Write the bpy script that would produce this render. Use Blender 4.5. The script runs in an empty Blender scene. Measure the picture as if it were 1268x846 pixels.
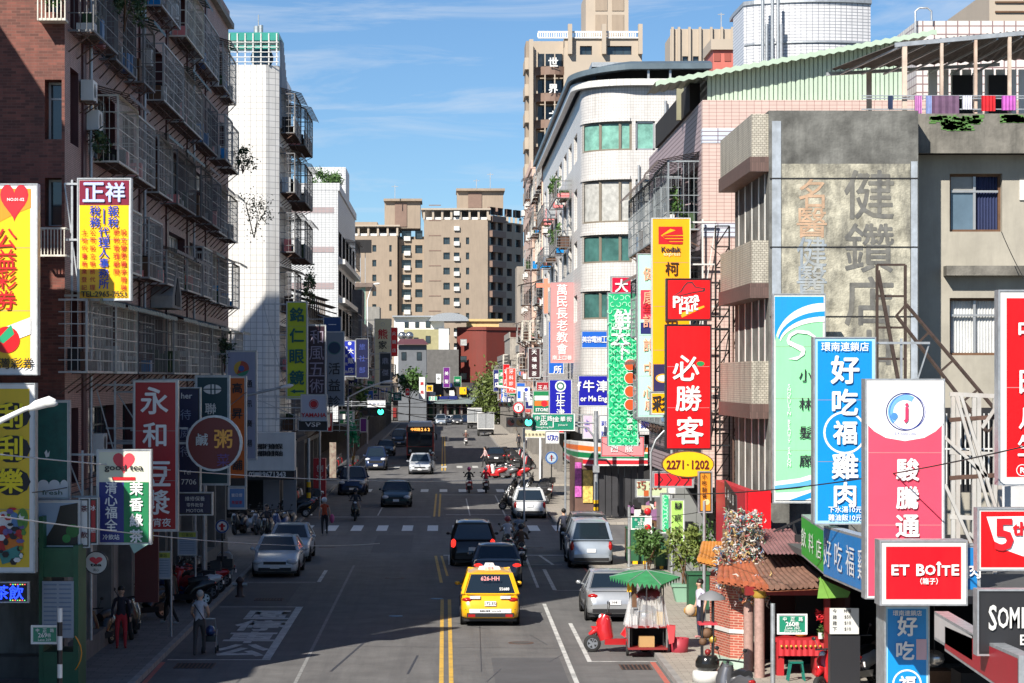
import bpy, bmesh, math, random
from mathutils import Vector, Matrix
R = random.Random(7)
sc = bpy.context.scene
C = sc.collection
# ---------------------------------------------------------------- camera (on a footbridge, looking straight down the street)
F, VX, VY, H = 2950.0, 552.0, 468.0, 7.4
cam_d = bpy.data.cameras.new('camera'); cam = bpy.data.objects.new('camera', cam_d); C.objects.link(cam)
cam.location = (0, 0, H); cam.rotation_euler = (math.pi/2, 0, 0)
cam_d.sensor_width = 36; cam_d.lens = 36*F/1268
cam_d.shift_x = (634-VX)/1268; cam_d.shift_y = (VY-423)/1268
cam_d.clip_start = 1; cam_d.clip_end = 6000
sc.camera = cam
# ---------------------------------------------------------------- light
SUN_EL, SUN_AZ = math.radians(38), math.radians(30.6)      # sun behind the left shoulder; it travels towards +X +Y
w = bpy.data.worlds.new('World'); sc.world = w; w.use_nodes = True
wn = w.node_tree; wn.nodes.clear()
def N(nt, t, **k):
    n = nt.nodes.new(t)
    for a, b in k.items():
        if a == 'ins':
            for i, v in b.items(): n.inputs[i].default_value = v
        else: setattr(n, a, b)
    return n
sky = N(wn, 'ShaderNodeTexSky', sky_type='NISHITA', sun_disc=False)
sky.sun_elevation = SUN_EL; sky.sun_rotation = math.pi + SUN_AZ
sky.altitude = 1500; sky.air_density = 1.0; sky.dust_density = 0.3; sky.ozone_density = 3.5
geo = N(wn, 'ShaderNodeTexCoord')
mp = N(wn, 'ShaderNodeMapping'); mp.inputs['Scale'].default_value = (5.5, 5.5, 42); mp.inputs['Rotation'].default_value = (0.0, 0.05, 0.5)
cn = N(wn, 'ShaderNodeTexNoise', ins={'Scale': 1.6, 'Detail': 9.0, 'Roughness': 0.62, 'Distortion': 0.6})
cr = N(wn, 'ShaderNodeValToRGB'); cr.color_ramp.elements[0].position = .53; cr.color_ramp.elements[1].position = .78
mx = N(wn, 'ShaderNodeMix', data_type='RGBA'); mx.inputs[7].default_value = (8.4, 9.0, 9.8, 1)
tint = N(wn, 'ShaderNodeMix', data_type='RGBA', blend_type='MULTIPLY'); tint.inputs[0].default_value = 1.0; tint.inputs[7].default_value = (0.82, 1.02, 1.17, 1)
mm = N(wn, 'ShaderNodeMath', operation='MULTIPLY'); mm.inputs[1].default_value = 0.55
bg = N(wn, 'ShaderNodeBackground'); bg.inputs['Strength'].default_value = 0.058
wo = N(wn, 'ShaderNodeOutputWorld')
L = wn.links.new
L(geo.outputs['Generated'], mp.inputs[0]); L(mp.outputs[0], cn.inputs['Vector']); L(cn.outputs[0], cr.inputs[0]); L(cr.outputs[0], mm.inputs[0])
L(sky.outputs[0], tint.inputs[6]); L(tint.outputs[2], mx.inputs[6]); L(mm.outputs[0], mx.inputs[0]); L(mx.outputs[2], bg.inputs[0]); L(bg.outputs[0], wo.inputs[0])
sd = bpy.data.lights.new('sun', 'SUN'); sd.energy = 5.0; sd.angle = math.radians(0.5); sd.color = (1.0, 0.94, 0.84)
so = bpy.data.objects.new('sun', sd); C.objects.link(so); so.location = (-40, -60, 80)
SD = Vector((math.sin(SUN_AZ)*math.cos(SUN_EL), math.cos(SUN_AZ)*math.cos(SUN_EL), -math.sin(SUN_EL)))
so.rotation_euler = SD.to_track_quat('-Z', 'Y').to_euler()
vs = sc.view_settings; vs.view_transform = 'Standard'; vs.look = 'None'; vs.exposure = 0.68; vs.gamma = 1; vs.use_curve_mapping = False
sc.cycles.max_bounces = 5; sc.cycles.diffuse_bounces = 3; sc.cycles.glossy_bounces = 2; sc.cycles.transmission_bounces = 3; sc.cycles.transparent_max_bounces = 6
# ---------------------------------------------------------------- helpers
def PX(px, D): return (px-VX)*D/F
def PZ(py, D): return H+(VY-py)*D/F
def GD(py): return H*F/(py-VY)
def lin(c):
    if isinstance(c, str):
        c = [int(c[i:i+2], 16)/255 for i in (0, 2, 4)]
        return tuple(((x+.055)/1.055)**2.4 if x > .04 else x/12.92 for x in c)
    return tuple(c)
MATS = {}
def mat(name, col=(.5, .5, .5), rough=.7, metal=0.0, var=.12, scale=1.5, bump=0.0, grime=0.0, emit=0.0, coat=0.0, tile=None, spec=.5, trans=0.0, alpha=1.0, stain=None, gmap=(1.6, 1.6, .22)):
    """procedural material; tile = (brick w, brick h, joint, joint colour, offset)"""
    if name in MATS: return MATS[name]
    col = lin(col)
    m = bpy.data.materials.new(name); MATS[name] = m; m.use_nodes = True
    nt = m.node_tree; b = nt.nodes['Principled BSDF']; l = nt.links.new
    b.inputs['Roughness'].default_value = rough; b.inputs['Metallic'].default_value = metal
    b.inputs['Specular IOR Level'].default_value = spec
    if coat: b.inputs['Coat Weight'].default_value = coat; b.inputs['Coat Roughness'].default_value = .06
    if trans: b.inputs['Transmission Weight'].default_value = trans
    if alpha < 1: b.inputs['Alpha'].default_value = alpha
    tc = N(nt, 'ShaderNodeTexCoord')
    src = None
    if tile:
        tw, th, tj, jc, off = tile
        br = N(nt, 'ShaderNodeTexBrick', offset=off, squash=1.0)
        l(tc.outputs['UV'], br.inputs['Vector'])
        br.inputs['Scale'].default_value = 1.0; br.inputs['Brick Width'].default_value = tw; br.inputs['Row Height'].default_value = th
        br.inputs['Mortar Size'].default_value = tj; br.inputs['Mortar Smooth'].default_value = 0.1
        br.inputs['Color1'].default_value = (*[min(1, x*(1+var)) for x in col], 1); br.inputs['Color2'].default_value = (*[x*(1-var) for x in col], 1)
        br.inputs['Mortar'].default_value = (*lin(jc), 1)
        src = br.outputs['Color']
        bp = N(nt, 'ShaderNodeBump'); bp.inputs['Strength'].default_value = .3; bp.inputs['Distance'].default_value = .01
        iv = N(nt, 'ShaderNodeMath', operation='SUBTRACT'); iv.inputs[0].default_value = 1; l(br.outputs['Fac'], iv.inputs[1])
        l(iv.outputs[0], bp.inputs['Height']); l(bp.outputs[0], b.inputs['Normal'])
    if src is None and var > 0:
        no = N(nt, 'ShaderNodeTexNoise', ins={'Scale': scale, 'Detail': 5.0, 'Roughness': .65}); l(tc.outputs['Object'], no.inputs['Vector'])
        ra = N(nt, 'ShaderNodeValToRGB'); e = ra.color_ramp.elements
        e[0].position = .3; e[1].position = .7
        e[0].color = (*[x*(1-var) for x in col], 1); e[1].color = (*[min(1, x*(1+var)) for x in col], 1)
        l(no.outputs[0], ra.inputs[0]); src = ra.outputs[0]
    if grime:
        mg = N(nt, 'ShaderNodeMapping'); mg.inputs['Scale'].default_value = gmap
        ng = N(nt, 'ShaderNodeTexNoise', ins={'Scale': 1.3, 'Detail': 8.0, 'Roughness': .7}); l(tc.outputs['Object'], mg.inputs[0]); l(mg.outputs[0], ng.inputs['Vector'])
        rg = N(nt, 'ShaderNodeValToRGB'); rg.color_ramp.elements[0].position = .45; rg.color_ramp.elements[1].position = .72
        mt = N(nt, 'ShaderNodeMath', operation='MULTIPLY'); mt.inputs[1].default_value = grime; l(ng.outputs[0], rg.inputs[0]); l(rg.outputs[0], mt.inputs[0])
        mi = N(nt, 'ShaderNodeMix', data_type='RGBA'); l(mt.outputs[0], mi.inputs[0]); mi.inputs[7].default_value = (*(lin(stain) if stain else (.06, .055, .045)), 1)
        if src: l(src, mi.inputs[6])
        else: mi.inputs[6].default_value = (*col, 1)
        src = mi.outputs[2]
    if src: l(src, b.inputs['Base Color'])
    else: b.inputs['Base Color'].default_value = (*col, 1)
    if bump and not tile:
        nb = N(nt, 'ShaderNodeTexNoise', ins={'Scale': scale*12, 'Detail': 4.0}); l(tc.outputs['Object'], nb.inputs['Vector'])
        bp = N(nt, 'ShaderNodeBump'); bp.inputs['Strength'].default_value = bump; bp.inputs['Distance'].default_value = .03
        l(nb.outputs[0], bp.inputs['Height']); l(bp.outputs[0], b.inputs['Normal'])
    if emit:
        if src: l(src, b.inputs['Emission Color'])
        else: b.inputs['Emission Color'].default_value = (*col, 1)
        b.inputs['Emission Strength'].default_value = emit
    return m
def flat(name, col, rough=.45, **k):
    k.setdefault('grime', .13)
    return mat(name, col, rough=rough, var=k.pop('var', .04), **k)

class MB:
    """collects shapes into one mesh; every face remembers its material"""
    def __init__(s, m=None): s.v = []; s.f = []; s.mi = []; s.mats = []; s.sm = []; s.cur = 0; s.smooth = False; s.T = None; s.use(m) if m else None
    def use(s, m):
        if m not in s.mats: s.mats.append(m)
        s.cur = s.mats.index(m); return s
    def face(s, pts, m=None):
        if m: s.use(m)
        if s.T: pts = [s.T(*p) for p in pts]
        n = len(s.v); s.v += [tuple(p) for p in pts]; s.f.append(tuple(range(n, n+len(pts)))); s.mi.append(s.cur); s.sm.append(s.smooth); return s
    def idx(s, verts, faces, smooth=None):
        if s.T: verts = [s.T(*p) for p in verts]
        n = len(s.v); s.v += [tuple(p) for p in verts]
        for f in faces: s.f.append(tuple(i+n for i in f)); s.mi.append(s.cur); s.sm.append(s.smooth if smooth is None else smooth)
        return s
    def box(s, x0, x1, y0, y1, z0, z1, m=None):
        if m: s.use(m)
        x0, x1 = min(x0, x1), max(x0, x1); y0, y1 = min(y0, y1), max(y0, y1); z0, z1 = min(z0, z1), max(z0, z1)
        v = [(x, y, z) for z in (z0, z1) for y in (y0, y1) for x in (x0, x1)]
        return s.idx(v, [(0, 2, 3, 1), (4, 5, 7, 6), (0, 1, 5, 4), (2, 6, 7, 3), (0, 4, 6, 2), (1, 3, 7, 5)])
    def bar(s, p, q, w=.05, h=None, m=None):
        if m: s.use(m)
        h = h or w; p = Vector(p); q = Vector(q); d = (q-p)
        if d.length < 1e-6: return s
        d.normalize(); up = Vector((0, 0, 1)) if abs(d.z) < .95 else Vector((0, 1, 0))
        a = d.cross(up).normalized()*w/2; b = a.cross(d).normalized()*h/2
        v = [o+i*a+j*b for o in (p, q) for i, j in ((-1, -1), (1, -1), (1, 1), (-1, 1))]
        return s.idx(v, [(0, 1, 2, 3), (4, 7, 6, 5), (0, 4, 5, 1), (1, 5, 6, 2), (2, 6, 7, 3), (3, 7, 4, 0)])
    def tube(s, pts, r, n=8, m=None, caps=True, smooth=True):
        if m: s.use(m)
        pts = [Vector(p) for p in pts]; rs = r if isinstance(r, (list, tuple)) else [r]*len(pts)
        vs_, fs = [], []
        ref = None
        for i, p in enumerate(pts):
            d = (pts[min(i+1, len(pts)-1)]-pts[max(i-1, 0)]).normalized()
            if ref is None: ref = d.cross(Vector((0, 0, 1)) if abs(d.z) < .9 else Vector((0, 1, 0))).normalized()
            a = (ref-d*ref.dot(d)).normalized(); ref = a; b = d.cross(a)
            for k in range(n):
                t = 2*math.pi*k/n; vs_.append(p+(a*math.cos(t)+b*math.sin(t))*rs[i])
        for i in range(len(pts)-1):
            for k in range(n): fs.append((i*n+k, i*n+(k+1) % n, (i+1)*n+(k+1) % n, (i+1)*n+k))
        s.idx(vs_, fs, smooth)
        if caps: s.idx(vs_[:n], [tuple(range(n))[::-1]], False); s.idx(vs_[-n:], [tuple(range(n))], False)
        return s
    def cyl(s, x, y, z0, z1, r, n=14, m=None, r2=None): return s.tube([(x, y, z0), (x, y, z1)], [r, r if r2 is None else r2], n, m)
    def prism(s, poly, axis, a, b, m=None):
        """extrude a 2D polygon along axis between a and b; poly in the other two coordinates in xyz order"""
        if m: s.use(m)
        def P(u, v, t): return {'x': (t, u, v), 'y': (u, t, v), 'z': (u, v, t)}[axis]
        n = len(poly); v = [P(*p, a) for p in poly]+[P(*p, b) for p in poly]
        return s.idx(v, [tuple(range(n)), tuple(range(2*n-1, n-1, -1))]+[(i, i+n, (i+1) % n+n, (i+1) % n) for i in range(n)])
    def lathe(s, prof, cx, cy, n=16, m=None, smooth=True):
        if m: s.use(m)
        v = []; f = []
        for r, z in prof:
            for k in range(n): t = 2*math.pi*k/n; v.append((cx+r*math.cos(t), cy+r*math.sin(t), z))
        for i in range(len(prof)-1):
            for k in range(n): f.append((i*n+k, i*n+(k+1) % n, (i+1)*n+(k+1) % n, (i+1)*n+k))
        return s.idx(v, f, smooth)
    def ball(s, c, r, n=10, m=None, sz=(1, 1, 1)):
        pr = [(math.sin(math.pi*i/(n//2+1))*1, -math.cos(math.pi*i/(n//2+1))) for i in range(n//2+2)]
        if m: s.use(m)
        v = []; f = []
        for a, z in pr:
            for k in range(n): t = 2*math.pi*k/n; v.append((c[0]+r*sz[0]*a*math.cos(t), c[1]+r*sz[1]*a*math.sin(t), c[2]+r*sz[2]*z))
        for i in range(len(pr)-1):
            for k in range(n): f.append((i*n+k, i*n+(k+1) % n, (i+1)*n+(k+1) % n, (i+1)*n+k))
        return s.idx(v, f, True)
    def mesh(s, name, off=(0, 0, 0)):
        me = bpy.data.meshes.new(name)
        ox, oy, oz = off
        me.from_pydata([(a-ox, b-oy, c-oz) for a, b, c in s.v], [], s.f)
        for m in s.mats: me.materials.append(m)
        me.polygons.foreach_set('material_index', s.mi); me.polygons.foreach_set('use_smooth', s.sm)
        uv = me.uv_layers.new(name='UVMap'); co = s.v; data = []
        for f in s.f:
            if len(f) < 3: data += [0, 0]*len(f); continue
            a, b, c = (co[f[0]], co[f[1]], co[f[2]])
            nx = (b[1]-a[1])*(c[2]-a[2])-(b[2]-a[2])*(c[1]-a[1]); ny = (b[2]-a[2])*(c[0]-a[0])-(b[0]-a[0])*(c[2]-a[2]); nz = (b[0]-a[0])*(c[1]-a[1])-(b[1]-a[1])*(c[0]-a[0])
            k = max((abs(nx), 0), (abs(ny), 1), (abs(nz), 2))[1]
            for i in f:
                p = co[i]; data += [p[1], p[2]] if k == 0 else [p[0], p[2]] if k == 1 else [p[0], p[1]]
        uv.data.foreach_set('uv', data)
        me.update(); return me
    def build(s, name, parent=None, loc=None, kind=None):
        """world-coordinate shapes; origin goes to loc (or the parent's place)"""
        if parent is not None:
            wl = worldloc(parent); me = s.mesh(name, wl)
            o = bpy.data.objects.new(name, me); C.objects.link(o); o.parent = parent; o.location = (0, 0, 0)
        else:
            loc = loc or (0, 0, 0); me = s.mesh(name, loc)
            o = bpy.data.objects.new(name, me); C.objects.link(o); o.location = loc
        if kind: o['kind'] = kind
        return o
def worldloc(o):
    v = Vector((0, 0, 0))
    while o: v += o.location; o = o.parent
    return v
def tag(o, label=None, cat=None, group=None, kind=None):
    if label: o['label'] = label
    if cat: o['category'] = cat
    if group: o['group'] = group
    if kind: o['kind'] = kind
    return o
def thing(name, label, cat, loc=(0, 0, 0), rz=0, group=None):
    o = bpy.data.objects.new(name, None); C.objects.link(o); o.location = loc; o.rotation_euler = (0, 0, rz); o.empty_display_size = .2
    return tag(o, label, cat, group)
def inst(name, me, parent, loc=(0, 0, 0), rot=None, scale=None, paint=None, world=False):
    o = bpy.data.objects.new(name, me); C.objects.link(o); o.parent = parent
    o.location = (Vector(loc)-worldloc(parent)) if world and parent else loc
    if rot: o.rotation_euler = rot
    if scale: o.scale = scale
    if paint: repaint(o, paint)
    return o
def repaint(o, m):
    if o.material_slots: o.material_slots[0].link = 'OBJECT'; o.material_slots[0].material = m
def copy_tree(o, parent=None):
    c = o.copy(); C.objects.link(c)
    if parent is not None: c.parent = parent
    for ch in list(o.children): copy_tree(ch, c)
    return c
GLYPH = {}
def glyph(ch, bold=.0):
    k = (ch, bold)
    if k not in GLYPH:
        cu = bpy.data.curves.new('t', 'FONT'); cu.body = ch; cu.size = 1; cu.offset = bold; cu.resolution_u = 2; cu.fill_mode = 'FRONT'
        ob = bpy.data.objects.new('t', cu); tmp = bpy.data.scenes.new('glyphs'); tmp.collection.objects.link(ob)
        vl = tmp.view_layers[0]; vl.update()
        me = bpy.data.meshes.new_from_object(ob.evaluated_get(vl.depsgraph))
        vv = [tuple(v.co) for v in me.vertices]; ff = [tuple(p.vertices) for p in me.polygons]
        bpy.data.objects.remove(ob); bpy.data.curves.remove(cu); bpy.data.meshes.remove(me); bpy.data.scenes.remove(tmp)
        if vv:
            xs = [v[0] for v in vv]; ys = [v[1] for v in vv]; bb = (min(xs), max(xs), min(ys), max(ys))
        else: bb = (0, 1, 0, 1)
        GLYPH[k] = (vv, ff, bb)
    return GLYPH[k]
GREY = dict()
def stdmats():
    g = globals()
    g['WHT'] = flat('white_paint', (.74, .74, .73), .4); g['OFFW'] = flat('offwhite_acrylic', (.62, .62, .60), .35, var=.06, grime=.10)
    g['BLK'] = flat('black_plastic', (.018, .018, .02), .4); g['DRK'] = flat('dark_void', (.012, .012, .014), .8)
    g['GAL'] = mat('galvanised_steel', (.42, .44, .46), .45, .6, var=.2, scale=6); g['RUST'] = mat('rusty_steel', (.10, .055, .04), .8, .1, var=.4, scale=5)
    g['GLS'] = mat('window_glass', (.03, .045, .055), .06, 0, var=.3, scale=.7, spec=.8); g['GLD'] = mat('dark_glass', (.02, .026, .032), .08, 0, var=.6, scale=1.2, spec=.6)
    g['ALU'] = flat('aluminium_frame', (.40, .41, .42), .4, metal=.5); g['CONC'] = mat('concrete', (.30, .29, .27), .9, var=.2, scale=.8, bump=.3, grime=.5)
    g['RED'] = flat('sign_red', 'D5131C', .35, var=.03, grime=.05); g['DRED'] = flat('deep_red', (.22, .012, .012), .45); g['YEL'] = flat('sign_yellow', 'F5B914', .35); g['BLU'] = flat('sign_blue', '0A86CF', .35, var=.03)
    g['NAV'] = flat('navy', (.012, .02, .14), .4); g['GRN'] = flat('sign_green', '0B8457', .4); g['DGR'] = mat('dark_green_paint', (.02, .10, .045), .5, var=.2)
    g['ORG'] = flat('sign_orange', 'F59A1B', .35); g['PNK'] = flat('sign_pink', 'E84A63', .35); g['BRN'] = mat('brown_timber', (.12, .06, .03), .7, var=.3, scale=4)
    g['SAL'] = flat('salmon', 'EE8C8C', .4); g['MINT'] = flat('mint', 'A9DCCB', .4); g['LEAF'] = mat('leaf_green', (.055, .12, .025), .6, var=.45, scale=3)
    g['LEAFD'] = mat('leaf_dark', (.03, .065, .02), .6, var=.45, scale=3); g['TERR'] = mat('terracotta', (.35, .12, .06), .8, var=.2); g['STAIN'] = flat('stainless', (.5, .5, .5), .25, metal=.9)
    g['TYR'] = mat('tyre_rubber', (.02, .02, .02), .85, var=.1); g['SKIN'] = flat('skin', (.50, .30, .21), .55); g['HAIR'] = flat('hair_black', (.012, .010, .009), .5)
    g['MRK'] = mat('road_marking_white', (.55, .55, .53), .7, var=.2, scale=7, grime=.75, stain=(.13, .13, .13)); g['MRKY'] = mat('road_marking_yellow', (.62, .38, .06), .7, var=.12, scale=7, grime=.55, stain=(.12, .1, .07))
    g['MRKR'] = mat('kerb_marking_red', (.45, .12, .09), .7, var=.15, scale=5, grime=.5, stain=(.15, .14, .13)); g['TARP'] = flat('plastic_sheet', (.55, .55, .58), .2, var=.3)
stdmats()
def text_mb(mb, s, cx, cz, hgt, m, bold=.02, y=0.0, wmax=None, sx=1.0, rot=0, italic=0.0):
    """lettering in the local x-z plane (facing -y), centred on cx,cz, glyph box hgt tall"""
    cjk = ord(s[0]) > 0x2e80; ob_ = 0 if cjk else min(bold, .03)
    vv, ff, (x0, x1, y0, y1) = glyph(s, ob_)
    k = hgt/max(.2, (y1-y0)); kx = k*sx
    if wmax and (x1-x0)*kx > wmax: kx = wmax/(x1-x0)
    mx_, my_ = (x0+x1)/2, (y0+y1)/2
    ca, sa = math.cos(rot), math.sin(rot)
    out = []
    for a, b, _ in vv:
        u = (a-mx_)*kx+(b-my_)*k*italic; v = (b-my_)*k
        out.append((cx+u*ca-v*sa, y, cz+u*sa+v*ca))
    mb.use(m).idx(out, ff, False)
    if cjk and bold > .005:
        e = (.011 if bold < .025 else .020 if bold < .033 else .030)*hgt
        dd = ((e, 0), (-e, 0), (0, e), (0, -e)) if bold < .033 else ((e, 0), (-e, 0), (0, e), (0, -e), (e*.7, e*.7), (-e*.7, -e*.7), (e*.7, -e*.7), (-e*.7, e*.7))
        for i, (dx, dz) in enumerate(dd): mb.idx([(a+dx, b-.0012*(i+1), c+dz) for a, b, c in out], ff, False)
def disc_pts(cx, cz, rx, rz=None, n=28, a0=0, a1=2*math.pi):
    rz = rz or rx; full = abs(a1-a0-2*math.pi) < 1e-6
    return [(cx+rx*math.cos(a0+(a1-a0)*i/(n if full else n-1)), cz+rz*math.sin(a0+(a1-a0)*i/(n if full else n-1))) for i in range(n)]
def foliage(mb, c, rad, n, leaf, m, rnd, clumps=8):
    """leaf-sized faces gathered in clumps through an ellipsoid"""
    mb.use(m); cl = []
    for _ in range(clumps):
        while True:
            p = [rnd.uniform(-1, 1) for _ in range(3)]
            if sum(a*a for a in p) < 1: break
        cl.append(([c[i]+p[i]*rad[i]*.75 for i in range(3)], rnd.uniform(.25, .5)))
    for _ in range(n):
        (q, r) = rnd.choice(cl)
        p = [q[i]+rnd.gauss(0, .5)*rad[i]*r for i in range(3)]
        a = Vector([rnd.gauss(0, 1) for _ in range(3)]).normalized(); b = a.cross(Vector([rnd.gauss(0, 1) for _ in range(3)])).normalized()
        s = leaf*rnd.uniform(.6, 1.3); p = Vector(p)
        mb.face([p-a*s, p-b*s*.45, p+a*s, p+b*s*.45])
ORD = ['first', 'second', 'third', 'fourth', 'fifth', 'sixth', 'seventh', 'eighth', 'ninth', 'tenth', 'eleventh', 'twelfth', 'thirteenth', 'fourteenth', 'fifteenth', 'sixteenth', 'seventeenth', 'eighteenth', 'nineteenth', 'twentieth']
# ================================================================ building helpers
ROT = {'S': 0.0, 'E': math.pi/2, 'W': -math.pi/2}
def TF(side, plane):
    if isinstance(side, tuple):
        a, (ox, oy) = side[1], plane; ca, sa = math.cos(a), math.sin(a); return lambda u, d, z: (ox+u*ca-d*sa, oy+u*sa+d*ca, z)
    if side == 'S': return lambda u, d, z: (u, plane+d, z)
    if side == 'E': return lambda u, d, z: (plane-d, u, z)
    return lambda u, d, z: (plane+d, u, z)
def skin(mb, side, plane, u0, u1, z0, z1, cols, rows, depth, m, mrev=None, holes=None):
    """wall surface with real openings and reveals"""
    T = TF(side, plane); flip = side in ('W',)
    def q(a, b, c, d_, mm):
        mb.use(mm); pts = [T(*a), T(*b), T(*c), T(*d_)]
        mb.face(pts[::-1] if flip else pts)
    us = sorted({u0, u1, *[x for c in cols for x in c]}); zs = sorted({z0, z1, *[x for r in rows for x in r]})
    us = [x for x in us if u0 <= x <= u1]; zs = [x for x in zs if z0 <= x <= z1]
    op = holes or [(a, b, c, d) for a, b in cols for c, d in rows]
    def is_open(u, z): return any(a <= u <= b and c <= z <= d for a, b, c, d in op)
    for i in range(len(zs)-1):
        zc = (zs[i]+zs[i+1])/2; st = None
        for j in range(len(us)):
            o = j < len(us)-1 and not is_open((us[j]+us[j+1])/2, zc)
            if o and st is None: st = us[j]
            if not o and st is not None:
                q((st, 0, zs[i]), (us[j], 0, zs[i]), (us[j], 0, zs[i+1]), (st, 0, zs[i+1]), m); st = None
    mr = mrev or m
    for a, b, c, d in op:
        q((a, 0, c), (b, 0, c), (b, depth, c), (a, depth, c), mr); q((a, 0, d), (a, depth, d), (b, depth, d), (b, 0, d), mr)
        q((a, 0, c), (a, depth, c), (a, depth, d), (a, 0, d), mr); q((b, 0, c), (b, 0, d), (b, depth, d), (b, depth, c), mr)
    return op
WINM = {}
def win_meshes(wd, h, style):
    k = (round(wd, 2), round(h, 2), style)
    if k in WINM: return WINM[k]
    fr = MB(ALU if style not in ('dark', 'brown') else (RUST if style == 'brown' else BLK)); t = .06
    fr.box(0, wd, 0, .06, 0, t); fr.box(0, wd, 0, .06, h-t, h); fr.box(0, t, .001, .059, t, h-t); fr.box(wd-t, wd, .001, .059, t, h-t)
    n = max(1, round(wd/.9)); 
    for i in range(1, n): x = wd*i/n; fr.box(x-.025, x+.025, .005, .055, t, h-t)
    if h > 1.5 and style != 'plain': fr.box(t, wd-t, .008, .05, h*.72-.025, h*.72+.025)
    gm = {'green': mat('green_curtain_glass', (.17, .36, .30), .25, var=.35, scale=2.5), 'curtain': mat('pale_curtain_glass', (.42, .42, .40), .3, var=.3, scale=3),
          'blue': mat('blue_curtain_glass', (.02, .04, .12), .2, var=.5, scale=3), 'teal': mat('teal_glass', (.05, .13, .12), .1, var=.5, scale=.8), 'black': GLD}.get(style, GLS)
    pn = MB(gm); pn.face([(t, .035, t), (wd-t, .035, t), (wd-t, .035, h-t), (t, .035, h-t)])
    WINM[k] = (fr.mesh('window_frame'), pn.mesh('pane')); return WINM[k]
def windows(parent, side, plane, ops, depth, style='std', skip=0.0, rnd=R, name='window'):
    T = TF(side, plane)
    for a, b, c, d in ops:
        if rnd.random() < skip: continue
        st = style if isinstance(style, str) else rnd.choice(style)
        fm, pm = win_meshes(b-a, d-c, st)
        u = b if side == 'W' else a
        o = inst(name, fm, parent, T(u, depth-.07, c), (0, 0, side[1] if isinstance(side, tuple) else ROT[side]), world=True)
        inst('pane', pm, o)
def block(parent, x0, x1, y0, y1, z0, z1, m, inset_s=0, inset_x=0, side='E', name='wall'):
    """the body behind the skins: flush where no skin stands in front of it"""
    a, b = (x0, x1-inset_x) if side == 'E' else (x0+inset_x, x1)
    mb = MB(m); mb.box(a, b, y0+inset_s, y1, z0, z1); return mb.build(name, parent)
def parapet(parent, x0, x1, y0, y1, z, h, m, t=.15):
    mb = MB(m); mb.box(x0-.03, x1+.03, y0-.03, y0+t, z, z+h); mb.box(x0-.03, x1+.03, y1-t, y1+.03, z, z+h); mb.box(x0-.03, x0+t, y0+t, y1-t, z, z+h); mb.box(x1-t, x1+.03, y0+t, y1-t, z, z+h)
    return mb.build('parapet', parent)
CLUT = {}
def junk(mb, T, u0, u1, z0, z1, dep, rnd, n=5):
    for _ in range(n):
        u = rnd.uniform(u0+.2, u1-.3); m = rnd.choice([OFFW, GAL, BRN, LEAFD, SAL, BLU, DRK, RUST]); a, b = rnd.uniform(.15, .5), rnd.uniform(.2, .8)
        p = [T(u, rnd.uniform(.05, dep*.5)-dep, z0+.05), T(u+a, -.1, z0+.05+b)]
        mb.box(p[0][0], p[1][0], p[0][1], p[1][1], p[0][2], p[1][2], m)
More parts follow.
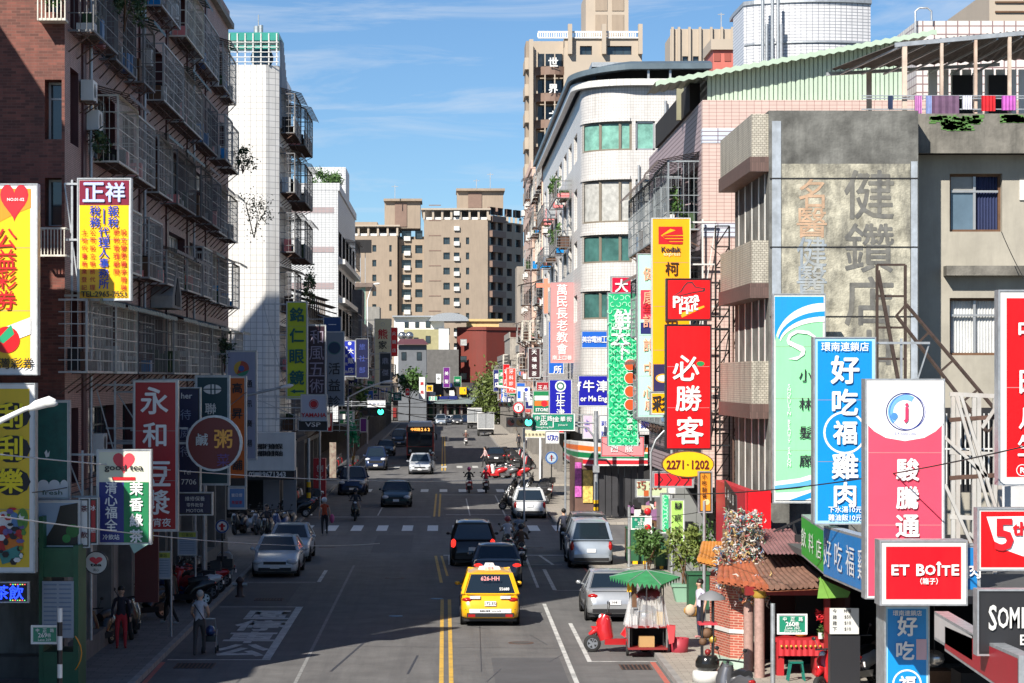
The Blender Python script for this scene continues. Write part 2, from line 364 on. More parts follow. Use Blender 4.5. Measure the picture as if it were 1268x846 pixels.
def cage(parent, side, plane, u0, u1, z0, z1, dep=.8, m=None, awn=None, bar=.13, solid=0.0, rnd=R, under=True, clutter=True):
    """iron window cage hung on the facade"""
    m = m or GAL; T0 = TF(side, plane); T = lambda u, d, z: T0(u, -d, z)
    f = MB(m); P = T
    def B(a, b, w=.05, mm=None): f.bar(P(*a), P(*b), w, m=mm or m)
    for z in (z0, z1): B((u0, dep, z), (u1, dep, z), .06); B((u0, 0, z), (u0, dep, z), .05); B((u1, 0, z), (u1, dep, z), .05)
    for u in (u0, u1): B((u, dep, z0), (u, dep, z1), .055)
    nz = max(1, int((u1-u0)/2.2))
    for i in range(1, nz): u = u0+(u1-u0)*i/nz; B((u, dep, z0), (u, dep, z1), .05)
    if under:
        k = int((u1-u0)/.28)
        for i in range(k+1): u = u0+(u1-u0)*i/k; f.bar(P(u, 0, z0-.01), P(u, dep, z0-.01), .025, m=RUST)
        for i in range(int((u1-u0)/1.4)+1): u = min(u1, u0+i*1.4+.1); f.bar(P(u, dep, z0-.02), P(u, 0, z0-.55), .035, m=RUST)
        f.bar(P(u0, dep*.5, z0-.04), P(u1, dep*.5, z0-.04), .03, m=RUST)
    c = f.build('balcony_cage', parent)
    g = MB(m); n = int((u1-u0)/bar); 
    for i in range(1, n): u = u0+(u1-u0)*i/n; g.bar(T(u, dep+.005, z0), T(u, dep+.005, z1), *((.022, .007) if side == 'S' else (.007, .022)))
    for i in range(1, int(dep/bar)):
        for u in (u0, u1): g.bar(T(u, i*bar, z0), T(u, i*bar, z1), .016)
    nh = 3 if rnd.random() < .5 else 5
    for i in range(1, nh+1):
        z = z0+(z1-z0)*i/(nh+1); g.bar(T(u0, dep+.008, z), T(u1, dep+.008, z), .012, .024)
        for u in (u0, u1): g.bar(T(u, 0, z), T(u, dep, z), .025)
    g.build('grille', c)
    if solid:
        s = MB(OFFW); zt = z0+(z1-z0)*solid; a, b = T(u0+.02, dep-.03, z0+.03), T(u1-.02, dep-.06, zt); s.box(a[0], b[0], a[1], b[1], a[2], b[2]); s.build('railing_panel', c)
    if awn:
        s = MB(awn); k = max(2, int((u1-u0+.3)/.35))
        for i in range(k):
            ua, ub = u0-.15+(u1-u0+.3)*i/k, u0-.15+(u1-u0+.3)*(i+1)/k-.015; dz = .02*(i % 2)
            s.face([T(ua, -.02, z1+.32+dz), T(ub, -.02, z1+.32+dz), T(ub, dep+.35, z1+.02+dz), T(ua, dep+.35, z1+.02+dz)])
            s.face([T(ua, dep+.35, z1+.02+dz), T(ub, dep+.35, z1+.02+dz), T(ub, dep+.37, z1-.10+dz), T(ua, dep+.37, z1-.10+dz)])
        s.build('awning', c)
    if clutter:
        j = MB(); junk(j, TF(side, plane), u0, u1, z0, z1, dep, rnd, max(3, int((u1-u0)*1.4)))
        j.build('stored_clutter', c, kind='stuff')
    return c
def ac_unit(parent, side, plane, u, z):
    T0 = TF(side, plane); mb = MB(OFFW)
    a, b = T0(u, -.05, z), T0(u+.8, -.38, z+.55); mb.box(a[0], b[0], a[1], b[1], a[2], b[2])
    o = mb.build('air_conditioner', parent); g = MB(BLK)
    c = T0(u+.35, -.385, z+.28)
    ax = 'y' if side == 'S' else 'x'
    pts = disc_pts(*( (c[0], c[2]) if ax == 'y' else (c[1], c[2])), .2, n=12)
    g.face([(p, c[1], q) if ax == 'y' else (c[0], p, q) for p, q in pts]); g.build('fan_grille', o)
    k = MB(RUST)
    for du in (.1, .65): k.bar(T0(u+du, 0, z-.04), T0(u+du, -.45, z-.04), .04); k.bar(T0(u+du, 0, z-.35), T0(u+du, -.42, z-.06), .03)
    k.build('bracket', o)
# ================================================================ the ground
ASPH = mat('asphalt', (.128, .124, .122), .85, var=.22, scale=.9, bump=.35, grime=.7, stain=(.07, .068, .07), gmap=(1.1, .045, 1))
PATCH = mat('asphalt_patch', (.085, .084, .088), .85, var=.15, scale=.8, bump=.2)
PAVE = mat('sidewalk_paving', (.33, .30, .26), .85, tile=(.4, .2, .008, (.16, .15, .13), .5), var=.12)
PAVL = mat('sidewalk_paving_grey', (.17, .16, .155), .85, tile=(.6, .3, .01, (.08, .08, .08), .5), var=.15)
KERB = mat('kerb_stone', (.28, .27, .26), .85, var=.2, scale=3, grime=.3)
g = MB(mat('ground_earth', (.12, .115, .105), .95, var=.2, scale=.05)); g.face([(-1500, -200, -.05), (1500, -200, -.05), (1500, 3000, -.05), (-1500, 3000, -.05)])
g.build('ground', kind='structure')
g = MB(ASPH); g.box(-7.5, 5.6, -10, 388, -.04, 0); g.box(-60, -7.5, 109, 121, -.04, -.002); g.box(5.6, 60, 104, 120, -.04, -.002); g.box(-60, -7.5, 163, 171, -.04, -.002); g.box(5.6, 60, 153, 163, -.04, -.002); g.box(-120, 160, 388, 404, -.04, -.002)
g.build('road', kind='structure')
def sidewalk(x0, x1, y0, y1, kx, m):
    b = MB(m); b.box(x0, x1, y0, y1, -.04, .13); o = b.build('sidewalk', kind='structure')
    k = MB(KERB); n = int((y1-y0)/1.2)
    km = MB(KERB); km.box(-.08, .08, 0, 1.18, -.03, .135); me = km.mesh('kerb_stone')
    if y0 < 150:
        for i in range(n): inst('kerb_stone', me, o, (kx, y0+1.2*i, .004))
    else:
        k.box(kx-.08, kx+.08, y0, y1, -.03, .137); k.build('kerb', o)
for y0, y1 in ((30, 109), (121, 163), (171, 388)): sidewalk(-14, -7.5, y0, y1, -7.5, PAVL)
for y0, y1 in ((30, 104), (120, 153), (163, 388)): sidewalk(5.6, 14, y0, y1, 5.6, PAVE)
# road markings
def line(mb, x0, y0, x1, y1, wd, z=.004):
    d = Vector((x1-x0, y1-y0, 0)).normalized(); a = Vector((-d.y, d.x, 0))*wd/2
    mb.face([(x0-a.x, y0-a.y, z), (x0+a.x, y0+a.y, z), (x1+a.x, y1+a.y, z), (x1-a.x, y1-a.y, z)][::-1])
def marking(label_m, segs, name='lane_marking', z=.004):
    for s in segs:
        b = MB(label_m); line(b, *s, z=z); b.build(name, kind='structure')
marking(MRKY, [(-.10, 40, -.12, 79.5, .11), (.14, 40, .12, 79.5, .11), (-.16, 86, -.42, 99, .11), (.06, 89, -.18, 99, .09), (-.62, 127, -.60, 152, .11), (-.36, 127, -.34, 152, .11),
               (-.3, 190, -.4, 300, .12), (-.05, 190, -.15, 300, .12)])
marking(mat('worn_lane_paint', (.24, .24, .235), .8, var=.35, scale=6, grime=.7, stain=(.11, .11, .11)), [(-3.66, 46, -3.62, 94, .09)])
marking(MRK, [(3.15, 45, 3.22, 78, .12), (3.25, 84, 3.3, 99, .1), (-3.65, 128, -3.6, 150, .08), (3.2, 128, 3.1, 150, .08), (1.3, 128, 1.25, 146, .07)])
# stop lines, boxes
marking(MRK, [(-.1, 99.3, 5.2, 99.3, .35), (-7.3, 126.6, -.8, 126.6, .35), (-.3, 150.5, 4.2, 150.5, .3), (0, 128.8, 4.6, 128.8, .25), (.2, 94.2, 4.6, 94.2, .12), (.25, 94.2, .25, 99.2, .3), (3.0, 94.2, 3.0, 99.2, .12), (4.25, 94.2, 3.9, 99.2, .12),
             (-7.3, 59.9, -4.75, 62.4, .12)][:-1], 'stop_line', .008)
marking(MRK, [(-4.72, 62.6, -4.72, 76.8, .22), (-7.3, 76.9, -4.6, 76.9, .14), (-7.3, 62.5, -4.6, 62.5, .14), (-7.2, 86.2, -4.7, 86.2, .12), (-4.6, 86.3, -4.6, 91.6, .14),
             (3.75, 62.0, 3.75, 71.8, .12), (3.8, 62.1, 5.5, 62.1, .12), (3.8, 83, 3.8, 92, .14), (3.8, 82.9, 5.5, 82.9, .1)], 'parking_bay_line', .006)
for i in range(11):
    b = MB(mat('fresh_crosswalk_white', (.75, .75, .73), .7, var=.1, scale=6, grime=.25)); x = -7.4+i*1.24+.3; b.box(x, x+.52, 115.2, 119.4, -.01, .006); b.build('crosswalk_stripe', kind='structure')
for i in range(10):
    b = MB(MATS['fresh_crosswalk_white']); x = -6.9+i*1.24+.3; b.box(x, x+.5, 154.5, 158.2, -.01, .006); b.build('crosswalk_stripe', kind='structure')
for i in range(9):
    b = MB(MRK); x = -6.9+i*1.3; b.box(x, x+.48, 196, 200, -.01, .006); b.build('crosswalk_stripe', kind='structure')
marking(MRKR, [(-7.15, 42, -7.35, 62, .12), (5.35, 40, 5.38, 62, .14), (5.4, 84, 5.4, 100, .1)], 'kerb_line')
# painted characters in the bay, read by drivers
b = MB()
for i, ch in enumerate('公車停區'):
    vv, ff, bb = glyph(ch, .035); s = 2.3; yb = 63.6+i*3.2
    b.use(MRK).idx([(-5.55+(v[0]-.5)*1.5, yb+v[1]*3.0, .006) for v in vv], ff, False)
b.build('road_lettering', kind='structure')
for nm, x0, x1, y0, y1 in (('asphalt_patch', -7.4, -5.2, 77.5, 85.5), ('asphalt_patch', 1.2, 3.0, 48, 63), ('asphalt_patch', -3.2, -1.5, 101, 112), ('asphalt_patch', -3.0, .0, 200, 240)):
    b = MB(PATCH); b.box(x0, x1, y0, y1, -.02, .002); b.build(nm, kind='structure')
for nm, segs in (('road_seam', [(-8, 66.2, 5.5, 64.9, .03), (.9, 60, 1.3, 99, .025), (-2.9, 60, -2.2, 67.5, .07), (-.95, 59.5, -.75, 63.5, .06)]),):  # thin dark lines on the road: seams, cracks and two wider short lines
    for s in segs+[(-3.5, 70+i*2.3, -3.5+5*math.sin(i*2.1), 71+i*2.3+math.cos(i), .02) for i in range(9)]+[(1+math.sin(i)*2, 58+i*4, 1.4+math.sin(i*1.3)*2, 60.5+i*4, .025) for i in range(8)]: b = MB(mat('tar_seam', (.04, .04, .045), .6, var=.1)); line(b, *s, z=.0035); b.build(nm, kind='structure')
def grate2(x, y, wx, wy, label):
    t = thing('drain_grate', label, 'drain', (x, y, 0)); f = MB(DRK); f.box(x-wx/2, x+wx/2, y-wy/2, y+wy/2, -.02, .005); f.build('well', t)
    s = MB(RUST); n = int(wx/.1)
    for i in range(n+1): xx = -wx/2+wx*i/n; s.box(x+xx-.02, x+xx+.02, y-wy/2, y+wy/2, .006, .016)
    s.build('grating', t)
grate2(-6.45, 61.2, .95, 1.1, 'iron drain grate in the sunlit gutter by the red kerb'); grate2(4.85, 60.9, .75, 1.1, 'iron drain grate beside the food cart'); grate2(-5.9, 79.5, .9, .9, 'shaded drain grate behind the painted bay')
for i, (x, y, col) in enumerate(((-1.55, 74, BLU), (.62, 85.5, BLU), (-.3, 79.8, BLU))):
    b = MB(flat('cover_blue', (.05, .16, .28), .5)); b.cyl(x, y, -.01, .008, .22, 14); tag(b.build('manhole_cover', loc=(x, y, 0)), ['small blue painted cover in the left lane', 'small blue cover beside the black car', 'small blue cover at the end of the double yellow line'][i], 'manhole cover')
for i, (x, y) in enumerate(((2.1, 66.5), (-1.9, 88), (1.6, 112), (-2.6, 146), (3.9, 104), (-5.2, 104))):
    b = MB(RUST); b.cyl(x, y, -.01, .007, .36, 18); b.cyl(x, y, .0065, .0095, .27, 18, mat('iron_cover', (.07, .065, .06), .6)); tag(b.build('manhole_cover', loc=(x, y, 0)), ['round iron manhole cover in the sunlit right lane before the taxi', 'round iron manhole cover in the shaded left lane', 'round iron cover just before the crosswalk', 'round iron cover between the two crosswalks', 'round iron cover at the right side street', 'round iron cover at the left side street'][i], 'manhole cover')
# ================================================================ left side
PTILE = mat('pink_brown_tile', (.44, .255, .215), .6, tile=(.12, .05, .006, (.10, .06, .05), .5), var=.14, grime=.45)
BRICK = mat('red_brown_brick_tile', (.16, .045, .03), .65, tile=(.235, .075, .007, (.16, .07, .05), .5), var=.4, grime=.5, stain=(.03, .015, .012))
MAROON = flat('maroon_tile', (.07, .015, .018), .5, var=.15); WTILE = mat('white_grid_tile', (.72, .71, .69), .35, tile=(.31, .31, .011, (.30, .30, .31), 0), var=.05, grime=.4, stain=(.34, .30, .25))
WTILE2 = mat('pale_grid_tile', (.58, .59, .60), .4, tile=(.30, .20, .016, (.25, .26, .28), 0), var=.05)
GAWN = mat('green_awning_sheet', (.035, .09, .075), .5, var=.3, scale=2); RAWN = mat('grey_brown_awning', (.16, .12, .10), .6, var=.35, scale=2)
DCAGE = mat('dark_iron', (.14, .14, .145), .6, var=.2); WCAGE = mat('pale_iron', (.60, .57, .50), .55, var=.25, scale=3); STEELC = mat('steel_cage', (.36, .35, .34), .5, .3, var=.3, scale=3)
X0 = -9.9
bb = thing('apartment_building', 'long brown tiled apartment block with rows of iron balcony cages', 'building', (X0, 62, 0))
ROWZ = [4.45, 7.55, 10.5, 13.45, 16.5, 19.6]
rows = [(z+.15, z+2.15) for z in ROWZ]
cols = [(62.8, 64.2), (66, 71.3), (73.0, 75.6), (78.4, 83.5), (85.2, 90.4), (92.0, 97.2), (99.0, 103.0), (104.2, 107.2)]
w_ = MB(); ops = skin(w_, 'E', X0, 61.9, 108.5, 3.9, 23.3, cols, rows, .35, PTILE, MAROON); w_.build('wall', bb)
windows(bb, 'E', X0, ops, .35, ('std', 'dark', 'curtain', 'std'))
# the brick end wall facing us, with its recessed window bay
w_ = MB(); o2 = skin(w_, 'S', 61.9, -24, X0, 3.9, 23.3, [(-10.42, -9.98)], [(13.6, 15.15), (11.35, 12.6), (16.9, 18.5)], .7, BRICK); w_.build('end_wall', bb)
windows(bb, 'S', 61.9, o2, .7, 'std')
# body with the sloping back of the roof
c_ = MB(CONC); c_.prism([(-26, 0.1), (X0-.45, .1), (X0-.45, 23.28), (-16.7, 23.28), (-26, 12.6)], 'y', 62.75, 108.4); c_.build('wall_core', bb)
c_ = MB(PTILE); c_.prism([(-26, 3.9), (X0-.002, 3.9), (X0-.002, 23.3), (-16.7, 23.3), (-26, 12.6)], 'y', 108.4, 108.52); c_.build('far_end_wall', bb)
p_ = MB(CONC); p_.box(X0-.2, X0+.25, 61.7, 108.7, 23.3, 23.55); p_.box(X0-.15, X0+.05, 61.7, 108.6, 23.55, 24.1, PTILE); p_.build('roof_cornice', bb)
for y in (65, 77, 84.4, 91.2, 98.1):
    m_ = MB(MAROON); m_.box(X0-.1, X0+.06, y-.28, y+.28, 4, 23.2); m_.build('pilaster', bb)
for y in (64.9, 76.6, 91.7):
    m_ = MB(GAL); m_.tube([(X0+.16, y+.5, .2), (X0+.16, y+.5, 23)], .05, 6); m_.build('drainpipe', bb)
cg = {19.6: [(64, 71.5, 'd'), (73, 76, 's'), (78, 83.4, 's'), (85, 91, 'w'), (92, 98, 's'), (99.6, 106.5, 's')],
      16.5: [(62.4, 72.4, 'd'), (73.2, 76, 'd'), (78, 83.8, 's'), (84.6, 91, 'g'), (92, 98, 'd'), (99, 106.5, 's')],
      13.45: [(66.6, 75.9, 'w'), (77.6, 81.5, 's'), (82.6, 88.6, 'd'), (89.2, 97.5, 'd'), (98.6, 106.8, 's')],
      10.5: [(66.5, 72.4, 'w'), (73.6, 77, 's'), (78.4, 89, 'o'), (90, 97.4, 's'), (98.8, 106.5, 's')],
      7.55: [(60.9, 70.9, 's'), (71.5, 79.8, 'd'), (80.5, 89.7, 's'), (90.5, 98.6, 's'), (99.4, 107.5, 's')],
      4.45: [(78.4, 89, 's'), (90, 97, 's')]}
cr_ = random.Random(11)
for z, lst in cg.items():
    for a, b, k in [q_ for a0, b0, k0 in lst for q_ in ([(a0, a0+(b0-a0)*.46, k0), (a0+(b0-a0)*.56, b0, {'w': 's', 's': 'w'}.get(k0, k0))] if b0-a0 > 6.5 else [(a0, b0, k0)])]:
        m_ = {'d': DCAGE, 's': STEELC, 'w': WCAGE, 'g': STEELC, 'o': STEELC}[k]
        cage(bb, 'E', X0, a, b, z, z+(1.1 if k == 'o' else 1.85), .58+cr_.uniform(-.12, .16), m_, GAWN if (z < 8 or k == 'g' or cr_.random() < .35) else (RAWN if cr_.random() < .5 else None), rnd=cr_, solid=0, bar=.165)
for y, z in ((64.3, 14.9), (65.3, 14.2), (64.5, 11.4), (77.0, 17.5), (66.2, 5.3), (91.2, 14.6), (84.2, 20.1)): ac_unit(bb, 'E', X0, y, z)
a_ = MB(WCAGE); 
for i in range(8): a_.bar((-10.42+i*.085, 61.35, 10.55), (-10.42+i*.085, 61.35, 11.25), .025)
for z in (10.55, 11.25): a_.bar((-10.45, 61.35, z), (-9.8, 61.35, z), .05); a_.bar((-10.45, 61.35, z), (-10.45, 61.9, z), .05); a_.bar((-9.8, 61.35, z), (-9.8, 61.9, z), .05)
a_.build('window_guard', bb)
a_ = MB(WCAGE); a_.box(-10.5, -9.8, 61.3, 61.88, 16.6, 16.66)
for i in range(8): a_.bar((-10.5+i*.1, 61.3, 16.6), (-10.5+i*.1, 61.3, 18.2), .03)
for z in (17.4, 18.2): a_.bar((-10.5, 61.3, z), (-9.8, 61.3, z), .05)
a_.build('window_guard', bb)
# small gabled porch between the rows
a_ = MB(CONC); a_.prism([(79.8, 9.75), (82.6, 9.75), (82.6, 10.15), (81.2, 11.3), (79.8, 10.15)], 'x', X0+.02, X0+.75); a_.prism([(80.5, 9.85), (81.9, 9.85), (81.9, 10.2), (81.2, 10.8), (80.5, 10.2)], 'x', X0+.75, X0+.78, m=DRK); a_.build('gable_ornament', bb)
# ground floor arcade
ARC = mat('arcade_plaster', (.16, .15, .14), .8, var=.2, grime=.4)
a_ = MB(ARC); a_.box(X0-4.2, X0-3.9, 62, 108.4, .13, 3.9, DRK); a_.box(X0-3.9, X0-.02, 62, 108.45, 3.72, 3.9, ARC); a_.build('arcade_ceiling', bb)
for y in (62.3, 66.6, 71, 75.6, 80, 84.6, 89, 93.6, 98, 102.6, 107.6):
    a_ = MB(ARC); a_.box(X0-.5, X0-.03, y-.28, y+.28, .13, 3.72); a_.build('arcade_pillar', bb)
a_ = MB(ARC); a_.box(X0-.06, X0+.1, 61.9, 108.4, 3.5, 4.35); a_.build('fascia', bb)
shc = [('a', (.10, .02, .02)), ('b', (.05, .055, .07)), ('c', (.03, .05, .04)), ('d', (.12, .11, .10))]
for i in range(10):
    y = 62.4+i*4.5; a_ = MB(flat('shopfront_'+shc[i % 4][0], shc[i % 4][1], .4, var=.3)); a_.box(X0-3.88, X0-3.8, y+.3, y+4.1, .2, 3.2); a_.box(X0-3.8, X0-3.76, y+.5, y+1.9, .3, 2.5, GLD); a_.box(X0-3.8, X0-3.76, y+2.2, y+3.8, .3, 2.3, OFFW if i % 3 == 1 else GLD); a_.build('shopfront', bb)
a_ = MB(ARC); a_.box(X0-4.2, X0-.02, 62.0, 108.4, -.7, .14); a_.build('arcade_plinth', bb)
# unseen taller block, added behind to cast shade on the white tiled tower
a_ = MB(CONC); a_.prism([(-38, .1), (-17, .1), (-17, 32.4), (-22.4, 32.4), (-38, 13)], 'y', 86, 108.3); a_.build('rear_wing', bb)
BS = .929; bb.location = (X0*BS, 62*BS, .525); bb.scale = (BS, BS, BS)
# ---------------------------------------------------------------- the building just outside the frame whose shade lies over the near left shops
nb = thing('corner_building', 'plain grey apartment block at the near left, unseen, with an added slab for shade', 'building', (-17, 48, 0))
a_ = MB(CONC); a_.prism([(-34, 0), (-13.3, 0), (-13.3, 13.0), (-34, 13.0)], 'y', 44.6, 56.4); a_.box(-14.4, -13.3, 50, 56.4, 16.8, 19.8)  # the raised slab is added to throw a band of shade on the brick wall
for y in (50.2, 56.2): a_.box(-14.2, -13.9, y-.1, y+.1, 13.0, 16.8); a_.build('wall', nb)
# ---------------------------------------------------------------- white grid-tiled tower at the side street
tw = thing('white_tile_building', 'tall white grid-tiled building with a green rooftop cage', 'building', (-12, 121, 0))
XR = PX(345, 121)
c_ = MB(WTILE); c_.prism([(-22, 121), (XR-.65, 121), (XR, 121.45), (XR, 131), (-22, 131)], 'z', 4.3, 23.3); c_.build('wall', tw)
c_ = MB(CONC); c_.box(-22, XR-1.2, 131, 143, .1, 21.6); c_.build('rear_wall', tw)
w_ = MB(); r2 = [(5+i*3.05, 7+i*3.05) for i in range(6)]; ops = skin(w_, 'E', XR-.9, 131.05, 143, 3.9, 22.5, [(132, 135), (137, 141.5)], r2, .25, WTILE2); w_.build('side_wall', tw); windows(tw, 'E', XR-.9, ops, .25, 'dark')
cr_ = random.Random(5)
for i in range(6):
    z = 4.7+i*3.05
    cage(tw, 'E', XR, 122.0, 127.3, z, z+2.0, .75, DCAGE, RAWN, rnd=cr_, solid=.42, bar=.22)
    if i in (1, 3, 4, 5): cage(tw, 'E', XR-.2, 128.4, 135.5, z, z+2.0, 1.1, DCAGE, RAWN, rnd=cr_, solid=.4, bar=.22)
a_ = MB(mat('grey_corrugated', (.33, .36, .40), .5, var=.1)); 
for i in range(28): y = 121.9+i*.25; a_.box(XR+.0, XR+.06+.03*(i % 2), y, y+.24, 20.2+.0, 24.7-max(0, (i-6))*.16)
a_.build('corrugated_screen', tw)
a_ = MB(mat('teal_sheet', (.03, .27, .22), .4, var=.1)); zr = 23.3
XL = PX(262, 121); a_.box(XL, XR, 121.05, 125, 24.55, 24.95); a_.box(XL, XR, 121.1, 121.15, 24.1, 24.3); a_.build('roof_canopy', tw)
a_ = MB(OFFW)
for i in range(9): x = XL+.1+(XR-XL-.2)*i/8; a_.box(x-.03, x+.03, 121.0, 121.06, 23.3, 24.9)
for z in (23.45, 23.7, 23.95, 24.2, 24.45): a_.box(XL, XR, 120.97, 121.01, z-.02, z+.02)
a_.build('roof_cage', tw)
a_ = MB(flat('water_tank_blue', (.08, .17, .30), .3)); a_.ball((XR-1.0, 123, 23.9), .6, 12); a_.build('water_tank', tw)
a_ = MB(GAL); a_.cyl(PX(318, 124), 124, 24.9, 25.7, .16, 8); a_.cyl(PX(323, 124), 124, 24.9, 25.75, .12, 8); a_.cyl(PX(320, 124), 124, 25.6, 26.3, .03, 6); a_.build('vent_pipe', tw)
# ground floor shop of the white building
a_ = MB(OFFW); a_.box(-19.5, PX(367, 121), 119.6, 120.6, PZ(582, 121)+.02, PZ(535, 121)); 
o_ = a_.build('shop_fascia', tw)
a_ = MB(BLK); a_.box(-19.5, PX(366, 120.5), 119.65, 119.9, PZ(593, 121), PZ(582, 121)); t_ = MB()
for i, s in enumerate('02-29671343'): text_mb(t_, s, PX(310+i*4.2, 119.6), PZ(587.5, 119.6), .27, OFFW, y=119.63, bold=.03)
a_.build('fascia_band', tw); t_.build('lettering', tw)
t_ = MB()
for r in range(2):
    for i, s in enumerate(['機車行維修保', '機車維修換油'][r]): text_mb(t_, s, PX(321+i*5.1, 119.58), PZ(553+r*8.5, 119.6), .28, BLK, y=119.585, bold=.05)
t_.build('lettering', tw)
a_ = MB(mat('grey_shutter', (.20, .20, .215), .5, var=.05)); 
for x0, x1 in ((PX(326, 121.2), PX(346, 121.2)), (PX(352, 122), PX(368, 122))): a_.box(x0, x1, 121.2, 121.5, .13, 4.2)
a_.build('pillar', tw)
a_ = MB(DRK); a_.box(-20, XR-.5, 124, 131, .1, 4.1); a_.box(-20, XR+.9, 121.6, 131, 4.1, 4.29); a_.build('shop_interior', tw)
# ---------------------------------------------------------------- low old houses, then the pale building with the roof garden
def rowhouse(name, label, side, X, y0, y1, z1, m, style='dark', storeys=None, depth=9, cat='house', cagep=.5, awn=RAWN, rnd=None, zf=3.7, gf=DRK, group=None, parap=True):
    rnd = rnd or random.Random(int(y0*7+X)); t = thing(name, label, cat, (X, y0, 0), group=group)
    n = storeys or max(1, int((z1-zf)/3.0)); n = max(n, 1); hs = (z1-zf)/n
    rows = [(zf+i*hs+.9, zf+i*hs+2.3) for i in range(n)]; k = max(1, int((y1-y0)/4.5)); cw = (y1-y0)/k
    cols = [(y0+i*cw+.7, y0+(i+1)*cw-.7) for i in range(k)]
    w = MB(); ops = skin(w, side, X, y0, y1, zf, z1, cols, rows, .25, m, DRK); w.build('wall', t)
    windows(t, side, X, ops, .25, style, rnd=rnd)
    x0, x1 = (X-depth, X) if side == 'E' else (X, X+depth)
    # the body: clear of the facade skin and of the open ground floor
    b = MB(m); a, c = (x0, X-.3) if side == 'E' else (X+.3, x1)
    b.box(a, c, y0, y1, zf, z1-.02); b.face([(x0, y0-.01, zf), (x1, y0-.01, zf), (x1, y0-.01, z1), (x0, y0-.01, z1)]); b.face([(x0, y1+.01, zf), (x0, y1+.01, z1), (x1, y1+.01, z1), (x1, y1+.01, zf)]); b.build('wall_core', t)
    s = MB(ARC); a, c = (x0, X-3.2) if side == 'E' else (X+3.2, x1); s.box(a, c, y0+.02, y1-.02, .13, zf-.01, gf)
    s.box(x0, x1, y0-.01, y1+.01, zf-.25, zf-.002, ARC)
    for i in range(k+1): yy = min(y0+i*cw, y1-.5); px_ = X-.45 if side == 'E' else X+.02; s.box(px_, px_+.43, yy, yy+.45, .13, zf-.25, ARC)
    s.build('arcade', t)
    if parap:
        p = MB(m); a, c = (x0, X+.12) if side == 'E' else (X-.12, x1); p.box(a, c, y0-.05, y1+.05, z1, z1+.12); e = X-.05 if side == 'E' else X-.08; p.box(e, e+.13, y0, y1, z1+.12, z1+.8); p.build('parapet', t)
    if cagep:
        for (a, b2) in cols:
            for (c2, d2) in rows:
                if rnd.random() < cagep: cage(t, side, X, a-.3, b2+.3, c2-.35, d2+.1, rnd.uniform(.5, .95), rnd.choice([DCAGE, STEELC, WCAGE]), awn if rnd.random() < .6 else None, rnd=rnd, bar=.3, solid=.4 if rnd.random() < .4 else 0, clutter=rnd.random() < .5)
                elif rnd.random() < .5: ac_unit(t, side, X, a, c2-.7)
    return t
lo = rowhouse('old_house', 'low old house with a jumbled sheet-metal roof behind the green optician sign', 'E', -8.5, 143.3, 163, 11.0, mat('stained_plaster', (.22, .20, .18), .85, var=.25, grime=.6), storeys=2, cagep=.8)
a_ = MB(mat('rusty_sheet', (.13, .11, .10), .7, var=.4, scale=3))
rr = random.Random(3)
for i in range(16):
    y = 143.5+i*1.2; z = 12.6-i*.12+rr.uniform(-.2, .2); a_.face([(-13, y, z+1.4), (-7.5+rr.uniform(0, .8), y, z-.4), (-7.5+rr.uniform(0, .8), y+1.3, z-.45), (-13, y+1.3, z+1.35)])
for i in range(8): a_.bar((-8.2, 144+i*2.4, 11), (-8.2, 144+i*2.4, 12.6), .1)
a_.build('roof', lo)
X3 = -8.6
pg = thing('grey_tile_building', 'pale grey tiled building with a rooftop garden', 'building', (X3, 190, 0))
STRIPE = mat('pinkish_band_tile', (.36, .28, .28), .4, tile=(.30, .20, .016, (.25, .26, .28), 0), var=.05)
z_t = PZ(236, 190)
c_ = MB(WTILE2); c_.box(-26, X3-.3, 190, 226, 3.9, z_t)
c_.build('wall_core', pg)
for y_, hh in ((258, .5), (307, .5), (352, .5)):
    z = PZ(y_, 190); b = MB(STRIPE); b.box(-26, X3-.32, 189.97, 190.0, z-.38, z+.1); b.build('band', pg)
w_ = MB(); nst = int((z_t-4)/3.1); r2 = [(4.8+i*3.1, 6.8+i*3.1) for i in range(nst)]; ops = skin(w_, 'E', X3, 190, 226, 3.9, z_t, [(191.5+i*7, 196.5+i*7) for i in range(5)], r2, .3, WTILE2, DRK)
w_.face([(X3-.31, 190, 3.9), (X3, 190, 3.9), (X3, 190, z_t), (X3-.31, 190, z_t)], WTILE2); w_.build('wall', pg); windows(pg, 'E', X3, ops, .3, 'dark')
for i in range(nst):
    a_ = MB(OFFW); a_.box(X3, X3+.55, 190.6, 225.6, 4.1+i*3.1, 4.5+i*3.1); a_.build('balcony', pg)
    if i % 2 == 0: cage(pg, 'E', X3, 196+i*2, 205+i*2, 4.5+i*3.1, 6.6+i*3.1, .9, DCAGE, RAWN, bar=.4, under=False, clutter=False)
c_ = MB(WTILE2); c_.box(PX(380, 212), PX(428, 212), 212, 220, z_t, PZ(207, 212)); c_.build('roof_stair_house', pg)
parapet(pg, -26, X3+.1, 190, 226, z_t, .6, WTILE2)
a_ = MB(DRK); a_.box(X3-.2, X3+.9, 219, 226.3, 3.9, 15.5, mat('bay_grey', (.12, .12, .13), .7, var=.3)); a_.build('projecting_bay', pg)
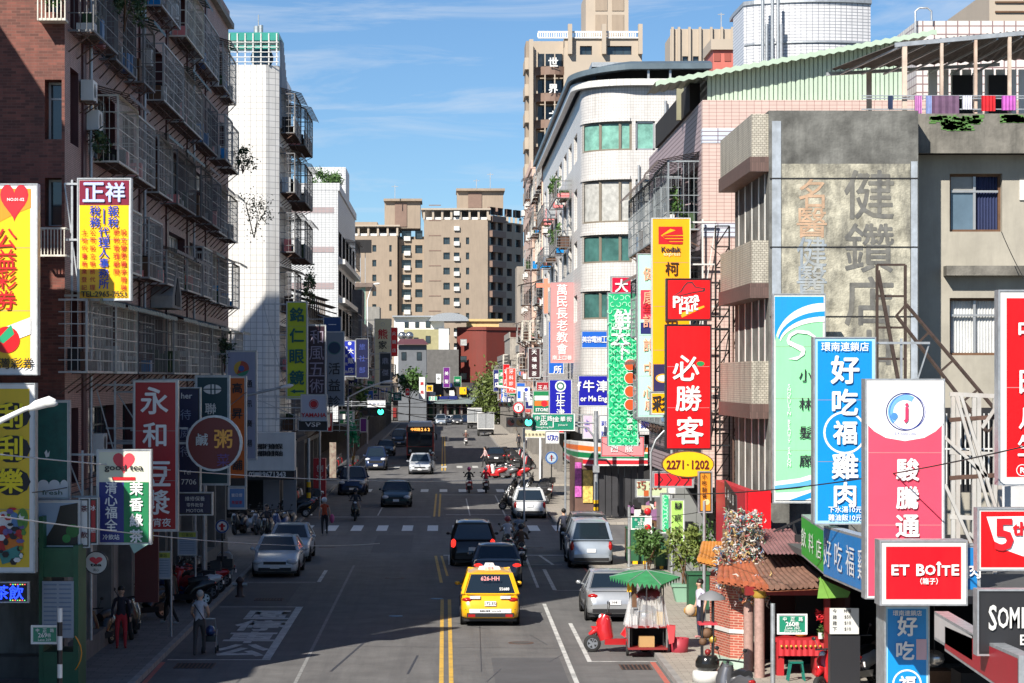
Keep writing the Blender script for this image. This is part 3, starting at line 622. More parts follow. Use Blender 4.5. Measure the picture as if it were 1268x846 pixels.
for (pa, pb, y_, h_, lb) in ((385, 412, 192, 1.9, 'dense bush on the grey tile roof, left clump'), (405, 424, 194, 1.5, 'bush spilling over the street edge of the grey tile roof')):
    t = thing('roof_shrub', lb, 'shrub', (PX((pa+pb)/2, y_), y_, z_t)); f = MB(); cx = PX((pa+pb)/2, y_); 
    foliage(f, (cx, y_+.6, z_t+.95), ((PX(pb, y_)-PX(pa, y_))/2+.2, 1.3, h_*.55), 900, .12, LEAF, R, 12); f.build('foliage', t)
    s = MB(BRN)
    for k in range(5): s.tube([(cx+R.uniform(-.3, .3), y_+.5, z_t), (cx+R.uniform(-.8, .8), y_+.6, z_t+1.3)], [.04, .015], 5)
    s.build('stem', t)
# further rows
rh = [(228, 243, 13.8, (.30, .30, .28)), (243.5, 262, 12.4, (.25, .22, .2)), (262.5, 285, 12.9, (.34, .33, .30)), (285.5, 318, 11.6, (.26, .17, .14)), (318.5, 350, 12.0, (.36, .34, .30)), (350.5, 386, 10.4, (.28, .27, .25))]
ll = ['grey shop house with dark window cages next to the grey tiled building', 'brown stained shop house below the teal rooftop shed', 'pale concrete shop house with bare side wall, left row', 'reddish shop house in the middle of the far left row', 'cream shop house near the far end of the left row', 'last grey shop house before the far crossing on the left']
for (a, b, z, c), lb in zip(rh, ll):
    t = rowhouse('shop_house', lb, 'E', -8.8, a, b, z, mat('render_%d' % a, c, .8, var=.2, grime=.5), cagep=.55, depth=10, cat='shop house')
a_ = MB(mat('teal_corrugated', (.25, .42, .35), .5, var=.1))
t = thing('rooftop_shed', 'pale green corrugated shed standing on a left shop house roof', 'shed', (-11, 262, 12.9))
xs = [PX(432, 263), PX(453, 263)]
for i in range(10): x = xs[0]+(xs[1]-xs[0])*i/10; a_.box(x, x+(xs[1]-xs[0])/10-.01, 262+.05*(i % 2), 262.3, 12.9, PZ(362, 263)+i*.06)
a_.build('wall', t); a_ = MB(RAWN); a_.box(xs[0]-.3, xs[1]+.8, 261.5, 275, PZ(356, 263), PZ(351, 263)); a_.build('roof', t)
# small leaning trees / plants on the left side
def tree(name, label, x, y, h, rad, n, leaf, m, trunk=.12, z0=.13, cat='tree', rnd=R, low=.45, cl=10, group=None):
    t = thing(name, label, cat, (x, y, z0), group=group); s = MB(BRN)
    s.tube([(x, y, z0), (x+.05, y, z0+h*low), (x-.05, y, z0+h*.75)], [trunk, trunk*.75, trunk*.35], 8)
    for k in range(6):
        a = rnd.uniform(0, 6.28); s.tube([(x, y, z0+h*(low-.1+.06*k)), (x+math.cos(a)*rad[0]*.6, y+math.sin(a)*rad[1]*.6, z0+h*(low+.15+.07*k))], [trunk*.45, trunk*.12], 5)
    s.build('trunk', t); f = MB(); foliage(f, (x, y, z0+h-rad[2]), rad, n, leaf, m, rnd, cl); f.build('crown', t); return t
tree('street_tree', 'small shaded street tree on the left below the blue shop signs', -7.9, 205, 6.6, (1.4, 1.8, 1.7), 1100, .2, LEAF, cl=9)
tree('street_tree', 'leafy tree before the dome roofed house, left of the far road', PX(507, 372), 372, 9.2, (2.4, 2.6, 2.3), 1300, .3, LEAF, cl=12)
# climbers and branches on the brown block's cages
def hang(label, x, y, z, rad, n, m=LEAFD, leaf=.07, cl=9):
    f = MB(); foliage(f, (x, y, z), rad, n, leaf, m, R, cl); s = MB(BRN)
    t = thing('balcony_plant', label, 'plant', (x, y, z-rad[2])); f.build('foliage', t)
    for k in range(4): s.tube([(x-.1, y, z-rad[2]), (x+R.uniform(-.5, .5)*rad[0], y+R.uniform(-.5, .5)*rad[1], z+rad[2]*.5)], [.02, .008], 4)
    s.build('stem', t)
hang('creeper trailing through the long topmost cage of the brown block', -8.36, 62.71, 17.62, (.35, 2.8, 1.1), 1500)
hang('bare twiggy branch reaching out from the far end cage', -7.71, 97.08, 14.09, (1.0, 1.2, 1.0), 420, LEAFD, .06, 14)
hang('dark drooping plant on the upper far end cage', -8.18, 97.08, 16.32, (.6, .9, .6), 420)
hang('pot plants on the little window guard at the top left', -9.45, 57.0, 16.5, (.35, .15, .3), 220, LEAF, .05)
hang('plants packed behind the cage above the tax office sign', -8.83, 61.31, 13.44, (.25, 1.4, .4), 400)
hang('shaggy plant at the end of the green awning row', -8.36, 91.04, 8.33, (.4, 1.8, .7), 500)
hang('dark creeper on the side cages of the white tiled building', XR+1.0, 131, 12.2, (.5, 1.6, 1.4), 500, LEAFD, .1)
# ================================================================ right side
XF = 8.68
CW = mat('weathered_grey_wall', (.14, .14, .13), .9, var=.6, scale=1.1, bump=.5, grime=.7, stain=(.05, .05, .048))
CWL = mat('weathered_cream_wall', (.38, .36, .285), .9, var=.6, scale=1.9, bump=.6, grime=1.0, stain=(.07, .07, .068), gmap=(1.4, 1.4, .5)); BLUW = mat('faded_blue_paint', (.33, .37, .42), .9, var=.25, scale=3, grime=.5, stain=(.18, .18, .17))
cb = thing('concrete_building', 'weathered concrete building with a faded painted advertisement on its side wall', 'building', (XF, 64, 0))
W0, W1 = XF, PX(1137, 64); ZT = PZ(137, 64)
c_ = MB(CW); c_.box(W0, W1, 64, 71.5, .13, ZT); c_.build('wall', cb)
# the painted field: primer, faded blue edges and the ghost of two columns of characters
c_ = MB(CWL); c_.box(PX(968, 63.99), PX(1127, 63.99), 63.985, 64.0, 6.6, PZ(203, 64)); c_.build('paint_field', cb)
c_ = MB(BLUW); c_.box(PX(956, 64), PX(967, 64), 63.98, 64.0, 6.6, PZ(150, 64)); c_.box(PX(1128, 64), PX(1136, 64), 63.98, 64.0, 6.6, PZ(200, 64)); c_.build('paint_stripe', cb)
GH = mat('ghost_lettering_grey', (.12, .12, .115), .9, var=.4, scale=4, grime=.35, stain=(.30, .28, .22)); GHB = mat('ghost_lettering_blue', (.26, .30, .34), .9, var=.35, scale=4, grime=.6, stain=(.45, .42, .33)); GHO = mat('ghost_lettering_orange', (.45, .30, .20), .9, var=.3, scale=4, grime=.6, stain=(.3, .27, .2))
t_ = MB()
for i, ch in enumerate('健鑽店中'): text_mb(t_, ch, PX(1076, 64), PZ(241+i*66, 64), 1.3, GH, bold=.02, y=63.979)
for i, (ch, m) in enumerate((('名', GHO), ('醫', GHO), ('健', GHB), ('醫', GHB))): text_mb(t_, ch, PX(1005, 64), PZ(240+i*36, 64), .78, m, bold=.02, y=63.979)
t_.build('faded_lettering', cb)
c_ = MB(DRK)
for y_ in (221, 306, 392): c_.box(W0+.02, W1-.02, 63.965, 63.983, PZ(y_, 64)-.015, PZ(y_, 64)+.015)
c_.build('wall_joint', cb)
# street face with white tiled parapets and grilled windows
WT3 = mat('cream_small_tile', (.44, .41, .34), .5, tile=(.11, .06, .008, (.20, .18, .15), .5), var=.12, grime=.65); BT3 = mat('brown_strip_tile', (.11, .065, .055), .6, tile=(.06, .24, .006, (.08, .05, .04), 0), var=.2)
fl = [(13.9, 14.65), (10.6, 11.9), (7.2, 8.5), (4.4, 5.4)]
w_ = MB(); wz = [(11.95, 13.2), (8.55, 10.0), (5.4, 6.9)]
ops = skin(w_, 'W', XF+.25, 64.05, 71.5, 3.8, 14.6, [(64.6, 65.9), (66.1, 67.4), (67.6, 68.9), (69.1, 70.4)], [(11.6, 13.3), (8.2, 9.9), (5.0, 6.6)], .3, BT3); w_.build('street_wall', cb); windows(cb, 'W', XF+.25, ops, .3, 'curtain')
for zc in (13.35, 9.95, 6.7):
    a_ = MB(WT3); a_.box(XF-.45, XF+.24, 64.1, 71.4, zc, zc+1.15); a_.box(XF-.5, XF+.24, 64.05, 71.45, zc-.4, zc-.001, BT3); a_.build('balcony_parapet', cb)
for y in (64.75, 66, 67.5, 69, 70.5):
    a_ = MB(OFFW); a_.box(XF-.02, XF+.24, y-.07, y+.07, 4.2, 13.3); a_.build('fin', cb)
# right-hand part, set back
RB = thing('grey_side_building', 'cream rendered block with mossy parapet and curtained windows at the right edge', 'building', (14, 65.5, 0))
REN = mat('cream_render', (.36, .335, .28), .9, var=.18, scale=.6, bump=.15, grime=.6, stain=(.25, .23, .2)); MOSS = mat('mossy_parapet', (.16, .15, .13), .9, var=.45, scale=1.2, bump=.4, grime=.7, stain=(.04, .04, .035))
xr0 = W1+.01; Y2 = 65.6
w_ = MB(); hs = [(PX(1176, Y2), PX(1241, Y2), PZ(287, Y2), PZ(215, Y2)), (PX(1176, Y2), PX(1241, Y2), PZ(440, Y2), PZ(369, Y2))]
cols = [hs[0][:2]]; rws = [(hs[1][2], hs[1][3]), (hs[0][2], hs[0][3])]
ops = skin(w_, 'S', Y2, xr0, 24, .13, PZ(192, Y2), cols, rws, .3, REN, holes=hs); w_.build('wall', RB)
for (a, b, c, d), st in zip(hs, ('blue', 'curtain')):
    f = MB(OFFW); t = .07; f.box(a, b, Y2+.2, Y2+.27, c, c+t, BRN); f.box(a, b, Y2+.2, Y2+.27, d-t, d, BRN); f.box(a, a+t, Y2+.201, Y2+.269, c+t, d-t, BRN); f.box(b-t, b, Y2+.201, Y2+.269, c+t, d-t, BRN)
    m = (a+b)/2; zt = c+(d-c)*.7; f.box(m-.035, m+.035, Y2+.19, Y2+.25, c+t, d-t, ALU); f.box(a+t, b-t, Y2+.18, Y2+.24, zt-.03, zt+.03, ALU)
    wo_ = f.build('window', RB)
    bc = mat('navy_curtain', (.02, .03, .09), .7, var=.2) if st == 'blue' else mat('lace_curtain', (.55, .56, .56), .7, var=.15)
    for i, (p0, p1, q0, q1) in enumerate(((a+t, m, c+t, zt), (m, b-t, c+t, zt), (a+t, m, zt, d-t), (m, b-t, zt, d-t))):
        g = MB(mat('frosted_pane', (.10, .15, .20), .15, var=.15) if (st == 'blue' and i == 0) else mat('grey_pane', (.25, .25, .24), .3, var=.2) if (st == 'blue' and i == 2) else bc)
        if g.mats[0] is bc:
            n = 16
            for k in range(n): x0, x1 = p0+(p1-p0)*k/n, p0+(p1-p0)*(k+1)/n; g.face([(x0, Y2+.30+.04*(k % 2), q0), (x1, Y2+.30+.04*((k+1) % 2), q0), (x1, Y2+.30+.04*((k+1) % 2), q1), (x0, Y2+.30+.04*(k % 2), q1)])
            g.build('curtain', wo_)
        else: g.face([(p0, Y2+.24, q0), (p1, Y2+.24, q0), (p1, Y2+.24, q1), (p0, Y2+.24, q1)]); g.build('pane', wo_)
c_ = MB(REN); c_.box(xr0, 24, Y2+.6, 74, .1, ZT-.4); c_.build('wall_core', RB)
c_ = MB(MOSS); c_.box(xr0, 24, Y2-.75, Y2-.5, PZ(192, Y2)-.02, PZ(141, 64.9)); c_.box(xr0, 24, Y2-.5, Y2+.7, PZ(192, Y2)+.05, PZ(192, Y2)+.25); c_.build('parapet', RB)
c_ = MB(mat('moss_green', (.10, .22, .06), .95, var=.3, scale=5)); rr = random.Random(4)
for x0_, x1_, y0_, y1_ in ((1150, 1212, 143, 152), (1238, 1266, 143, 150), (1165, 1200, 150, 160)):
    for k in range(60):
        x = PX(rr.uniform(x0_, x1_), 64.8); z = PZ(rr.uniform(y0_, y1_), 64.8); c_.box(x, x+rr.uniform(.05, .22), Y2-.765, Y2-.749, z-.05, z+rr.uniform(0, .04))
c_.build('moss', RB, kind='stuff')
c_ = MB(MOSS); c_.box(PX(1168, Y2), 24, Y2-.45, Y2-.002, PZ(342, Y2), PZ(330, Y2)); c_.build('ledge', RB)
c_ = MB(OFFW); c_.box(PX(1262, Y2), PX(1290, Y2), Y2-.05, Y2-.002, PZ(248, Y2), PZ(223, Y2)); c_.build('wall_vent', RB)
# rooftop shelter with laundry
rs = thing('rooftop_shelter', 'corrugated roof shelter on rusty posts with laundry below, top right', 'shelter', (15, 68, ZT))
RT = mat('dark_corrugated_roof', (.10, .085, .075), .8, var=.3, scale=2)
zf_, zb_ = PZ(45, 66), PZ(85, 66)
YS0, YS1 = 66.0, 72.0
c_ = MB(RT); n = 46
XA, XB = PX(1066, 70), PX(1300, 66)
for i in range(n):
    u0, u1 = i/n, (i+1)/n
    def rp(u, v): return (PX(1112, 66)+(XB-PX(1112, 66))*u if v == 0 else PX(1066, 66)+(XB+1-PX(1066, 66))*u, YS0 if v == 0 else YS1, (PZ(54-18*u, 66) if v == 0 else PZ(88-14*u, 72)+.0)+.05*(round(u*n) % 2))
    c_.face([rp(u0, 0), rp(u1, 0), rp(u1, 1), rp(u0, 1)])
c_.build('roof', rs)
c_ = MB(GAL); c_.bar((PX(1108, 66), 66, PZ(56, 66)), (XB, 66, PZ(38, 66)), .12); c_.bar((PX(1066, 66), 72, PZ(92, 72)), (XB, 72, PZ(80, 72)), .1)
for i in range(7): x = PX(1115+i*30, 66); c_.bar((x, 66, PZ(56-i*2.5, 66)-.05), (x-.7, 72, PZ(90, 72)-.05), .05)
c_.build('roof_beam', rs)
POST = mat('rusted_white_post', (.50, .40, .33), .7, var=.3, scale=2, grime=.4, stain=(.35, .14, .05))
for px_, ww in ((1120, .13), (1166, .08), (1208, .08), (1250, .09)):
    c_ = MB(POST); x = PX(px_, 66); c_.box(x-ww/2, x+ww/2, 65.95, 66.05, ZT-.1, PZ(56-(px_-1112)*.09, 66)-.05); c_.build('post', rs)
c_ = MB(POST); x = PX(1076, 71.5); c_.box(x-.07, x+.07, 71.4, 71.55, ZT-.1, PZ(92, 72)); c_.build('post', rs)
c_ = MB(OFFW)
for i in range(9): x = PX(1150+i*14, 71.8); c_.box(x, x+.26, 71.8, 71.9, ZT, PZ(86, 71.8))
c_.box(PX(1150, 71.8), PX(1270, 71.8), 71.82, 71.88, ZT, ZT+.6); c_.build('back_wall', rs)
c_ = MB(DRK); c_.box(PX(1180, 71.7), PX(1205, 71.7), 71.7, 71.78, ZT+.1, PZ(93, 71.7)); c_.box(PX(1225, 71.7), PX(1252, 71.7), 71.7, 71.78, ZT+.1, PZ(93, 71.7)); c_.build('door', rs)
c_ = MB(GAL); 
for z in (ZT+.25, ZT+.55, ZT+.62): c_.bar((PX(1066, 66), 65.9, z), (PX(1268, 66), 65.9, z), .03)
c_.build('rail', rs)
for px_, w_2, h_2, cc, lb in ((1133, 9, 22, (.45, .18, .42), 'flowered pink and violet shirt hanging from the roof rail'), (1147, 7, 24, (.25, .32, .55), 'blue and white garment on the roof rail'), (1154, 34, 26, (.13, .07, .13), 'wide dark purple sheet drying under the roof shelter'), (1192, 12, 17, (.55, .55, .62), 'pale grey shirt hanging in front of the purple sheet'), (1216, 17, 19, (.55, .01, .02), 'bright red cloth drying on the roof rail'), (1241, 17, 18, (.45, .10, .42), 'magenta towel drying at the right end of the roof rail'), (1100, 6, 16, (.03, .05, .12), 'dark blue trousers hanging at the left of the roof rail')):
    c_ = MB(flat('cloth_%d' % px_, cc, .85, var=.25, scale=5)); n = 8; zt = ZT+.62; x0 = PX(px_, 65.8); x1 = PX(px_+w_2, 65.8)
    for k in range(n):
        a, b = x0+(x1-x0)*k/n, x0+(x1-x0)*(k+1)/n; ya, yb = 65.84+.03*(k % 2), 65.84+.03*((k+1) % 2); zb = ZT+.62-h_2*66/F
        c_.face([(a, ya, zb), (b, yb, zb), (b, yb, zt), (a, ya, zt)]); c_.face([(a, ya+.03, zb), (a, ya+.03, zt), (b, yb+.03, zt), (b, yb+.03, zb)])
    tag(c_.build('laundry', loc=(x0, 65.85, ZT)), lb, 'laundry', 'washing hung out on the roof')
# ---------------------------------------------------------------- pink gridded building with the green metal roof storey
YP = 76.0; XP = PX(870, YP)
pb = thing('pink_tile_building', 'pink gridded tile building carrying a green sheet-metal roof storey', 'building', (XP, YP, 0))
PGT = mat('pink_grid_tile', (.56, .43, .385), .45, tile=(.24, .115, .006, (.26, .11, .10), 0), var=.05); BBT = mat('pale_blue_band_tile', (.52, .57, .66), .45, tile=(.62, .14, .014, (.16, .10, .12), 0), var=.05)
MAUV = mat('mauve_grooved_tile', (.38, .30, .33), .5, tile=(9, .16, .02, (.12, .08, .09), 0), var=.05)
c_ = MB(PGT); c_.box(XP+.3, 24, YP, 92, 3.9, PZ(124, YP)); 
c_.box(XP, XP+.3, YP, YP+.4, 3.9, PZ(124, YP)); c_.build('wall', pb)
for y_ in (168, 285): c_ = MB(BBT); c_.box(XP-.012, 20, YP-.02, YP+.41, PZ(y_+9, YP), PZ(y_-9, YP)); c_.build('band', pb)
w_ = MB(); zt = PZ(124, YP); yf = 96
rws = [(12.4, 14.3), (9.2, 11.1), (6.0, 7.8)]; ops = skin(w_, 'W', XP, YP+.4, yf, 3.9, zt, [(77.5, 81.5), (83, 87.5), (89, 94.5)], rws, .25, MAUV); w_.build('street_wall', pb); windows(pb, 'W', XP, ops, .25, 'dark')
c_ = MB(MAUV); c_.box(XP+.3, 20, 92, yf-.01, 3.9, zt); c_.build('rear_wall', pb)
PC = mat('painted_cage', (.25, .28, .30), .5, .3, var=.3)
for z, dd in ((12.2, 1.0), (9.0, .9), (5.8, .8)):
    cage(pb, 'W', XP, 77.0, 82.2, z, z+2.2, dd, PC, RAWN, rnd=cr_, bar=.17); cage(pb, 'W', XP, 83.0, 94.8, z, z+2.2, dd*.9, PC, RAWN, rnd=cr_, bar=.17)
hang('green pot plants inside the cage of the pink tiled building', XP-.7, 77.2, 13.0, (.25, .4, .6), 260, LEAF, .07)
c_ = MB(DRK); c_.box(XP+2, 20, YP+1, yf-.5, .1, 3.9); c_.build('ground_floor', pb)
# green roof storey
GS = mat('green_corrugated_sheet', (.42, .53, .42), .45, var=.06, scale=1.5, grime=.12); gs = thing('roof_storey', 'light green corrugated metal roof storey on top of the pink building', 'roof storey', (XP, YP, zt))
YG = 77.0; zg = zt+.003
def roofz(px): return PZ(95-(px-840)*.179, YG)
ribs = MB(GS); n = 44; xa, xb = PX(876, YG), PX(1118, YG)
c_ = MB(GS); c_.face([(xa, YG+.06, zg), (xb, YG+.06, zg), (xb, YG+.06, PZ(95-(1118-840)*.179, YG)-.05), (xa, YG+.06, PZ(95-36*.179, YG)-.05)]); c_.build('sheet_wall', gs)
rm = None
for i in range(n):
    u = i/n; px_ = 876+(1118-876)*u; x = PX(px_, YG); z1 = PZ(95-(px_-840)*.179, YG)-.1
    r_ = MB(GS); r_.box(x, x+(xb-xa)/n-.035, YG, YG+.05, zg, z1); r_.build('panel', gs)
c_ = MB(GS)
for k in range(60):
    u = k/60; p0 = 812+(1160-812)*u; p1 = 812+(1160-812)*(u+1/60)
    z0, z1 = PZ(101-(p0-812)*.183, YG-.6), PZ(101-(p1-812)*.183, YG-.6); x0, x1 = PX(p0, YG-.6), PX(p1, YG-.6); o = .05*(k % 2); o2 = .05-o
    c_.face([(x0, YG-.6, z0+o), (x1, YG-.6, z1+o2), (x1, YG+(3.2 if p0 < 868 else 16), z1+o2), (x0, YG+(3.2 if p0 < 868 else 16), z0+o)]); c_.face([(x0, YG-.6, z0-.16+o), (x1, YG-.6, z1-.16+o2), (x1, YG-.6, z1+o2), (x0, YG-.6, z0+o)])
c_.build('roof', gs)
c_ = MB(DRK); c_.box(XP-.1, PX(875, YG), YG+2, YG+15, zg, zg+.9); c_.build('dark_shade_slab', gs)  # solid near-black slab; the shade under the roof is put into its colour
c_ = MB(mat('olive_post', (.25, .24, .16), .7)); x = PX(842, 82); c_.box(x-.12, x+.12, 81.9, 82.1, zg, zg+1.5); c_.bar((PX(868, 78), 78, zg+.9), (PX(897, 78), 78.5, zg+.75), .03); c_.build('post', gs)
# ---------------------------------------------------------------- rounded white building
WT4 = mat('white_small_grid_tile', (.62, .60, .58), .4, tile=(.155, .155, .009, (.33, .32, .32), 0), var=.06, grime=.35, stain=(.25, .23, .21))
YR = 130; xl = 7.5; rc = 2.6
wr = thing('rounded_white_building', 'white tiled building with a rounded corner and green glazed strip windows', 'building', (xl, YR, 0))
PZR = lambda y_: PZ(y_, YR)
nseg = 14; arc = [(xl+rc-rc*math.cos(math.pi/2*i/nseg), YR+rc-rc*math.sin(math.pi/2*i/nseg)) for i in range(nseg+1)]
XR1 = PX(880, YR)
bands = [(620, 504), (468, 395), (360, 323), (289, 236 ), (219, 186), (148, 108)]
wins = [(395, 360), (323, 289), (219+17, 219), (186, 148)]
c_ = MB(WT4)
prof = [(xl, 184)] + arc + [(XR1, YR)]
def wall_band(mb, z0, z1, out=0.0, m=WT4):
    mb.use(m)
    for a, b in zip(arc[:-1], arc[1:]): mb.face([(a[0], a[1], z0), (b[0], b[1], z0), (b[0], b[1], z1), (a[0], a[1], z1)])
    mb.face([(arc[-1][0], YR, z0), (XR1, YR, z0), (XR1, YR, z1), (arc[-1][0], YR, z1)])
for y0_, y1_ in ((700, 395), (361, 323), (289, 275+0), (221, 186), (148, 96)):
    pass
vis = [(186, 150), (275, 222), (325, 290), (395, 360)]   # the four window strips, as pairs bottom/top
zz = [4.3]+[v for p in vis[::-1] for v in (PZR(p[0]), PZR(p[1]))]+[PZR(106)]
for i in range(0, len(zz), 2): wall_band(c_, zz[i], zz[i+1])
c_.box(xl+.35, XR1, YR+.5+rc*.3, 183.9, 4.3, PZR(106)-.05, mat('shade_inside', (.10, .10, .10), .9)) if False else None
c_.build('wall', wr)
c_ = MB(WT4); c_.prism([(p[0]+.35, p[1]+.35) for p in arc]+[(XR1, YR+.35), (XR1, 183.8), (xl+.35, 183.8)], 'z', 4.3, PZR(107)); c_.build('wall_core', wr)
for i, (zb_y, zt_y) in enumerate(vis):
    z0, z1 = PZR(zb_y), PZR(zt_y); st = ['green', 'curtain', 'teal', 'teal'][i]; h_ = z1-z0
    f = MB(mat('bronze_frame', (.20, .17, .13), .5)); p_ = MB(win_meshes(1.0, 1.0, st)[1].materials[0])
    a0 = 3; pts = arc[a0:]
    for k in (0, len(pts)//3+1, 2*len(pts)//3+1, len(pts)-1): x, y = pts[k]; f.box(x-.07, x+.07, y+.1, y+.24, z0, z1)
    for zc in (z0, z1-.1):
        for a, b in zip(pts[:-1], pts[1:]): f.bar((a[0], a[1]+.15, zc+.05), (b[0], b[1]+.15, zc+.05), .1)
    for a, b in zip(arc[:a0], arc[1:a0+1]): f.use(WT4).face([(a[0], a[1], z0), (b[0], b[1], z0), (b[0], b[1], z1), (a[0], a[1], z1)])
    x = PX(787, YR); f.use(WT4); f.box(arc[-1][0]+.06, x, YR+.004, YR+.3, z0, z1); x2 = PX(811, YR); f.box(x2, XR1, YR+.004, YR+.3, z0, z1); f.use(ALU); f.box(x, x2, YR+.1, YR+.2, z0, z0+.1); f.box(x, x2, YR+.1, YR+.2, z1-.1, z1); f.box(x, x+.1, YR+.1, YR+.2, z0, z1); f.box(x2-.1, x2, YR+.1, YR+.2, z0, z1)
    o = f.build('strip_window', wr)
    for a, b in zip(pts[:-1], pts[1:]): p_.face([(a[0], a[1]+.2, z0+.1), (b[0], b[1]+.2, z0+.1), (b[0], b[1]+.2, z1-.1), (a[0], a[1]+.2, z1-.1)])
    p_.face([(x+.1, YR+.17, z0+.1), (x2-.1, YR+.17, z0+.1), (x2-.1, YR+.17, z1-.1), (x+.1, YR+.17, z1-.1)]); p_.build('pane', o)
    s = MB(WT4); s.smooth = False
    for a, b in zip(arc[:-1], arc[1:]): s.face([(a[0]-.05, a[1]-.08, z1+.0), (b[0]-.05, b[1]-.08, z1), (b[0]-.05, b[1]-.08, z1+.16), (a[0]-.05, a[1]-.08, z1+.16)]); s.face([(a[0]-.05, a[1]-.08, z1+.16), (b[0]-.05, b[1]-.08, z1+.16), (b[0], b[1]+.01, z1+.18), (a[0], a[1]+.01, z1+.18)]); s.face([(a[0]-.05, a[1]-.08, z1), (a[0], a[1]+.2, z1), (b[0], b[1]+.2, z1), (b[0]-.05, b[1]-.08, z1)])
    s.build('window_hood', wr)
# street face
w_ = MB(); zr_ = [(PZR(p[0]), PZR(p[1])) for p in vis[::-1]]; cls = [(136+i*6.0, 139.5+i*6.0) for i in range(8)]
ops = skin(w_, 'W', xl, YR+rc, 184, 4.3, PZR(106), cls, zr_, .3, WT4); w_.build('street_wall', wr); windows(wr, 'W', xl, ops, .3, ('std', 'dark', 'teal'))
for i, z in enumerate((PZR(289), PZR(222))):
    for a, b in ((142, 152), (160, 171)): cage(wr, 'W', xl, a, b, z-.1, z+.9, .9, DCAGE, None, bar=.35, under=False, clutter=True, rnd=cr_)
hang('red flowering pot plants on the upper balcony of the white building', xl-.8, 146, PZR(222)+1, (.4, 3.0, .8), 400, LEAF, .11)
hang('pot plants on the lower balcony of the white building', xl-.8, 146, PZR(289)+1.0, (.4, 3.0, .7), 400, LEAF, .11)
for y, z in ((155, 16), (158, 13.2), (174, 18)): ac_unit(wr, 'W', xl, y, z)
# roof edge: dark steel eave that follows the curve
SLAT = mat('slate_blue_steel', (.11, .15, .18), .5, .2, var=.15)
c_ = MB(SLAT); ze = PZR(104)
ed = [(xl, 184)] + [(xl, 160)] + arc + [(PX(760, YR), YR)]
out = [(xl-.75, 184), (xl-.75, 160)] + [(xl+rc-(rc+.75)*math.cos(math.pi/2*i/nseg), YR+rc-(rc+.75)*math.sin(math.pi/2*i/nseg)) for i in range(nseg+1)] + [(XR1, YR-.75)]
inn = [(xl+.3, 184), (xl+.3, 160)] + [(xl+rc-(rc-.3)*math.cos(math.pi/2*i/nseg), YR+rc-(rc-.3)*math.sin(math.pi/2*i/nseg)) for i in range(nseg+1)] + [(XR1, YR+.3)]
def zz_(i): return ze+.55+(i/(len(out)-1))*.5
for i in range(len(out)-1):
    a, b, c, d = out[i], out[i+1], inn[i+1], inn[i]
    c_.face([(*a, zz_(i)), (*b, zz_(i+1)), (*c, zz_(i+1)+.25), (*d, zz_(i)+.25)]); c_.face([(*a, zz_(i)-.3), (*b, zz_(i+1)-.3), (*b, zz_(i+1)), (*a, zz_(i))]); c_.face([(*a, zz_(i)-.3), (*d, zz_(i)-.25), (*c, zz_(i+1)-.25), (*b, zz_(i+1)-.3)])
c_.build('eave', wr)
c_ = MB(OFFW)
for i in range(len(out)-1):
    a, b = out[i], out[i+1]; c_.bar((a[0]+.35, a[1]+.35, ze+.05), (b[0]+.35, b[1]+.35, ze+.05), .3, .35)
c_.build('cornice', wr)
c_ = MB(GAL); c_.box(xl+.5, XR1, YR+.5, 183, ze+1.0, ze+1.25); c_.box(xl+.8, XR1, YR+.9, 183, PZR(107), ze+1.0, DRK); c_.build('roof', wr)
c_ = MB(GAL); c_.tube([(PX(824, YR-.2), YR-.2, 5), (PX(824, YR-.2), YR-.2, 22.5)], .09, 6); c_.tube([(PX(791, YR-.1), YR-.1, 5), (PX(791, YR-.1), YR-.1, 19)], .07, 6); c_.build('drainpipe', wr)
for px_ in (803, 830): c_ = MB(GAL); x = PX(px_, YR-.5); c_.box(x-.06, x+.06, YR-.5, YR-.38, ze+.1, ze+1.0); c_.build('eave_post', wr)
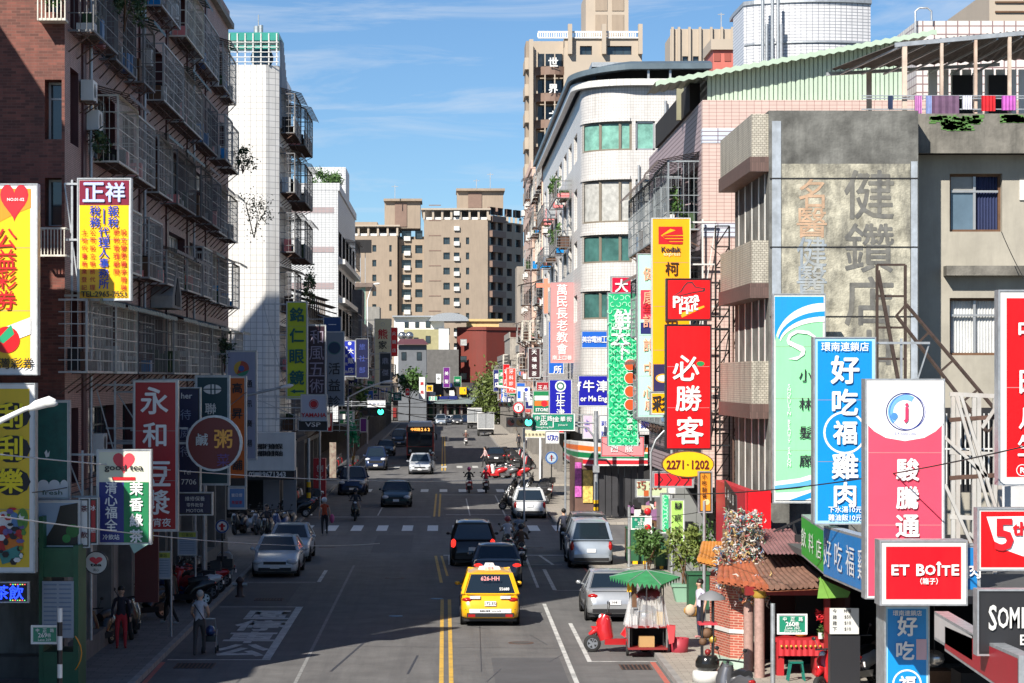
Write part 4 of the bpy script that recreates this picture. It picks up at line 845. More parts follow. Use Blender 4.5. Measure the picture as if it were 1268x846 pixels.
# ground floor with the convenience-store corner
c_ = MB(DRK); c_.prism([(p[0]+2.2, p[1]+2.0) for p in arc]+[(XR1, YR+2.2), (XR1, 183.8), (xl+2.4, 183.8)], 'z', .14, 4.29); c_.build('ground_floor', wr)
st = thing('convenience_store', 'corner shop with orange, green and red striped fascia', 'shop', (xl, YR-2, 0))
OS, GSp, RS = flat('stripe_orange', 'E8702A', .35), flat('stripe_green', '1B7A4B', .35), flat('stripe_red', 'C8242F', .35)
fp = [(PX(698, 150), 150), (PX(703, 138), 138), (PX(709, 128), 128), (PX(716, 124.5), 124.5), (PX(733, 123), 123), (PX(791, 122.6), 122.6)]
def fz(p, y_): return PZ(y_, p[1])
tops = [545, 546, 546.5, 547, 549, 551]; bots = [566, 571, 574, 576, 577, 577]
for k, (f0, f1, m) in enumerate(((0, .14, OFFW), (.14, .36, OS), (.36, .44, OFFW), (.44, .66, GSp), (.66, .74, OFFW), (.74, .93, RS), (.93, 1, OFFW))):
    c_ = MB(m)
    for i in range(len(fp)-1):
        if i == len(fp)-2 and f0 < .6: m2 = WT4 if False else None
        a, b = fp[i], fp[i+1]; za = fz(a, tops[i])+(fz(a, bots[i])-fz(a, tops[i]))*f0; zb = fz(a, tops[i])+(fz(a, bots[i])-fz(a, tops[i]))*f1
        zc = fz(b, tops[i+1])+(fz(b, bots[i+1])-fz(b, tops[i+1]))*f0; zd = fz(b, tops[i+1])+(fz(b, bots[i+1])-fz(b, tops[i+1]))*f1
        c_.face([(a[0], a[1], zb), (b[0], b[1], zd), (b[0], b[1], zc), (a[0], a[1], za)]); c_.face([(a[0]+.5, a[1]+.5, zb), (a[0]+.5, a[1]+.5, za), (b[0]+.5, b[1]+.5, zc), (b[0]+.5, b[1]+.5, zd)])
        if f0 == 0: c_.face([(a[0], a[1], za), (b[0], b[1], zc), (b[0]+.5, b[1]+.5, zc), (a[0]+.5, a[1]+.5, za)])
    c_.build('fascia_stripe', st)
c_ = MB(mat('shop_brown_wall', (.13, .07, .055), .6, var=.2)); 
c_.box(PX(712, 124), PX(735, 124), 124, 124.4, .14, 3.2); c_.box(PX(709, 127), PX(713, 127), 124.6, 130, .14, 3.2); c_.build('wall', st)
c_ = MB(flat('poster_magenta', (.55, .12, .45), .4, var=.5, scale=8)); c_.box(PX(712, 123.9), PX(720, 123.9), 123.93, 123.97, 1.2, 3.0); c_.build('poster', st)
c_ = MB(flat('poster_gold', (.65, .45, .12), .4, var=.6, scale=6)); c_.box(PX(722, 123.9), PX(734, 123.9), 123.93, 123.97, .9, 2.6); c_.build('poster', st)
c_ = MB(GLD); c_.box(PX(738, 124), PX(790, 124), 125.5, 125.6, .2, 3.3); c_.build('shop_window', st)
SHUT = mat('dark_ribbed_shutter', (.035, .035, .04), .5, var=.2)
for px_ in range(742, 792, 8): c_ = MB(SHUT); x = PX(px_, 123.5); c_.box(x, x+.30, 123.5, 123.6, .2, 3.4); c_.build('shutter_slat', st)
# between: shops under the pink block (grey panels, green boxes)
sh = thing('shop_row', 'grey panelled shopfront with dark sloping canopy under the pink block', 'shop', (8.4, 78, 0))
c_ = MB(mat('grey_metal_panel', (.20, .21, .21), .5, var=.08)); 
xa = PX(833, 84)
for i in range(5): x0 = xa+i*.42; c2 = MB(c_.mats[0]); c2.box(x0, x0+.41, 84+.01*(i % 2), 84.2, .14, 4.6); c2.build('panel', sh)
c_.box(XP+.2, XP+.35, 84.3, 95.8, .14, 3.9); c_.build('wall', sh); c_ = MB(OFFW); c_.box(PX(897, 78), PX(930, 78), 77.0, 77.2, .14, 3.2); c_.build('white_panel', sh)
c_ = MB(mat('canopy_black', (.03, .03, .035), .5)); p1, p2 = (PX(845, 83), 83), (PX(878, 83), 83); c_.face([(p1[0], 83, PZ(596, 83)), (p2[0], 83, PZ(655, 83)), (p2[0], 83, PZ(596, 83))]); c_.build('canopy', sh)
# red street-level fascia under the concrete building
rf = thing('red_shop_fascia', 'large red boxed shop fascia with a black star-shaped logo patch', 'shop', (8.6, 64, 0))
c_ = MB(flat('fascia_red', (.50, .02, .035), .4, grime=.2)); xq = PX(925, 66)
c_.prism([(63.0, 2.4), (69.8, 2.4), (69.8, PZ(594, 70)), (63.0, PZ(606, 64))], 'x', 7.92, 8.2); c_.build('side_panel', rf)
c_ = MB(flat('fascia_red_bright', 'D0101C', .35)); c_.box(PX(926, 62.7), PX(954, 62.7), 62.6, 62.98, 2.6, PZ(607, 63)); c_.box(PX(950, 64), PX(984, 64), 62.4, 62.55, PZ(684, 62.5), PZ(664, 62.5)); c_.build('front_panel', rf)
c_ = MB(BLK); c_.prism([(64.6, 3.3), (67.2, 3.5), (67.5, 4.5), (64.8, 4.2)], 'x', 7.89, 7.92); c_.build('logo_patch', rf)
t_ = MB()
for i, s in enumerate('LALU'):
    vv, ff, bb_ = glyph(s, .02); t_.use(WHT).idx([(7.88, 67.2-i*.55-v[0]*.5, 4.05+v[1]*.4-i*.05) for v in vv], ff, False)
t_.build('lettering', rf)
# ---------------------------------------------------------------- far right side of the street
TANW = mat('tan_tile', (.31, .245, .185), .6, var=.08, scale=.3, grime=.2); TANL = mat('tan_light_tile', (.41, .345, .275), .6, var=.06, scale=.3); TAND = mat('tan_dark_tile', (.20, .13, .10), .6, var=.1)
def tower(name, label, X0_, X1_, Y0_, Y1_, Z1_, side, colsS, colsX, zf=6, st=3.15, band=None, crown=True, m=TANW, windows_x=True, roofh=3.2):
    t = thing(name, label, 'tower block', ((X0_+X1_)/2, Y0_, 0)); n = int((Z1_-zf)/st)
    r_ = [(zf+i*st+.9, zf+i*st+2.35) for i in range(n)]
    w = MB(); ops = skin(w, 'S', Y0_, X0_, X1_, .1, Z1_, colsS, r_, .5, m, TAND); w.build('wall', t); windows(t, 'S', Y0_, ops, .5, 'dark')
    if windows_x:
        w = MB(); p = X1_ if side == 'E' else X0_; ops = skin(w, side, p, Y0_, Y1_, .1, Z1_, colsX, r_, .5, m, TAND); w.build('side_wall', t); windows(t, side, p, ops, .5, 'dark')
    c = MB(m); a, b = (X0_, X1_-.6) if side == 'E' else (X0_+.6, X1_); c.box(a, b, Y0_+.6, Y1_, .1, Z1_-.02); c.build('wall_core', t)
    if crown:
        c = MB(TANL); z = Z1_; c.box(X0_-.6, X1_+.6, Y0_-.6, Y1_+.6, z+2.0, z+2.35)
        k = int((X1_-X0_)/1.9)
        for i in range(k+1): x = X0_+(X1_-X0_)*i/k; c.box(x-.22, x+.22, Y0_-.1, Y0_+.3, z, z+2.0)
        k = int((Y1_-Y0_)/1.9); p = X1_ if side == 'E' else X0_
        for i in range(k+1): y = Y0_+(Y1_-Y0_)*i/k; c.box(p-.2, p+.2, y-.22, y+.22, z, z+2.0)
        c.box(X0_-.1, X1_+.1, Y0_+.35, Y1_, z-.02, z+.5, WHT); c.build('roof_pergola', t)
    return t
# right-hand brown tower with white characters
YT = 286.0
t = thing('brown_tower', 'tall tan tower with dark curved balconies and white characters down its front', 'tower block', (11, YT, 0))
px2 = lambda p: PX(p, YT); pz2 = lambda p: PZ(p, YT)
stp = 33*YT/F
rws = [(pz2(68+33*i), pz2(57+33*i)) for i in range(13)][::-1]
w_ = MB(); ops = skin(w_, 'S', YT, px2(699), px2(795), .1, pz2(46), [(px2(718), px2(733)), (px2(752), px2(782))], rws, .6, TANL, TAND); w_.build('wall', t); windows(t, 'S', YT, ops, .6, 'dark')
c_ = MB(TANL); c_.box(px2(655)+.4, px2(795), YT+3.5, YT+22, .1, pz2(46)); c_.box(px2(699), px2(795), YT+.7, YT+3.5, .1, pz2(46)-.02); c_.build('wall_core', t)
for p in (655, 703, 745, 790):
    c_ = MB(TANL); z0 = pz2(68) if p > 700 else .1; c_.box(px2(p), px2(p+5), YT-.9, YT+.2, z0, pz2(31 if p > 660 else 50)); c_.build('pier', t)
# curved balcony stack
for i in range(13):
    zb = pz2(92+33*i); zt = zb+1.0
    c_ = MB(TAND); pts = [(px2(663)+(px2(699)-px2(663))*k/6, YT+2.2-2.0*math.sin(math.pi*(.15+.6*k/6))) for k in range(7)]
    for a, b in zip(pts[:-1], pts[1:]): c_.face([(*a, zb), (*b, zb), (*b, zt), (*a, zt)]); c_.face([(*a, zb), (a[0], YT+3.4, zb), (b[0], YT+3.4, zb), (*b, zb)]); c_.face([(*a, zt), (*b, zt), (b[0], b[1]+.15, zt), (a[0], a[1]+.15, zt)])
    o = c_.build('balcony', t)
    g_ = MB(TANL)
    for a in pts[::2]: g_.bar((*a, zt), (*a, zb+stp), .14)
    g_.bar((px2(663), YT+3.45, zb+.0), (px2(663), YT+3.45, zb+stp), .8); g_.build('mullion', o)
    d_ = MB(GLD); d_.box(px2(664), px2(698), YT+3.3, YT+3.45, zt+.1, zb+stp-.3); d_.build('pane', o)
for i in range(14):
    zb = pz2(80+33*i); c_ = MB(TANL); c_.box(px2(650), px2(656), YT+.5, YT+7, zb-.5, zb+.9); c_.build('corner_balcony', t)
c_ = MB(TANW); c_.box(px2(652), px2(659), YT+2, YT+8, .1, pz2(48)); c_.build('corner_wall', t)
c_ = MB(WHT); c_.box(px2(666), px2(790), YT-.3, YT-.1, pz2(41), pz2(39)); c_.box(px2(666), px2(790), YT-.3, YT-.1, pz2(48), pz2(46.5))
for k in range(44): x = px2(666+k*2.8); c_.box(x-.06, x+.08, YT-.28, YT-.12, pz2(46.5), pz2(41))
c_.build('roof_railing', t)
t_ = MB()
for i, ch in enumerate('世界之'): text_mb(t_, ch, px2(685), pz2(77+33*i), 1.05, WHT, bold=.05, y=YT-.12)
c2 = t_.build('lettering', t)
c_ = MB(TANL); c_.box(px2(729), px2(783), YT+6, YT+16, pz2(46), pz2(-20)); c_.build('upper_tower', t)
c_ = MB(TANW)
for a, b in ((741, 756), (762, 777)):
    for y0_, y1_ in ((35, 9), (4, -18)): c_.box(px2(a), px2(b), YT+5.9, YT+5.99, pz2(y0_), pz2(y1_))
c_.build('recessed_panel', t)
# second tower behind
YU = 350
t2 = tower('tan_tower', 'distant tan tower with vertical piers behind the green roof storey', PX(830, YU), PX(921, YU), YU, YU+15, PZ(36, YU), 'W', [(PX(p, YU), PX(p+7, YU)) for p in (845, 858, 872, 885, 898, 911)], [(YU+3, YU+6)], zf=PZ(110, YU)-20, st=27*YU/F, crown=False, m=TANL, windows_x=False)
c_ = MB(TANL)
for p in (831, 839, 852, 865, 879, 892, 905, 917): c_.box(PX(p, YU), PX(p+3, YU), YU-.5, YU-.01, 20, PZ(34, YU))
c_.build('pier', t2)
# round white tiled tower
yc = 150; rw = thing('curved_white_tower', 'big curved white small-tiled tower rising behind the green roof', 'tower block', (PX(1000, yc), yc, 0))
WT5 = mat('white_fine_grid_tile', (.62, .62, .64), .35, tile=(.36, .20, .022, (.22, .23, .26), 0), var=.05)
xc0, xc1 = PX(922, yc), PX(1083, yc); hw = (xc1-xc0)/2; zt = PZ(4, yc)
poly = [(xc0, yc+6), (xc0+.1, yc+1.2)] + [(xc0+.7+(xc1-xc0-.9)*k/10, yc+.6-1.0*math.sin(math.pi*k/10*.9)) for k in range(11)] + [(xc1, yc+2.5), (xc1, yc+8), (xc0+1, yc+9)]
c_ = MB(WT5); 
for a, b in zip(poly, poly[1:]+poly[:1]):
    d = math.hypot(b[0]-a[0], b[1]-a[1]); c_.face([(a[0], a[1], 0), (b[0], b[1], 0), (b[0], b[1], zt), (a[0], a[1], zt)])
c_.face([(*p, zt) for p in poly]); c_.build('wall', rw)
c_ = MB(GAL); c_.prism([(p[0], p[1]-.12) for p in poly[1:14]]+[(xc1-.4, yc+3), (xc0+.4, yc+3)], 'z', PZ(54, yc), PZ(52, yc)); c_.prism([(p[0]-.05 if p[0] < 20 else p[0]+.05, p[1]-.15) for p in poly[:14]]+[(xc1, yc+8), (xc0, yc+8)], 'z', zt, zt+.25); c_.build('band', rw)
for p in (944, 956, 963, 949, 967):
    c_ = MB(GAL); x = PX(p, yc-.6); c_.tube([(x, yc-.75, 12), (x, yc-.75, PZ(2 if p in (944, 956, 963) else 32, yc))], .11, 6); c_.build('vent_pipe', rw)
# pieces around the roofs
def simple_block(name, label, cat, x0, x1, y0, y1, z0, z1, m, extra=None):
    t = thing(name, label, cat, ((x0+x1)/2, y0, z0)); c = MB(m); c.box(x0, x1, y0, y1, z0, z1); c.build('wall', t)
    if extra: extra(t)
    return t
YO = 200
def ex(t):
    c = MB(TANL); c.box(PX(880, YO), PX(923, YO), YO-.3, YO+6, PZ(62, YO), PZ(52, YO)+.2); c.build('roof_edge', t)
    for p in (884, 897, 910): c = MB(flat('salmon_tile_dark', (.30, .07, .05), .6)); c.box(PX(p, YO), PX(p+8, YO), YO-.06, YO-.01, PZ(76, YO), PZ(66, YO)); c.build('window', t)
simple_block('salmon_penthouse', 'salmon pink roof room between the two towers', 'roof room', PX(883, YO), PX(921, YO), YO, YO+6, 10, PZ(57, YO), flat('salmon_tile', (.50, .13, .10), .6), ex)
YW = 86
def ex2(t):
    c = MB(RUST); x0, x1 = PX(1132, YW), PX(1152, YW); z = PZ(40, YW)
    c = MB(GAL); c.tube([(x0, YW-.2, z-.4), (x0, YW-.2, PZ(15, YW)), (x0+.15, YW-.2, PZ(11, YW)), (x1-.15, YW-.2, PZ(11, YW)), (x1, YW-.2, PZ(15, YW)), (x1, YW-.2, z+.4)], .035, 6); c.build('pipe_loop', t)
simple_block('white_parapet_block', 'white gridded parapet block behind the roof shelter', 'building', PX(1135, YW), 30, YW, YW+6, 8, PZ(26, YW), mat('white_pink_grid', (.60, .56, .54), .4, tile=(.42, .30, .025, (.22, .15, .15), 0), var=.05), ex2)
def ex3(t):
    c = MB(BRN); 
    for y_ in (2, 14): c.box(PX(1232, 120), 60, 119.9, 119.99, PZ(y_+2, 120), PZ(y_, 120))
    c.build('cornice', t)
simple_block('beige_block', 'beige apartment block corner at the top right edge', 'building', PX(1225, 120), 60, 120, 130, 5, PZ(-12, 120), TANL, ex3)
# street rows beyond the white building
gb = rowhouse('grey_shop_house', 'narrow grey block with slit balconies beside the white building', 'W', 8.6, 184.5, 226, PZ(205, 215), mat('grey_slab', (.30, .29, .28), .7, var=.15, grime=.4), cagep=.5, depth=10, cat='shop house')
pk = rowhouse('peach_block', 'peach coloured block with black characters down its end wall', 'W', 8.2, 226.5, 250, PZ(208, 226), mat('peach_tile', (.60, .42, .34), .6, var=.06), cagep=.2, depth=9, cat='building')
t_ = MB()
c_ = MB(mat('peach_tile', (.6, .42, .34))); xs0, xs1 = PX(671, 184), PX(683, 184)
sp = thing('peach_wall_sign', 'peach vertical board with black characters and the number 121 on the white building edge', 'sign', (xs0, 184.2, PZ(345, 184)))
c_ = MB(flat('peach_board', (.72, .47, .36), .6)); c_.box(xs0, xs1, 184.0, 184.4, PZ(345, 184), PZ(205, 184)); c_.build('panel', sp)
for i, ch in enumerate('文市陽明街121之'): text_mb(t_, ch, (xs0+xs1)/2, PZ(212+i*14.5, 184), .46, BLK, bold=.03, y=183.98)
t_.build('lettering', sp)
for (a, b, z, c), lb in zip([(251, 272, 11.5, (.48, .33, .28)), (272.5, 284, 10.4, (.28, .28, .27)), (312, 340, 12.6, (.35, .32, .28)), (341, 386, 10.0, (.24, .22, .20))], ['pinkish shop house with slab balconies below the brown tower', 'low grey shop house squeezed against the brown tower', 'cream stained shop house beyond the brown tower', 'last dark shop house before the far crossing on the right']):
    rowhouse('shop_house', lb, 'W', 8.4, a, b, z, mat('render_r%d' % a, c, .8, var=.2, grime=.5), cagep=.5, depth=10, cat='shop house')
# low slabs seen on the right row (pink balconies at x 650-690)
for k, (y_, z_) in enumerate(((205, 405), (205, 372))):
    pass
# ================================================================ the end of the street
def cwin(t, Y, lst, style='dark'):
    for x0, x1, y0, y1 in lst:
        fm, pm = win_meshes(PX(x1, Y)-PX(x0, Y), (y1-y0)*Y/F, style); o = inst('window', fm, t, (PX(x0, Y), Y-.1, PZ(y1, Y)), world=True); inst('pane', pm, o)
YC = 430
t = thing('domed_roof_house', 'white house with curved metal roof and olive wall at the street end', 'house', (PX(530, YC), YC, 0))
c_ = MB(WHT); c_.box(PX(488, YC), PX(550, YC), YC, YC+12, 8, PZ(393, YC)); c_.build('upper_wall', t)
c_ = MB(mat('olive_plaster', (.34, .31, .17), .8)); c_.box(PX(500, YC-3), PX(543, YC-3), YC-3, YC-.01, 6, PZ(408, YC-3)); c_.build('wall', t); c_ = MB(OFFW); c_.box(PX(543, YC-3)+.01, PX(556, YC-3), YC-3, YC-.01, 6, PZ(407, YC-3)); c_.build('wall_pier', t)
c_ = MB(mat('grey_plaster_far', (.12, .115, .11), .8, var=.2)); c_.box(PX(515, YC-4), PX(568, YC-4), YC-4, YC-3.01, .1, PZ(433, YC-4)); c_.build('lower_wall', t)
c_ = MB(GAL); c_.prism([(PX(556, YC)+3.6*math.cos(math.pi*k/14), PZ(398, YC)+1.5*math.sin(math.pi*k/14)) for k in range(15)], 'y', YC-2, YC+12)
c_.box(PX(486, YC), PX(545, YC), YC-1, YC+11, PZ(393, YC)+.01, PZ(391, YC)); c_.build('roof', t)
cwin(t, YC-.02, [(501, 506, 399, 406), (514, 519, 399, 406), (527, 533, 398, 406)]); cwin(t, YC-3.02, [(527, 533, 416, 425), (512, 518, 418, 423)])
t = thing('red_round_house', 'deep red round-cornered house at the end of the street', 'house', (PX(600, YC), YC, 0))
RH = mat('oxide_red_wall', (.17, .03, .02), .7, var=.1, scale=.2, grime=.15); xc, ry = PX(595, YC-3), YC+4
c_ = MB(RH); po = [(PX(566, YC), YC+1)]+[(PX(566, YC)+3.6+ 6.2*math.sin(math.pi*(k/10-.35)) if False else PX(568, YC)+(PX(602, YC)-PX(568, YC))*k/8, YC+1-2.4*math.sin(math.pi*k/16)) for k in range(9)]+[(PX(650, YC), YC+4), (PX(650, YC), YC+14), (PX(566, YC), YC+14)]
c_.prism(po, 'z', .1, PZ(406, YC)); c_.build('wall', t)
c_ = MB(mat('yellow_roof_wall', (.55, .40, .18), .7)); c_.box(PX(578, YC), PX(618, YC), YC+1, YC+8, PZ(406, YC), PZ(398, YC)); c_.box(PX(576, YC), PX(622, YC), YC+.5, YC+9, PZ(398, YC)+.01, PZ(395, YC)); c_.build('roof_room', t)
c_ = MB(RH); c_.prism([(p[0], p[1]-.25) for p in po[:-2]]+[(PX(650, YC), YC+10), (PX(566, YC), YC+10)], 'z', PZ(409, YC), PZ(405, YC)+.0); c_.build('cornice', t)
cwin(t, YC-.9, [(570, 578, 420, 428)], 'curtain'); cwin(t, YC-.9, [(570, 578, 441, 449), (570, 578, 462, 470)]); cwin(t, YC+2.0, [(605, 612, 420, 430), (620, 630, 420, 430), (605, 612, 441, 450), (620, 630, 441, 450)])
t = thing('red_roof_house', 'small grey house with maroon sheet roof and steel water tanks, left of the far road', 'house', (PX(505, 405), 405, 0))
Y_ = 406; c_ = MB(mat('greyblue_plaster', (.13, .14, .155), .8)); c_.box(PX(493, Y_), PX(528, Y_), Y_, Y_+8, .1, PZ(427, Y_)); c_.build('wall', t)
c_ = MB(mat('maroon_sheet', (.12, .04, .045), .6)); c_.face([(PX(490, Y_), Y_-1, PZ(427, Y_)), (PX(531, Y_), Y_-1, PZ(427, Y_)), (PX(524, Y_), Y_+6, PZ(419, Y_)), (PX(495, Y_), Y_+6, PZ(419, Y_))]); c_.build('roof', t)
for i, p in enumerate((498, 507)): c_ = MB(STAIN); c_.ball((PX(p, 414), 414, PZ(416, 414)), .75, 12, sz=(1, 1, 1.0)); c_.build('water_tank', t)
cwin(t, Y_-.02, [(497, 503, 436, 446), (516, 522, 436, 446)])
# dark arcade across the far crossing
t = thing('far_arcade', 'long low dark arcade with sheet canopy closing the end of the street', 'shop row', (PX(560, 405), 408, 0))
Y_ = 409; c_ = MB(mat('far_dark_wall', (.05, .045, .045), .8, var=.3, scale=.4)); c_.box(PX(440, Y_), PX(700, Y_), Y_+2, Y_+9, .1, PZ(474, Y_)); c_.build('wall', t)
c_ = MB(mat('far_canopy', (.16, .20, .20), .6)); c_.face([(PX(500, Y_), Y_-1.5, PZ(500, Y_)), (PX(648, Y_), Y_-1.5, PZ(500, Y_)), (PX(648, Y_), Y_+2, PZ(492, Y_)), (PX(500, Y_), Y_+2, PZ(492, Y_))]); c_.build('canopy', t)
rr = random.Random(9)
for i in range(24):
    p = 455+i*9.5; c_ = MB(rr.choice([DRED, OFFW, BLU, DGR, DRK, OFFW, SAL, NAV])); c_.box(PX(p, Y_), PX(p+rr.uniform(4, 8), Y_), Y_+1.8, Y_+1.98, .6, rr.uniform(2, 3.4)); c_.build('shopfront', t)
for i in range(46):
    p = 452+rr.uniform(0, 200); z = rr.uniform(3.3, 6.2); c_ = MB(rr.choice([RED, OFFW, BLU, DGR, YEL, SAL, NAV, ORG, OFFW, TANW])); c_.box(PX(p, Y_), PX(p, Y_)+rr.uniform(.5, 1.8), Y_+1.5-rr.random(), Y_+1.97, z, z+rr.uniform(.4, 1.3)); c_.build('shop_board', t)
for i in range(28):
    p = 450+i*8.6; c_ = MB(ARC); c_.box(PX(p, Y_), PX(p, Y_)+.3, Y_-.2, Y_+.1, .1, PZ(498, Y_)); c_.build('pillar', t)
# big tan towers
YA = 500
tA = tower('tan_tower', 'broad tan tower with pergola crown in the middle of the skyline', PX(525, YA), PX(604, YA), YA, YA+24, PZ(272, YA), 'E',
           [(PX(549, YA), PX(557, YA)), (PX(562, YA), PX(569, YA)), (PX(577, YA), PX(581, YA))], [(YA+2, YA+9), (YA+13, YA+20)], zf=6, st=18.7*YA/F)
c_ = MB(TANW); xA1 = PX(604, YA)
w_ = MB(); n = 12; r_ = [(6+i*3.17+.9, 6+i*3.17+2.5) for i in range(12)]
AN = ('A', math.radians(60)); OR_ = (PX(604, YA)+.1, YA+.1)
ops = skin(w_, AN, OR_, 0, 15.6, .1, PZ(273, YA), [(.8, 3.2), (4.2, 6.4), (8.2, 10.4), (12, 14.4)], r_, .6, TANW, TAND); w_.build('shaded_wall', tA); windows(tA, AN, OR_, ops, .6, 'dark')
T_ = TF(AN, OR_); c_.prism([T_(.05, .7, 0)[:2], T_(15.6, .7, 0)[:2], (T_(15.6, 0, 0)[0], YA+30), (PX(596, YA), YA+30), (PX(596, YA), YA+2)], 'z', .1, PZ(272, YA)); c_.build('rear_wing', tA)
c_ = MB(TANL)
for k in range(9): p_ = T_(k*1.95, -.3, 0); c_.box(p_[0]-.25, p_[0]+.25, p_[1]-.2, p_[1]+.2, PZ(273, YA), PZ(266, YA))
c_.build('roof_pergola', tA)
for i in range(12):
    z = 6+i*3.17; c_ = MB(TAND); c_.bar(T_(.6, -.35, z), T_(6.6, -.35, z), .7, 1.3); c_.build('bay', tA)
    c_ = MB(OFFW); c_.box(PX(562, YA), PX(569, YA), YA-.5, YA-.02, z+.6, z+1.5); c_.build('planter_balcony', tA)
    c_ = MB(TAND); c_.box(PX(531, YA), PX(546, YA), YA-.06, YA-.01, z+2.65, z+2.85); c_.build('ledge', tA)
c_ = MB(TANW); c_.box(PX(566, YA), PX(624, YA), YA+6, YA+16, PZ(256, YA), PZ(234, YA)); c_.box(PX(565, YA), PX(626, YA), YA+5, YA+17, PZ(234, YA)+.01, PZ(231, YA)); c_.box(PX(580, YA), PX(597, YA), YA+5.8, YA+5.99, PZ(255, YA), PZ(236, YA), TAND); c_.build('lift_house', tA)
YB = 520
tB = tower('tan_tower', 'left tan tower with pergola crown partly behind the pale tiled building', PX(432, YB), PX(492, YB), YB, YB+24, PZ(292, YB), 'E', [(PX(436, YB), PX(441, YB)), (PX(461, YB), PX(466, YB)), (PX(482, YB), PX(485, YB))], [(YB+2, YB+8)], zf=5, st=18.3*YB/F)
w_ = MB(); ops = skin(w_, 'S', YB+2, PX(492, YB)+.3, PX(526, YB), .1, PZ(296, YB), [(PX(497, YB), PX(509, YB)), (PX(514, YB), PX(523, YB))], [(5+i*3.22+.7, 5+i*3.22+2.5) for i in range(11)], .7, TANW, DRK); w_.build('balcony_wall', tB); windows(tB, 'S', YB+2, ops, .7, 'dark')
c_ = MB(TANW); c_.box(PX(492, YB), PX(527, YB), YB+3, YB+24, .1, PZ(292, YB)); c_.box(PX(430, YB), PX(466, YB), YB+8, YB+20, 8, PZ(272, YB)); c_.build('rear_wing', tB)
c_ = MB(TANW); c_.box(PX(475, YB), PX(520, YB), YB+8, YB+18, PZ(280, YB), PZ(246, YB)); c_.box(PX(474, YB), PX(522, YB), YB+7, YB+19, PZ(246, YB)+.01, PZ(243, YB)); c_.box(PX(488, YB), PX(503, YB), YB+7.8, YB+7.99, PZ(278, YB), PZ(248, YB), TAND); c_.build('lift_house', tB)
for i in range(11):
    c_ = MB(OFFW); z = 5+i*3.22; c_.box(PX(500, YB), PX(508, YB), YB+1.4, YB+1.98, z+.2, z+1.2); c_.build('balcony_rail', tB)
c_ = MB(DRK); c_.box(PX(433, 300), PX(460, 300), 300, 300.6, PZ(313, 300), PZ(297, 300)); tb_ = thing('billboard', 'dark unlit rooftop billboard seen against the left tan tower', 'billboard', (PX(446, 300), 300, 12)); c_.build('panel', tb_)
c_ = MB(GAL)
for p in (434, 440, 446, 452): c_.bar((PX(p, 300), 300.7, 11.5), (PX(p, 300), 300.7, PZ(300, 300)), .08)
c_.build('frame', tb_)
# plain lower skyline pieces so that no ground shows between the houses
for i, (a, b, y_, top, c, lb) in enumerate(((340, 470, 470, 380, (.25, .24, .22), 'plain grey block filling the far left skyline gap'), (640, 760, 440, 330, (.30, .26, .22), 'plain tan block behind the brown tower'), (606, 650, 470, 400, (.20, .16, .13), 'dark tan block right of the red house'))):
    tt = simple_block('far_block', lb, 'building', PX(a, y_), PX(b, y_), y_, y_+10, 0, PZ(top, y_), mat('far_block_%d' % i, c, .8, grime=.3))
tree('street_tree', 'bushy green tree at the right of the far road below the red sign', PX(612, 372), 372, 9.6, (3.6, 3.6, 5.2), 4200, .32, mat('leaf_olive', (.11, .15, .035), .6, var=.5, scale=2), low=.25, cl=26)
tree('street_tree', 'second tree behind the no-turn sign with yellowish leaves', PX(640, 330), 330, 8.0, (1.8, 2.0, 2.2), 1500, .28, mat('leaf_olive', (.1, .1, .1)), cl=14)
